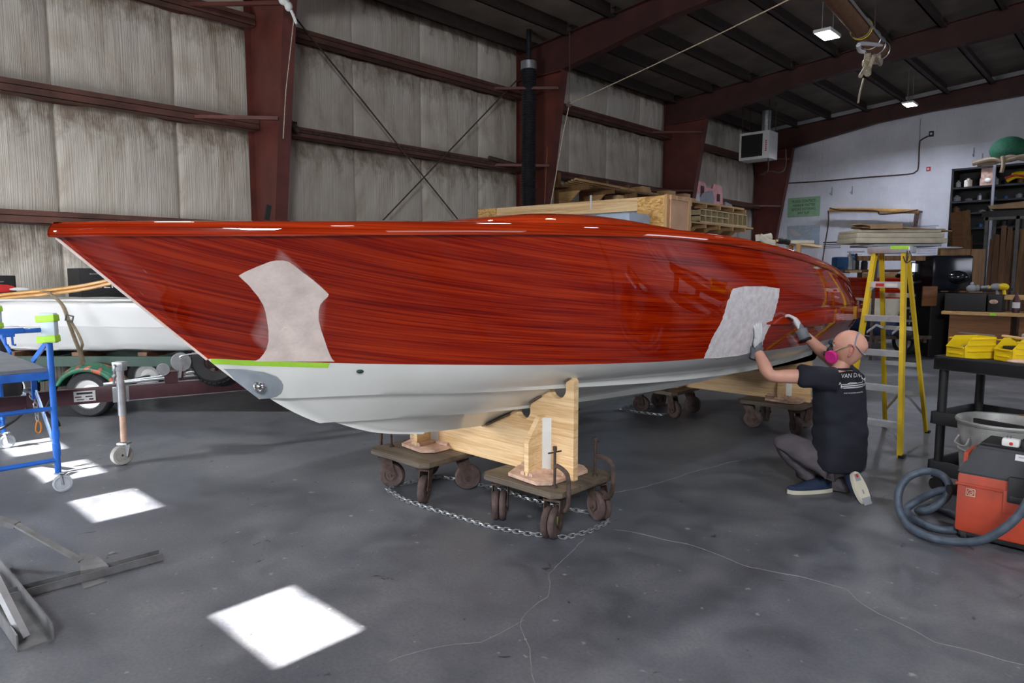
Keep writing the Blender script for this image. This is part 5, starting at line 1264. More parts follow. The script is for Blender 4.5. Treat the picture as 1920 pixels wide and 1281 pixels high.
# shelves with pigeonholes and foam boards farther along
sx = -9.25
sa = P(1300, 392, X=sx); sb = P(1402, 405, X=sx)
sh_ = thing('wall_shelf', 'wooden wall shelf on brackets holding foam boards beside the third red column', 'shelf', (-9.6, (sa.y+sb.y)/2, 0))
zA = P(1312, 378, X=sx).z; zB = P(1330, 418, X=sx).z
y0_, y1_ = P(1300, 380, X=sx).y, P(1395, 400, X=sx).y
MB().box2((-10.15, y0_-.6, zA-.05), (sx, y1_, zA)).obj('shelf_board', m_pine2, sh_)
MB().box2((-10.15, y0_-.6, zB-.05), (sx, y1_+.7, zB)).obj('shelf_board', m_pine2, sh_)
for k in range(5):
    y = y0_-.2+(y1_-y0_+.2)*k/4
    for z in (zA, zB):
        MB().box2((-10.15, y-.03, z-.16), (sx+.06, y+.03, z-.05)).obj('bracket_arm', m_pine2, sh_)
        MB().prism([(-10.1, y-.02, z-.16), (-9.5, y-.02, z-.16), (-10.1, y-.02, z-.65)], (0, .04, 0)).obj('gusset', m_pine2, sh_)
    MB().box2((-10.2, y-.045, 0), (-10.1, y+.045, zA)).obj('upright', m_pinez, sh_)
pg = thing('pigeonhole_cabinet', 'open wooden pigeonhole cabinet on the lower wall shelf', 'cabinet', (-9.6, (sa.y+sb.y)/2, zB))
m_pale = M('pale_birch', (.58, .46, .26), .6, var=.1)
pa_, pb_ = P(1313, 390, X=sx).y, P(1401, 405, X=sx).y; hz_ = P(1313, 390, X=sx).z-zB-.01
Lp = pb_-pa_
q = MB(); q.box2((-9.75, pa_, zB), (sx, pb_, zB+.03)); q.box2((-9.75, pa_, zB+hz_-.03), (sx, pb_, zB+hz_)); q.box2((-9.75, pa_, zB), (sx, pa_+.03, zB+hz_)); q.box2((-9.75, pb_-.03, zB), (sx, pb_, zB+hz_)); q.obj('carcass', m_pale, pg)
MB().box2((-9.78, pa_, zB), (-9.75, pb_, zB+hz_)).obj('back_panel', m_darkwood, pg)  # dark colour stands in for the shade inside the open cells
MB().box2((-9.75, pa_, zB+hz_/2-.015), (sx, pa_+Lp*.58, zB+hz_/2+.015)).obj('divider', m_pale, pg)
for k in range(1, 10):
    f = [0, .115, .23, .345, .46, .58, .68, .79, .90, .95][k] if k < 9 else None
    if f is None: continue
    MB().box2((-9.75, pa_+Lp*f-.012, zB), (sx+.002, pa_+Lp*f+.012, zB+hz_)).obj('divider', m_pale, pg)
fm = thing('pink_foam', 'large pink foam board with square cut-outs on the upper wall shelf', 'foam board', (-9.7, y0_+1, zA))
def XS(px, py, X=-9.75): p = P(px, py, X=X); return (X, p.y, max(p.z, zA+.002))
MB().prism([XS(1304, 382), XS(1304, 338), XS(1322, 342), XS(1324, 352), XS(1336, 354), XS(1338, 345), XS(1354, 349), XS(1356, 392)], (-.06, 0, 0)).obj('pink_sheet', m_pinkf, fm)
q = MB(); 
for (px, py) in ((1317, 356), (1347, 371)): c = P(px, py, X=-9.745); q.box((-9.744, c.y, c.z), (.01, .20, .22))
q.obj('cut_out', m_maroon, fm)
tag(MB().prism([XS(1308, 378, -9.6), XS(1318, 362, -9.6), XS(1336, 358, -9.6), XS(1340, 374, -9.6), XS(1338, 386, -9.6)], (-.05, 0, 0)).obj('foam_offcut', m_greyf), 'grey foam offcut leaning against the pink foam board', 'foam')
tag(MB().prism([XS(1300, 380, -9.5), XS(1301, 362, -9.5), XS(1312, 363, -9.5), XS(1313, 382, -9.5)], (-.05, 0, 0)).obj('foam_offcut', m_paper), 'pale foam offcut at the column end of the upper wall shelf', 'foam')
tag(MB().prism([XS(1358, 394, -9.6), XS(1360, 378, -9.6), XS(1372, 384, -9.6), XS(1376, 396, -9.6)], (-.05, 0, 0)).obj('foam_offcut', m_greyf), 'small grey foam scrap at the far end of the pink foam board', 'foam')
for i, (px, c_) in enumerate(((1305, m_paper), (1325, m_greyf), (1343, m_greyf), (1362, m_paper))):
    p = P(px, 428, X=-9.7); tag(MB().box2((-10.0, p.y, 0), (-9.6, p.y+.8, zB-.75+.1*(i % 2)), bevel=.02).obj('storage_carton', c_), ['white carton', 'grey carton', 'second grey carton', 'tall white carton'][i]+' stacked below the pigeonhole shelf, '+['nearest the third column', 'beside the white carton', 'between the other cartons', 'farthest from the third column'][i], 'carton')
# ------------------------------------------------------------------ tools laid on a trestle beyond the stern
ts = thing('tall_trestle', 'tall wooden trestle behind the deck holding a board of loose fittings', 'trestle', cd(4.35, 10.6, 0))
tz = P(1475, 460, D=10.6).z
a_ = cd(4.0, 10.6, 0); b_ = cd(4.85, 10.6, 0)
MB().bar(P(1448, 452, D=10.6), P(1532, 463, D=10.6), .35, .03).obj('board', m_pine, ts)
zl = P(1490, 458, D=10.6).z-.03
for la in (4.0, 4.35):
    for dd in (10.45, 10.75): MB().bar(cd(la, dd, 0), cd(la, dd, zl-.0+(.03 if la < 4.5 else -.04)), .06, .06).obj('leg', m_pinez, ts)
def it(px, py, D): return P(px, py, D=D)
tag(MB().tube([it(1420, 440, 10.45), it(1421, 452, 10.45)], .035, 8, smooth=False).tube([it(1424, 443, 10.45), it(1440, 455, 10.45), it(1452, 456, 10.45)], .05, 8).obj('white_fitting', m_cream), 'cream curved fitting standing at the near end of the trestle board', 'fitting')
tag(MB().cyl(it(1430, 447, 10.55), it(1446, 444, 10.55), .055, n=14).obj('white_tube', m_cream), 'short cream tube lying on the trestle board', 'tube')
tag(MB().sph(it(1466, 452, 10.45), .07, (1.3, 1, .7), 12).cyl(it(1466, 452, 10.45), it(1480, 455, 10.45), .04, n=12).obj('power_tool', m_black), 'small black power tool on the trestle board', 'tool')
tag(MB().box(it(1500, 454, 10.5), (.35, .2, .05), rot=YAW, bevel=.01).obj('cream_board', m_cream), 'flat cream block at the far end of the trestle board', 'block')
# ------------------------------------------------------------------ rack of foam boards behind the ladder
fr = thing('board_rack', 'low timber rack behind the ladder carrying the stack of foam boards', 'rack', cd(6.9, 12.6, 0))
fz = P(1700, 457, D=12.6).z
def q4(px0, py0, px1, py1, D, dep, name, mat, par=None, bevel=0):
    a = P(px0, py0, D=D); b = P(px1, py1, D=D); c = (a+b)/2; rr = basis(R_, (0, 0, 1))
    return MB().box(c+FH*dep/2, (abs((b-a).dot(R_)), abs(b.z-a.z), dep), rot=rr, bevel=bevel).obj(name, mat, par)
for k, (y0_, y1_) in enumerate(((446.5, 456), (437, 446), (431, 436.5))):
    o = q4(1605+k*2, y0_, 1777-k*6, y1_, 12.6+.02*k, .75, 'foam_board', m_foam, None, .01)
    tag(o, ['thick cream foam board at the bottom of the stack behind the ladder', 'cream foam board in the middle of the stack behind the ladder', 'thin cream foam board on top of the stack behind the ladder'][k], 'foam board', 'foam boards stacked behind the ladder')
q4(1640, 458, 1765, 462, 12.27, .9, 'shelf_board', m_greyf, fr)
for la in (6.50, 7.07):
    for dd in (12.3,): MB().bar(cd(la, dd, 0), cd(la, dd, P(1700, 461, D=12.7).z), .045, .045).obj('post', m_rust, fr)
q4(1610, 480, 1735, 489, 12.72, .05, 'cross_rail', m_brown, fr)
q4(1648, 465, 1652, 520, 12.9, .06, 'steel_post', m_greyf, fr)
o = MB(); rr = basis(R_+V((0, 0, .02)), (0, 0, 1))
tag(o.box(P(1652, 425.5, D=12.8), (.57, .09, .4), rot=rr).obj('cardboard_sheet', m_card), 'brown cardboard box flap lying on top of the foam boards', 'cardboard')
for i, (a, b, h) in enumerate((((1604, 421), (1640, 428), .02), ((1606, 427), (1650, 430), .025), ((1680, 427), (1774, 434), .02), ((1655, 431), (1762, 431), .015))):
    tag(MB().bar(P(*a, D=12.75), P(*b, D=12.85), .3, h).obj('cardboard_sheet', m_card if i != 1 else m_darkwood), ['thin cardboard sheet sticking out at the left of the foam boards', 'dark cardboard flap below the thin sheet on the foam boards', 'long cardboard sheet at the right on the foam boards', 'cardboard sheet directly on the top foam board'][i], 'cardboard', 'cardboard on the foam boards')
# ------------------------------------------------------------------ second boat on its trailer behind the ladder
b2 = thing('small_boat', 'small wooden boat seen from its stern, cream sides and blue bottom, behind the ladder', 'boat', cd(7.0, 13.0, .3))
def B2(lat, dd, z): return cd(7.02+lat, 12.6+dd, z)
def loft(secs, name, mat, n=14):
    q = MB()
    def fn(u, v):
        x = v*(len(secs)-1); i = min(int(x), len(secs)-2); f = x-i
        A = secs[i]; B = secs[i+1]; a = math.pi*u
        wd = A[0]+(B[0]-A[0])*f; z = A[1]+(B[1]-A[1])*f
        fl_ = max(0, 1-((1-math.sin(a))*1.0)); 
        lat = -wd*math.cos(a); dd = 4.5*(1-math.sin(a)**.5)*0
        return B2(lat, 3.8*abs(math.cos(a))**6*0+ (1-math.sin(a)**.45)*2.6, z)
    q.grid(fn, 28, n); return q.obj(name, mat, b2, ang=50)
loft([(.52, P(1660, 523, D=12.6).z), (.54, P(1660, 535, D=12.6).z), (.52, P(1660, 560, D=12.6).z)], 'transom_planking', m_mah, 4)
loft([(.52, P(1660, 560, D=12.6).z), (.47, P(1660, 582, D=12.6).z), (.36, P(1660, 607, D=12.6).z)], 'cream_side', m_cream, 6)
loft([(.58, P(1660, 597, D=12.6).z), (.50, P(1660, 618, D=12.6).z), (.18, P(1660, 634, D=12.6).z)], 'blue_bottom', M('navy_bottom', (.018, .030, .085), .4, var=.2), 6)
q = MB(); zd = P(1660, 523, D=12.6).z; q.prism([B2(math.cos(a)*.52, (1-math.sin(a)**.45)*2.6, zd) for a in [math.pi*k/24 for k in range(25)]], (0, 0, .02)); q.obj('deck', m_mah2, b2)
tl = thing('small_trailer', 'low dark boat trailer under the small boat behind the ladder', 'trailer', cd(7.2, 13.0, 0))
q = MB(); q.bar(cd(6.6, 12.5, .40), cd(7.7, 12.5, .40), .06, .06); q.bar(cd(6.7, 12.5, .34), cd(6.9, 15.2, .34), .06, .08); q.bar(cd(7.6, 12.5, .34), cd(7.4, 15.2, .34), .06, .08); q.obj('frame', m_rust, tl)
for la in (6.45, 7.75): car_wheel(tl, cd(la-.1, 13.2, .27), R_*.9+FH*.3, .27, .15)
# outboard motor / black machine next to it
q = MB(); q.sph(cd(6.98, 12.1, .50), .15, (1, 1, .8), 14); q.cyl(cd(6.98, 12.1, .02), cd(6.98, 12.1, .5), .06, n=10)
tag(q.obj('machine_part', m_black), 'black machine part on a pedestal between the ladder rails', 'machine')
# ------------------------------------------------------------------ workbench and things on it
bz = P(1765, 583, D=12.3).z; by = 14.2
A = P(1765, 583, Z=bz); 
wbch = thing('workbench', 'long brown workbench with light edge behind the black cart', 'workbench', (A.x+1.5, A.y+.4, 0))
BL = 3.4
MB().box2((A.x, A.y, bz-.06), (A.x+BL, A.y+.85, bz), bevel=.006).obj('bench_top', m_pine2, wbch)
m_bf = wood('brown_bench_panel', (.14, .055, .018), (.24, .10, .035), 'X', .6)
MB().box2((A.x+.12, A.y+.06, .05), (A.x+1.02, A.y+.8, bz-.06)).obj('end_cabinet', m_bf, wbch)
for k in range(3): MB().box2((A.x+1.14+k*.75, A.y+.07, .06), (A.x+1.84+k*.75, A.y+.8, bz-.065)).obj('cabinet', m_bf, wbch)
q = MB(); q.box2((A.x+.5, A.y-.003, bz-.05), (A.x+.0+.56, A.y, bz-.015)); 
tb_ = P(1862, 588, Y=A.y-.004); MB().box((tb_.x, A.y-.003, bz-.03), (.09, .006, .05)).obj('green_tape', m_green, wbch); q.bm.free()
def onb(px, py, dy=.25): return P(px, py, Y=A.y+dy)
def bx(px0, py0, px1, dy, dep, name, mat, label, cat, z0=None, bevel=.01, group=None):
    a = P(px0, py0, Y=A.y+dy); b = P(px1, py0, Y=A.y+dy); z0 = bz if z0 is None else z0
    return tag(MB().box2((a.x, A.y+dy, z0), (b.x, A.y+dy+dep, max(a.z, z0+.02)), bevel=bevel).obj(name, mat), label, cat, group)
bx(1772, 550, 1850, .12, .5, 'tool_case', m_black, 'long black tool case on the workbench', 'case')
sqc = bx(1853, 553, 1880, .10, .4, 'small_case', m_black, 'square black case with rounded top next to the long tool case', 'case')
q = MB(); c = onb(1863, 566, .095); q.sph(c, .05, (1.3, .3, .8), 12); q.obj('tan_badge', m_fill, sqc)
p0 = onb(1790, 549, .4)
tag(MB().box2((p0.x, A.y+.3, p0.z-.10), (p0.x+1.4, A.y+.8, p0.z-.03)).obj('plank', m_pine2), 'thick light plank lying above the black tool case', 'plank')
q = MB(); c = onb(1822, 543, .45); q.sph(c+V((0, 0, .02)), .07, (1.3, .7, 1), 10); q.sph(c+V((.09, 0, .03)), .05, (.7, 1, 1.2), 10); q.sph(c+V((0, 0, .1)), .03, (1, 1, 1.3), 8); tag(q.obj('metal_fitting', m_greyf), 'grey jagged metal fitting on the light plank', 'fitting')
for i, (px, c_, lb) in enumerate(((1868, m_greyf, 'grey drill head on the bench plank'), (1881, m_yelp, 'yellow power drill on the bench plank'))):
    c = onb(px, 538, .5); q = MB(); q.sph(c, .085, (1.1, .8, .75), 12); q.cyl(c+V((-.1, 0, 0)), c+V((-.22, 0, -.02)), .03, n=10); q.cyl(c, c+V((.03, 0, -.14)), .028, n=10); tag(q.obj('power_drill', c_), lb, 'drill')
q = MB(); c = onb(1848, 540, .55); q.box(c+V((0, 0, -.03)), (.5, .15, .06), bevel=.02); q.tube([c, c+V((.2, 0, .05)), c+V((.4, 0, -.03))], .02, 6); tag(q.obj('black_cable_tool', m_black), 'black hand tool with cable behind the drills', 'tool')
q = MB(); c = onb(1905, 575, .2); q.lathe([(0, 0), (.055, 0), (.055, .22), (.02, .30), (.02, .36), (0, .36)], (c.x, c.y, bz), n=18); bt = q.obj('dark_bottle', m_maroon); tag(bt, 'dark red spray bottle with white label on the bench', 'bottle')
c = V((c.x, c.y, bz)); q = MB(); q.lathe([(.0565, .08), (.0565, .18)], (c.x, c.y, bz), n=18); lbq = q.obj('bottle_label', m_paper, bt)
q = MB(); q.box(c+V((.28, .0, .04)), (.3, .12, .06), rot=.3, bevel=.02); q.box(c+V((.5, .1, .08)), (.25, .1, .05), rot=-.3, bevel=.02); tag(q.obj('shop_towels', m_fill), 'crumpled shop towels at the right of the bench', 'cloth')
# brown timber frame and black machine behind the bench
wf = thing('timber_frame', 'thick brown timber frame standing behind the black machine', 'frame', P(1800, 480, D=13.6)*1.0)
wf.location.z = 0
q4(1822, 467, 1836, 640, 13.6, .12, 'post', m_brown, wf); q4(1764, 467, 1823, 481, 13.62, .1, 'head_rail', m_brown, wf); q4(1805, 481, 1822, 640, 13.66, .05, 'side_board', m_bf, wf)
q4(1768, 475, 1772, 640, 13.8, .1, 'rear_post', m_brown, wf)
q = MB(); a = P(1770, 465, D=13.6); q.sph(a+R_*.12, .1, (2.2, 1.2, .25), 12); tag(q.obj('white_rag', m_paper), 'white rag on top of the brown timber frame', 'rag')
mc = thing('shrouded_machine', 'glossy black covered machine standing left of the workbench', 'machine', cd(8.2, 13.3, 0))
m_blk = M('gloss_black_sheet', (.008, .009, .014), .15, var=.3)
q = MB(); cc = P(1768, 512, D=13.0); rr = basis(R_, (0, 0, 1)); q.box(cc, (.76, .66, .6), rot=rr, bevel=.06); q.obj('hood', m_blk, mc)
q = MB(); q.sph(P(1790, 520, D=12.75), .16, (1.5, 1, .8), 18); q.obj('lamp_bulge', m_blk, mc)
q = MB(); ch_ = P(1768, 548, D=13.0).z; q.box(V((cc.x, cc.y, ch_/2)), (.70, .5, ch_), rot=YAW, bevel=.03); q.obj('pedestal', m_black, mc)
q4(1731, 537, 1756, 574, 12.68, .03, 'orange_panel', m_bf, mc)
# computer corner between the ladder rails: small monitor and stacked trays
mo = thing('monitor', 'small glowing monitor seen between the yellow ladder rails', 'monitor', P(1722, 500, D=13.3)); mo.location.z = P(1722, 512, D=13.3).z
q4(1709, 492, 1730, 513, 13.3, .05, 'screen_frame', m_black, mo); q4(1711, 494, 1725, 510, 13.29, .01, 'screen', m_screen, mo)
dk_ = thing('tray_rack', 'dark rack of shallow trays below the glowing monitor', 'rack', cd(7.85, 13.5, 0))
for k in range(9): q4(1700, 516+k*12, 1734, 520+k*12, 13.28, .4, 'tray', m_greyf if k % 2 else m_black, dk_)
for x0 in (1700, 1732): q4(x0, 514, x0+2, 640, 13.32, .35, 'side_panel', m_black, dk_)
# bench with blue machine behind the stern of the big boat
sb_ = thing('wall_bench', 'long dark bench against the end wall behind the boat stern', 'workbench', (-5.5, 17, 0))
z_ = P(1600, 512, D=16).z
a = P(1555, 505, D=16); b = P(1700, 512, D=15.5)
q = MB(); q.box((a+b)/2*1.0+V((0, .3, 0)), ((b-a).length+.4, .8, .07), rot=math.atan2((b-a).y, (b-a).x)); q.obj('bench_top', m_darkwood, sb_)
for f in (0.05, .35, .65, .95):
    c = a.lerp(b, f)+V((0, .3, 0)); MB().box((c.x, c.y, (c.z-.04)/2), (.09, .09, c.z-.04)).obj('leg', m_darkwood, sb_)
q = MB(); c = P(1582, 492, D=16); q.box(c, (.45, .3, .25), rot=YAW, bevel=.04); q.sph(c+R_*.2+V((0, 0, .08)), .13, n=14); q.cyl(c+V((0, 0, -.1)), c+V((0, 0, -.25)), .15, n=14); tag(q.obj('blue_vise', m_blueb), 'blue bench vise behind the tip of the boat stern', 'vise')
for i, (px, py, c_, h) in enumerate(((1606, 498, m_greyf, .22), (1600, 494, m_steel, .30), (1612, 497, m_black, .28), (1628, 495, m_black, .2))):
    c = P(px-8, 508, D=15.9); q = MB(); q.lathe([(0, 0), (.07, 0), (.07, h), (.03, h+.06), (.02, h+.12), (0, h+.12)], c, n=14); tag(q.obj('paint_can', c_), ['grey can', 'slim steel sprayer', 'black canister', 'small black canister'][i]+' on the wall bench between boat stern and ladder, '+['second from the vise', 'next to the vise', 'third from the vise', 'fourth from the vise'][i], 'can', 'cans on the wall bench')
tag(q4(1592, 507, 1616, 511, 15.6, .4, 'light_panel', m_pine), 'thin light wooden panel lying on the wall bench', 'panel')
q = MB(); q.bar(P(1672, 520, D=15.2), P(1690, 510, D=15.2), .06, .03); tag(q.obj('white_batten', m_white), 'white batten leaning on the wall bench behind the ladder', 'batten')
tag(q4(1640, 512, 1686, 522, 15.0, .5, 'wood_case', m_pine2), 'flat brown wooden case on the wall bench behind the ladder', 'case')
# ------------------------------------------------------------------ black shelving with small stores, green ball and ropes
Ysf = 21.6
def S(px, py, Y=Ysf): return P(px, py, Y=Y)
a = S(1785, 317); b = S(1990, 300)
su = thing('black_shelving', 'tall black shelving unit full of small stores against the white wall', 'shelving', ((a.x+b.x)/2, Ysf+.4, 0))
zs_ = [S(1785, y).z for y in (352, 378, 400, 428, 456, 500, 545)]
MB().box2((a.x, Ysf+.75, 0), (b.x, Ysf+.78, a.z)).obj('back_panel', m_black, su)
for x in (a.x, a.x+1.95, a.x+3.9, b.x): MB().box2((x, Ysf, 0), (x+.05, Ysf+.78, a.z)).obj('upright', m_black, su)
for z in [a.z]+zs_: MB().box2((a.x, Ysf, z-.05), (b.x, Ysf+.78, z)).obj('shelf', m_black, su)
pp = S(1863, 352); MB().box2((pp.x-.03, Ysf-.06, 0.9), (pp.x+.03, Ysf-.0, S(1863, 310).z)).obj('white_post', m_greyf, su)
rn = random.Random(9)
cols = [m_cream, m_paper, m_paper, m_greyf, m_darkwood, m_steel, m_black, m_redp, m_yelp, m_blueb]
names = ['cream jug', 'white bottle', 'small white jar', 'grey can', 'brown tin', 'steel can', 'black tub', 'red can', 'yellow tin', 'blue tub']
for r, z in enumerate(zs_[:4]):
    for k in range(7):
        x = a.x+.12+k*.27+rn.uniform(-.03, .03); i = [1, 0, 2, 3, 6, 4, 5][k] if r == 0 else rn.choice([3, 4, 6, 5, 4, 6, 9]); h = rn.uniform(.12, .34) if r == 0 else rn.uniform(.06, .2)
        q = MB(); w_ = rn.uniform(.055, .095)
        q.lathe([(0, 0), (w_, 0), (w_, h*.75), (w_*.45, h*.88), (w_*.4, h), (0, h)], (x, Ysf+.15+rn.uniform(0, .15), z), n=12)
        tag(q.obj('container', cols[i]), names[i]+' on the '+['top', 'second', 'third', 'fourth'][r]+' level of the black shelving, '+['first', 'second', 'third', 'fourth', 'fifth', 'sixth', 'seventh'][k]+' from the wall side', 'container', 'small stores on the black shelving')
c = S(1853, 345); tbx = tag(MB().box2((c.x-.18, Ysf+.05, zs_[0]), (c.x+.10, Ysf+.35, zs_[0]+.55), bevel=.01).obj('tan_box', m_fill), 'tall tan box with white oval on the top shelf beside the pale post', 'box')
MB().sph(S(1852, 338, Ysf+.04), .07, (1.1, .2, .8), 12).obj('white_oval', m_white, tbx)
c = S(1905, 330); q = MB(); q.tube([c+V((-.2, .1, -.1)), c+V((0, .1, .0)), c+V((.25, .1, -.05))], .05, 8); q.sph(c+V((.05, .15, .06)), .14, (1.3, 1, .5), 12); tag(q.obj('coiled_hoses', m_yelp), 'yellow and red coiled hoses on the shelving top level', 'hose')
q = MB(); c2 = S(1895, 333, Ysf+.05); q.tube([c2+V((-.12, 0, 0)), c2+V((.1, 0, .05)), c2+V((.3, 0, 0))], .03, 6); tag(q.obj('red_hose', m_redp), 'red hose in front of the yellow coil', 'hose')
q = MB(); c = S(1890, 293, Ysf+.4); q.sph(V((c.x, Ysf+.4, a.z+.42)), .42, (1, .8, .78), 28); tag(q.obj('green_ball', m_gball), 'large dark green netted ball on top of the black shelving', 'ball')
q = MB(); zt_ = a.z+.04
q.tube([(c.x-.7, Ysf+.05, zt_+.06), (c.x-.3, Ysf, zt_+.12), (c.x, Ysf-.02, zt_+.05), (c.x+.4, Ysf, zt_+.12), (c.x+1.2, Ysf+.1, zt_+.08)], .06, 8)
q.tube([(c.x-.6, Ysf+.1, zt_+.02), (c.x-.2, Ysf+.05, zt_+.04), (c.x+.1, Ysf-.03, zt_+.14), (c.x+.5, Ysf+.05, zt_+.03), (c.x+1.3, Ysf+.1, zt_+.02)], .05, 8)
q.tube([(c.x-.05, Ysf-.06, zt_+.16), (c.x-.02, Ysf-.08, zt_-.05), (c.x-.05, Ysf-.06, zt_-.25)], .045, 8)
tag(q.obj('rolled_cloth', m_strap), 'pale rolled ropes and cloth under the green ball', 'rope')
m_purl2 = M('dull_grey_post', (.12, .12, .12), .7)
# lumber rack in front of the shelving
Yk = 17.5
def K(px, py): return P(px, py, Y=Yk)
lk_ = thing('sheet_rack', 'dark vertical rack of boards and sheets beside the workbench', 'rack', (K(1880, 450).x, Yk+.5, 0))
zr = K(1848, 408).z
for k, px in enumerate((1848, 1906, 1975)):
    x = K(px, 450).x; MB().box2((x-.03, Yk-.03, 0), (x+.03, Yk+.03, zr)).obj('post', m_purl2, lk_)
    MB().box2((x-.03, Yk+.9, 0), (x+.03, Yk+.96, zr)).obj('rear_post', m_purl2, lk_)
x0, x1 = K(1848, 450).x, K(1975, 450).x
MB().box2((x0-.05, Yk-.03, zr-.06), (x1, Yk+.03, zr)).obj('top_rail', m_purl2, lk_); MB().box2((x0-.05, Yk-.1, .1), (x1, Yk+.95, .16)).obj('base', m_darkwood, lk_)
for k in range(17):
    x = x0+.08+k*(x1-x0-.15)/17+rn.uniform(-.03, .03); h = zr-.25+rn.uniform(-.2, .1)
    tag(MB().bar((x, Yk+.12, .165), (x+rn.uniform(-.05, .05), Yk+.15+rn.uniform(0, .3), h), .06+rn.uniform(0, .04), .02, up=(0, 1, 0)).obj('upright_board', rn.choice([m_darkwood, m_brown, m_bf, m_darkwood])),
        'brown board standing in the dark sheet rack, '+['first', 'second', 'third', 'fourth', 'fifth', 'sixth', 'seventh', 'eighth', 'ninth', 'tenth', 'eleventh', 'twelfth', 'thirteenth', 'fourteenth', 'fifteenth', 'sixteenth', 'seventeenth'][k]+' from the timber frame side', 'board', 'boards in the sheet rack')
q = MB(); q.prism([P(1852, 386, Y=Yk-.1), P(1990, 368, Y=Yk-.1), P(1990, 388, Y=Yk-.1), P(1856, 392, Y=Yk-.1)], (0, .9, 0)); z_b = min(v.co.z for v in q.bm.verts)
tag(q.obj('canvas_cover', m_card), 'tan folded sheet lying on top of the sheet rack', 'sheet')
q = MB(); q.box2((x0-.1, Yk, zr), (x1+.2, Yk+.8, z_b), bevel=.01); tag(q.obj('dark_crate', m_black), 'dark crate between the sheet rack and the tan folded sheet', 'crate')
# boards leaning at the left end of the shelving
for k, (px, py, px2, py2, wd, c_) in enumerate(((1792, 398, 1806, 520, .22, m_bf), (1806, 396, 1814, 520, .28, m_brown), (1784, 432, 1796, 520, .10, m_brown), (1796, 436, 1808, 520, .09, m_pine2), (1818, 440, 1824, 520, .10, m_darkwood), (1788, 440, 1802, 520, .06, m_gold))):
    tp_ = P(px, py, Y=19.0+k*.16); bt_ = P(px2, py2, Y=19.0+k*.16); d_ = (bt_-tp_); bt_ = tp_+d_*(tp_.z/(-d_.z)); bt_.y -= .55
    tag(MB().bar(V((bt_.x, bt_.y, .005)), tp_, wd, .025, up=(0, 1, 0)).obj('leaning_board', c_), ['wide dark board leaning', 'wide light board leaning tallest', 'narrow pale board leaning', 'narrow brown board leaning', 'slim dark board leaning', 'very thin golden strip leaning'][k]+' before the black shelving', 'board', 'boards leaning before the black shelving')
# ------------------------------------------------------------------ mast bundle under the roof
ms = thing('hanging_mast', 'brown mast lashed with straps and ropes hanging under the roof', 'mast', P(1600, 50, Z=5.2))
z5 = 5.2
a = P(1535, -40, Z=z5+.1); b = P(1652, 98, Z=z5+.1)
q = MB(); q.tube([a, b], .13, 14, smooth=False); q.obj('mast', m_darkwood, ms)
d_ = (b-a).normalized(); sd = V((-d_.y, d_.x, 0))
q = MB(); q.tube([a+sd*.14+V((0, 0, .03)), b+sd*.14-d_*.3+V((0, 0, .03))], .025, 6, smooth=False); q.tube([a-sd*.15, b-sd*.15-d_*.6], .02, 6, smooth=False); q.obj('side_tube', m_alu, ms)
for f, c_ in ((.60, m_strap), (.78, m_alu), (.88, m_alu), (.97, m_alu), (.62, m_yelp)):
    c = a.lerp(b, f); MB().lathe([(.15, -.015), (.16, 0), (.15, .015)], c, d_, 24).obj('lashing', c_, ms)
q = MB(); c = a.lerp(b, .9)
q.tube([c, c+V((.05, 0, -.25)), P(1622, 115, Z=4.85), P(1624, 130, Z=4.7)], .035, 8); q.tube([b, b+V((0, 0, -.2)), P(1640, 105, Z=4.9), P(1632, 122, Z=4.75), P(1628, 135, Z=4.65)], .030, 8)
q.tube([P(1627, 100, Z=4.95), P(1626, 120, Z=4.8), P(1627, 138, Z=4.6)], .05, 8); q.obj('rope_tail', m_rope, ms)
q = MB(); q.tube([P(1622, 128, Z=4.65), P(1613, 143, Z=4.5)], .03, 8); q.tube([P(1619, 148, Z=4.5), P(1612, 175, Z=4.2), P(1609, 193, Z=4.05)], .014, 6); q.obj('thin_tail', m_rope, ms)
q = MB(); q.tube([c-sd*.1, P(1613, 82, Z=5.0), P(1612, 95, Z=4.95), P(1620, 97, Z=4.95)], .03, 8); q.obj('loop', m_paper, ms)
for f in (.45, .85):
    c = a.lerp(b, f); q = MB(); q.tube([c+V((0, 0, .1)), V((c.x, c.y, zroof(c.x)-.1))], .012, 6, smooth=False); q.obj('hanger', m_rust, ms)
# dark rod on the girt by the column, small dark thing on the nearest column
tag(MB().bar(P(500, 412, X=-9.55), P(504, 385, X=-9.55), .07, .04).obj('dark_bracket', m_black), 'short black bracket low on the nearest red column', 'bracket')
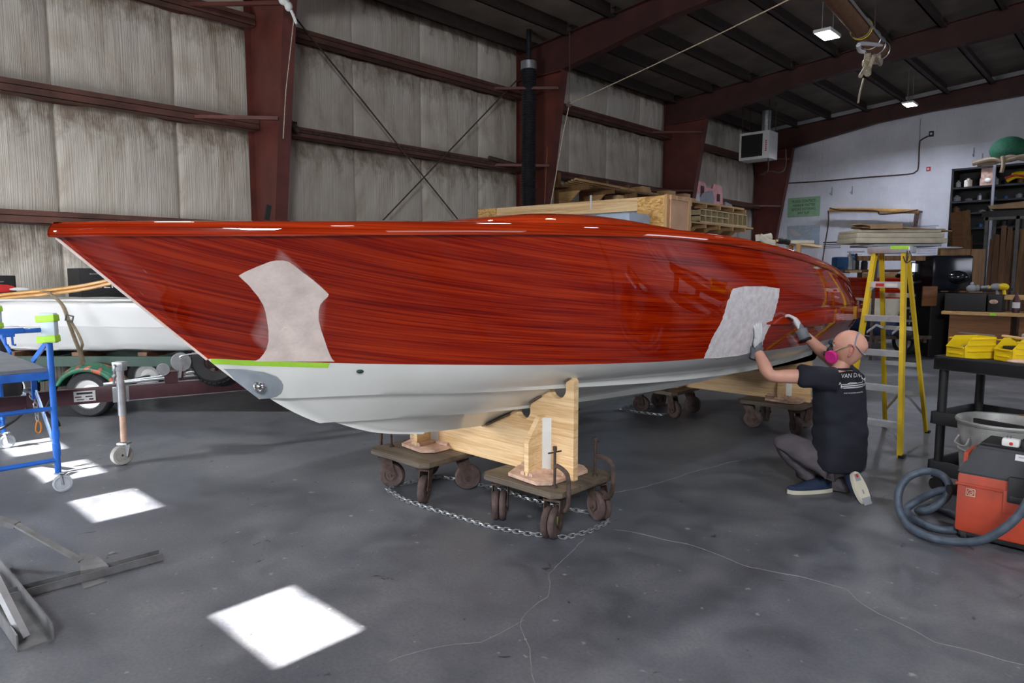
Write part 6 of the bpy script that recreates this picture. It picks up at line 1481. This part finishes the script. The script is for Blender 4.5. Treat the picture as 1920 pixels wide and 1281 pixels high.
# ------------------------------------------------------------------ the kneeling man
def skin_body(chains, name, mat, parent, sub=2, flat=None):
    """chains: list of [(point, rx, ry)...]; chains share points by position"""
    me = bpy.data.meshes.new(name); vs = []; es = []; rad = []; idx = {}
    for ch_ in chains:
        prev = None
        for p, rx, ry in ch_:
            key = (round(p.x, 4), round(p.y, 4), round(p.z, 4))
            if key not in idx: idx[key] = len(vs); vs.append(p); rad.append((rx, ry))
            i = idx[key]
            if prev is not None and prev != i: es.append((prev, i))
            prev = i
    me.from_pydata([tuple(v) for v in vs], es, []); o = bpy.data.objects.new(name, me); COL.objects.link(o)
    m = o.modifiers.new('skin', 'SKIN'); m.use_smooth_shade = True; m.branch_smoothing = .6
    for i, (a, b) in enumerate(rad): me.skin_vertices[0].data[i].radius = (a, b)
    me.skin_vertices[0].data[0].use_root = True
    s_ = o.modifiers.new('sub', 'SUBSURF'); s_.levels = sub; s_.render_levels = sub
    dg = bpy.context.evaluated_depsgraph_get(); me2 = bpy.data.meshes.new_from_object(o.evaluated_get(dg)); bpy.data.objects.remove(o)
    me2.name = name
    if parent is not None: me2.transform(rootm(parent).inverted())
    me2.materials.clear(); me2.materials.append(mat)
    for p in me2.polygons: p.use_smooth = True
    q = bpy.data.objects.new(name, me2); COL.objects.link(q); q.parent = parent; return q
man = thing('person', 'bald man kneeling beside the boat in a black T-shirt, grey trousers, respirator and gloves', 'person', cd(2.25, 4.85, 0))
def D_(px, py, d): return P(px, py, D=d)
pel = D_(1575, 862, 4.82); wst = D_(1576, 812, 4.81); chs = D_(1573, 750, 4.80); upp = D_(1570, 712, 4.81); nck = D_(1576, 690, 4.80)
shL = D_(1527, 706, 4.73); shR = D_(1598, 707, 4.95)

def skp(px, py, off):
    y_, z_ = on_skin_pix(px, py); return V((XK+surf(y_, z_)+off, y_, z_))
def dh(px, py): return (skp(px, py, 0)).dot(FH)
wrL = D_(1419, 655, dh(1419, 650)-.075); tipL = D_(1425, 606, dh(1425, 606)-.035); elL = D_(1443, 706, 4.80)
elR = D_(1556, 674, 5.14); wrR = D_(1503, 623, dh(1487, 600)-.16); tipR = D_(1486, 588, dh(1487, 590)-.06)
hpL = D_(1548, 862, 4.80); hpR = D_(1598, 862, 4.88)
knL = D_(1456, 822, 5.03); anL = D_(1530, 902, 4.92)
knR = D_(1500, 893, 5.08); anR = D_(1597, 915, 4.80)
# skin: neck and arms one continuous mesh
head_c = D_(1593, 650, 4.76)
sk = skin_body([[(upp, .07, .07), (nck, .062, .062), (nck.lerp(head_c, .6), .058, .062)],
                [(upp, .07, .07), (shL, .056, .056), (shL.lerp(elL, .5), .056, .056), (elL, .047, .047), (elL.lerp(wrL, .3), .053, .053), (elL.lerp(wrL, .7), .041, .041), (wrL, .031, .034)],
                [(upp, .07, .07), (shR, .056, .056), (shR.lerp(elR, .5), .054, .054), (elR, .046, .046), (elR.lerp(wrR, .3), .050, .050), (elR.lerp(wrR, .7), .040, .040), (wrR, .031, .034)]], 'body', m_skin, man)
# head: shaped sphere with brow, nose, jaw and ears; face points to the hull
fdir = (-R_*.86+FH*.50).normalized(); tilt = V((0, 0, 1))*1.0+fdir*.10-R_*.10; upv = tilt.normalized()
side = fdir.cross(upv).normalized(); upv = side.cross(fdir).normalized()   # side = man's right
HR = Matrix((fdir, -side, upv)).transposed()    # x forward, y left, z up
def Hp(x, y, z): return head_c+HR @ V((x, y, z))*1.10
q = MB()
def headf(u, v):
    th = 2*math.pi*u; ph = math.pi*v; cx, sy, cz = math.sin(ph)*math.cos(th), math.sin(ph)*math.sin(th), math.cos(ph)
    x = .100*cx; y = .078*sy; z = .105*cz
    # skull: fuller at the back and top
    if cx < 0: x *= 1.06; 
    if cz < 0:   # face and jaw narrowing
        y *= 1-.28*(-cz)**1.2; z *= 1.18
        if cx < 0: x *= 1-.42*(-cz)**1.0
        else: x *= 1-.05*(-cz)
    f = max(0, cx)
    x += f**14*.020*math.exp(-((cz+.18)/.22)**2)*math.exp(-(sy/.20)**2)*1.6  # nose ridge
    x += .006*math.exp(-((cz-.18)/.10)**2)*f**2                              # brow
    x -= .008*math.exp(-((cz-.02)/.09)**2)*f**2*(1 if abs(sy) > .12 else 0)  # eye hollows
    x += .006*math.exp(-((cz+.78)/.14)**2)*f                                 # chin
    return Hp(x, y, z)
q.grid(headf, 48, 32); hd = q.obj('head', m_skin, man, ang=80)
m_earc = M('ear_skin', (.60, .24, .19), .5, var=.1)
for s in (1, -1):
    q = MB(); c = Hp(-.012, s*.079, -.012)
    q.tube([c+HR @ V(v)*1.45 for v in ((.008, 0, -.028), (-.004, s*.006, -.020), (-.016, s*.014, .0), (-.018, s*.016, .018), (-.006, s*.012, .030), (.010, s*.004, .026), (.014, 0, .012))], [.006, .006, .006, .006, .006, .005, .004], 8)
    q.sph(c+HR @ V((-.002, s*.003, .002)), .014, (1, .35, 1.6), 12, rot=HR); q.sph(c+HR @ V((.004, s*.003, -.026)), .008, (1, .5, 1), 10, rot=HR); q.obj('ear', m_earc, hd)
    q = MB(); q.sph(Hp(.083, s*.031, .008), .012, (1, 1, 1), 14); ey = q.obj('eye', m_white, hd)
    q = MB(); q.tube([Hp(.092, s*.018, .030), Hp(.094, s*.032, .034), Hp(.084, s*.050, .028)], .0035, 6); q.obj('eyebrow', m_darkwood, hd)
q = MB(); q.tube([Hp(.090, -.022, -.072), Hp(.098, 0, -.070), Hp(.090, .022, -.072)], .004, 6); q.obj('mouth', m_redp, hd)
# respirator
rs = tag(thing('respirator', None, None), None, None); bpy.data.objects.remove(rs)
q = MB(); q.sph(Hp(.105, 0, -.040), .040, (.8, 1.0, 1.1), 18, rot=HR); q.cyl(Hp(.12, 0, -.05), Hp(.15, 0, -.055), .018, n=14); q.sph(Hp(.098, 0, .0), .022, (.8, 1, 1.3), 12, rot=HR); mk = q.obj('respirator', m_black, man)
for s in (1, -1):
    ax_ = (HR @ V((.42, s*.85, -.12))).normalized(); c = Hp(.095, s*.062, -.062)
    q = MB(); q.cyl(c-ax_*.035, c+ax_*.006, .022, n=14); q.lathe([(.0, -.008), (.040, -.008), (.046, -.002), (.046, .014), (.040, .020), (0, .018)], c, ax_, 32); q.obj('filter', m_mag, mk)
m_navyb = m_navy
q = MB(); q.sph(Hp(.108, 0, .022), .020, (1, 1.2, 1), 12); q.obj('mask_bridge', m_navy, mk)
# straps: from mask past the ear and over the crown
def onhead(th, cz, off=.004):
    cz = max(-1, min(1, cz)); sp_ = math.sqrt(1-cz*cz); cx, sy = sp_*math.cos(th), sp_*math.sin(th)
    x = (.100+off)*cx; y = (.078+off)*sy; z = (.105+off)*cz
    if cx < 0: x *= 1.06
    if cz < 0:
        y *= 1-.28*(-cz)**1.2; z *= 1.18
        x *= (1-.42*(-cz)) if cx < 0 else (1-.05*(-cz))
    return Hp(x, y, z)
for s in (1, -1):
    q = MB(); q.tube([Hp(.105, s*.045, -.035)]+[onhead(s*t_, c_) for t_, c_ in ((.9, -.12), (1.3, .02), (1.62, .14), (1.9, .20))], .0055, 8); q.obj('head_strap', m_strap, mk)
    q = MB(); q.tube([onhead(s*t_, c_, .003) for t_, c_ in ((1.9, .20), (2.05, .05), (2.25, -.12), (2.6, -.28), (3.14, -.34))], .012, 8, flat=(.3, 1)); q.obj('cradle_strap', m_greyst, mk)
    q = MB(); q.tube([onhead(s*t_, c_, .003) for t_, c_ in ((1.9, .20), (1.95, .40), (2.05, .60), (2.3, .78), (3.14, .86))], .011, 8, flat=(.3, 1)); q.obj('crown_strap', m_greyst, mk)
# T-shirt
def ring_mesh(name, rings, mat, par, n=28, close=(True, True), ang=70):
    """rings: (centre, axis across a, semi a, axis b, semi b)"""
    q = MB(); R = []
    for c, ua, ra, ub, rb in rings:
        row = []
        for k in range(n):
            t = 2*math.pi*k/n; ca, sa = math.cos(t), math.sin(t); ex = .86
            row.append(q.bm.verts.new(c+ua*ra*abs(ca)**.80*(1 if ca > 0 else -1)+ub*rb*abs(sa)**.66*(1 if sa > 0 else -1)))
        R.append(row)
    for A, B in zip(R[:-1], R[1:]):
        for k in range(n): q.bm.faces.new((A[k], A[(k+1) % n], B[(k+1) % n], B[k]))
    if close[0]: q.bm.faces.new(R[0][::-1])
    if close[1]: q.bm.faces.new(R[-1])
    for v in q.bm.verts:
        k_ = noise.noise(v.co*9)*.010+noise.noise(V((v.co.x*6, v.co.y*6, v.co.z*26)))*.006; v.co += (v.co-rings[len(rings)//2][0]).normalized()*k_
    return q.obj(name, mat, par, ang=ang, sub=1)
acr = (R_*.955+FH*.30).normalized(); bck = V((acr.y, -acr.x, 0))  # towards the camera = his back
Z_ = V((0, 0, 1))
rings = []
for px, py, d, ra, rb in ((1567, 884, 4.80, .165, .145), (1569, 868, 4.80, .185, .155), (1573, 840, 4.81, .188, .152), (1575, 810, 4.81, .186, .140), (1575, 775, 4.81, .184, .130), (1574, 745, 4.81, .190, .128), (1573, 722, 4.82, .196, .118), (1572, 706, 4.82, .182, .100), (1573, 697, 4.82, .135, .082), (1575, 691, 4.82, .080, .070)):
    rings.append((D_(px, py, d), acr, ra, bck, rb))
torso = ring_mesh('t_shirt', rings, m_shirt, None)
def sleeve(sh, el, f0, f1, r0, r1):
    ax = (el-sh).normalized(); u = ax.cross(Z_).normalized(); w_ = u.cross(ax); L = (el-sh).length; rr_ = []
    for k in range(9):
        f = f0+(f1-f0)*k/8; g = k/8; r = r0+(r1-r0)*g+.005*math.sin(k*2.1); rr_.append((sh+ax*L*f-Z_*.022*(1-g), u, r*.95, w_, r))
    return ring_mesh('sleeve_tmp', rr_, m_shirt, None, n=20)
s1_ = sleeve(shL, elL, -.55, .40, .084, .082); s2_ = sleeve(shR, elR, -.25, .50, .076, .074)
def fuse(objs, name, mat, par, vox=.011, it=5, disp=None):
    q = MB()
    for o in objs:
        dg_ = bpy.context.evaluated_depsgraph_get(); me = bpy.data.meshes.new_from_object(o.evaluated_get(dg_)); q.bm.from_mesh(me); bpy.data.objects.remove(o)
    me = bpy.data.meshes.new(name); q.bm.to_mesh(me); o = bpy.data.objects.new(name, me); COL.objects.link(o)
    m = o.modifiers.new('r', 'REMESH'); m.mode = 'VOXEL'; m.voxel_size = vox
    m = o.modifiers.new('s', 'SMOOTH'); m.factor = .6; m.iterations = it
    dg_ = bpy.context.evaluated_depsgraph_get(); me2 = bpy.data.meshes.new_from_object(o.evaluated_get(dg_)); bpy.data.objects.remove(o)
    if disp:
        for v in me2.vertices: v.co += v.normal*disp(v.co)
    me2.transform(rootm(par).inverted()); me2.materials.clear(); me2.materials.append(mat)
    for p in me2.polygons: p.use_smooth = True
    me2.name = name; o = bpy.data.objects.new(name, me2); COL.objects.link(o); o.parent = par; return o
def folds(c):
    t = (c.x*.9+c.y*.4); lo = max(0, 1-abs(c.z-.45)/.22)
    return noise.noise(V((t*7, c.y*7, c.z*16)))*.008+lo*.006*math.sin((c.z*46+t*14)+3*noise.noise(c*5))+noise.noise(c*22)*.002
shirt = fuse([torso, s1_, s2_], 't_shirt', m_shirt, man, .010, 5, folds)
# neckband
q = MB(); cN = D_(1577, 692, 4.81); pts = [cN+acr*.076*math.cos(t)+bck*.068*math.sin(t)+Z_*(.008*math.sin(t)) for t in [2*math.pi*k/24 for k in range(24)]]
q.tube(pts, .008, 8, closed=True, res=2); q.obj('neckband', m_shirt, shirt)
MB().box(cN+bck*.074+V((0, 0, -.002)), (.05, .003, .014), rot=basis(acr, Z_)).obj('neck_label', m_strap, shirt)
# back print: laid on the shirt surface (projected from behind)
dg = bpy.context.evaluated_depsgraph_get(); from mathutils.bvhtree import BVHTree
sh_eval = shirt.evaluated_get(dg); sm = sh_eval.to_mesh(); mwS = rootm(man); bvh = BVHTree.FromPolygons([mwS @ v.co for v in sm.vertices], [tuple(p.vertices) for p in sm.polygons])
lay = (-FH*.90-R_*.44).normalized(); rgt = V((-lay.y, lay.x, 0)); 
def stamp(o_me_pts_fn, name, mat, faces):
    pass
def drape(obj, cen, off=.003):
    inv = mwS.inverted()
    for v in obj.data.vertices:
        p = mwS @ v.co; loc, nrm, i, dd = bvh.ray_cast(p+lay*.5, -lay)
        depth = (p-cen).dot(lay)
        if loc is not None: v.co = inv @ (loc+lay*(off+max(0, depth)))
cen = D_(1609, 722, 4.62)
Rb2 = basis(rgt, Z_)
def shirt_text(body, size, px, py, sx=1):
    p = D_(px, py, 4.62); o = text(body, size, m_paper, p, Rb2, shirt, ext=.0008, sx=sx)
    # refine long edges a little before draping
    bm = bmesh.new(); bm.from_mesh(o.data); bmesh.ops.subdivide_edges(bm, edges=[e for e in bm.edges if e.calc_length() > .02], cuts=2); bm.to_mesh(o.data); bm.free()
    drape(o, p); return o
shirt_text('VAN DAM', .040, 1577, 713, .82)
# small illustration of a boat with a long banner and a line of small lettering
p = D_(1600, 728, 4.62)
q = MB()
def ln(x0, y0, x1, y1, w_=.004, n=8):
    for k in range(n):
        a = p+rgt*(x0+(x1-x0)*k/n)+Z_*(y0+(y1-y0)*k/n); b = p+rgt*(x0+(x1-x0)*(k+1)/n)+Z_*(y0+(y1-y0)*(k+1)/n); q.bar(a, b, w_, .0012, up=tuple(lay))
ln(-.075, .012, .075, .018); ln(-.075, .0, .075, .004, .006); ln(-.072, -.010, .070, -.008, .003); ln(-.075, .012, -.075, -.012, .004, 3); ln(.075, .018, .072, -.008, .003, 3); ln(-.04, .012, -.02, .022, .004, 2); ln(-.02, .022, .02, .020, .004, 3); ln(-.09, .028, -.08, .016, .012, 2); ln(.06, .030, .06, .018, .003, 1); ln(-.06, -.014, .06, -.013, .003)
ill = q.obj('boat_illustration', m_paper, shirt); drape(ill, p)
shirt_text('FINE WOODEN BOATS', .0115, 1582, 742, 1.0)
sh_eval.to_mesh_clear()
# trousers
tr_o = skin_body([[(pel, .140, .125), (hpL, .120, .118), (hpL.lerp(knL, .5), .112, .108), (knL, .084, .084), (knL.lerp(anL, .35), .082, .080), (knL.lerp(anL, .75), .074, .070), (knL.lerp(anL, .99), .068, .062)],
                  [(pel, .140, .125), (hpR, .120, .118), (hpR.lerp(knR, .55)+V((0, 0, .02)), .100, .095), (knR+V((0, 0, .02)), .074, .070), (knR.lerp(anR, .4), .072, .068), (knR.lerp(anR, .85), .070, .064), (anR, .064, .058)]], 'trousers', m_pants, man, sub=3)
for v in tr_o.data.vertices:
    k_ = noise.noise(v.co*12)*.010+noise.noise(V((v.co.x*9, v.co.y*9, v.co.z*30)))*.009; v.co += v.normal*k_
    if v.co.z < .012: v.co.z = .012
# shoes
def shoe(heel, toe, up, nm, sole_rel=.028):
    f = (toe-heel).normalized(); u = V(up); u = (u-f*u.dot(f)).normalized(); s = f.cross(u); L = (toe-heel).length
    q = MB()
    def prof(t): return .033+.012*math.sin(min(1, t/.75)*math.pi*.5)*1.0 if t < .75 else .045*math.sqrt(max(0, 1-((t-.75)/.27)**2))
    def wid(t): return max(.004, (.034+.014*math.sin(math.pi*min(1, max(0, (t-.1)/.9))))*math.sqrt(max(0, 1-(abs(t-.5)*2)**7)))
    pts = []
    T = [k/18 for k in range(19)]
    base = [heel+f*L*t+s*wid(t)*1.08 for t in T]+[heel+f*L*t-s*wid(t)*1.08 for t in T[::-1]]
    q.prism(base, u*sole_rel); sole = q.obj('shoe_sole', m_cream, None); 
    q = MB()
    def up_(a, b):
        t = a; h = .030+(.062 if t < .30 else .062-.050*min(1, (t-.30)/.55)) if True else 0; w_ = wid(t); th = math.pi*b
        return heel+f*L*(.015+.97*t)+s*w_*math.cos(th)+u*(sole_rel*.6+h*math.sin(th)**.7)
    q.grid(up_, 20, 12); upr = q.obj(nm, m_navy, man, ang=70)
    sole.data.transform(rootm(man).inverted()); sole.parent = upr
    return upr, (heel, f, u, s, L)
h1 = P(1561, 921, Z=.0); t1 = P(1476, 926, Z=.0)
shoe(V((h1.x, h1.y, .002)), V((t1.x, t1.y, .002)), (0, 0, 1), 'shoe')
# rear foot stands on its toes: sole faces the camera
tc = P(1628, 946, Z=.005); hc = D_(1603, 884, 4.66)
upr2 = shoe(hc, tc, -(FH*.80+R_*-.35)*-1, 'shoe')
heel, f, u, s, L = upr2[1]
for (t, w_, h_) in ((.18, .045, .05), (.62, .012, .03), (.90, .075, .05)):
    MB().box(heel+f*L*t-u*.001, (w_, h_, .003), rot=Matrix((s, f, u)).transposed()).obj('sole_tread', m_greyf, upr2[0])
MB().sph(heel+f*L*.14-u*.002, .013, (1, 1, .3), 12, rot=Matrix((s, f, u)).transposed()).obj('sole_logo', m_redp, upr2[0])
# gloved hands: palm, five separate bent fingers
def hand(wr, fwd, palm_n, thumb_side, nm, curl=.35, scale=1.0):
    f = V(fwd).normalized(); n = V(palm_n); n = (n-f*n.dot(f)).normalized(); s = f.cross(n)*thumb_side  # thumb side
    S_ = scale; chains = []; root = wr
    palm = wr+f*.045*S_
    kn = []
    for k, (o_, l_) in enumerate(((.030, .92), (.010, 1.0), (-.010, .95), (-.029, .78))):
        b0 = wr+f*.088*S_+s*o_*S_-n*.0
        pts = [(wr+f*.030*S_+s*o_*.55*S_, .014*S_, .012*S_), (b0, .0105*S_, .0105*S_)]
        d = f.copy(); p = b0
        for j, ln_ in enumerate((.040, .026, .020)):
            d = (Matrix.Rotation((curl*(1+.5*j)), 3, s*thumb_side if False else s) @ d)
            # bend toward the palm normal
            d2 = f*math.cos(curl*(j+1))+n*math.sin(curl*(j+1)); d2 = (d2+s*o_*1.5).normalized(); p = p+d2*ln_*l_*S_
            pts.append((p, (.0100-.0010*j)*S_, (.0098-.0010*j)*S_))
        chains.append(pts)
    th = [(wr+f*.022*S_+s*.012*S_, .015*S_, .013*S_), (wr+f*.045*S_+s*.040*S_+n*.008*S_, .0125*S_, .012*S_), (wr+f*.072*S_+s*.056*S_+n*.022*S_, .0105*S_, .010*S_), (wr+f*.096*S_+s*.058*S_+n*.034*S_, .009*S_, .0085*S_)]
    q = MB(); Rm = Matrix((s, f, n)).transposed()
    q.sph(wr+f*.052*S_, .043*S_, (.98, 1.18, .42), 20, rot=Rm); pm = q.obj(nm, m_glovew, man, ang=80)
    for c_ in chains: skin_body([c_], 'finger', m_glovew, pm)
    skin_body([th], 'thumb', m_glovew, pm)
    # grey knit back and cuff
    q = MB(); q.sph(wr+f*.022*S_-n*.006*S_, .036*S_, (.95, 1.05, .50), 18, rot=Rm); q.tube([wr-f*.050*S_, wr-f*.02*S_, wr+f*.012*S_], [.036*S_, .033*S_, .036*S_], 14); q.obj('glove_knit', m_gloveg, pm)
    MB().tube([wr-f*.056*S_, wr-f*.048*S_], .037*S_, 14, smooth=False).obj('glove_cuff', m_black, pm)
    return pm
# left hand flat against the primed patch, fingers up; right hand pinching the batten line
hullin = V((-1, .05, 0))
hand(wrL, tipL-wrL, hullin, -1, 'glove', curl=.16, scale=1.28)
hand(wrR, tipR-wrR, V((-.9, -.2, -.3)), -1, 'glove', curl=.62, scale=1.28)
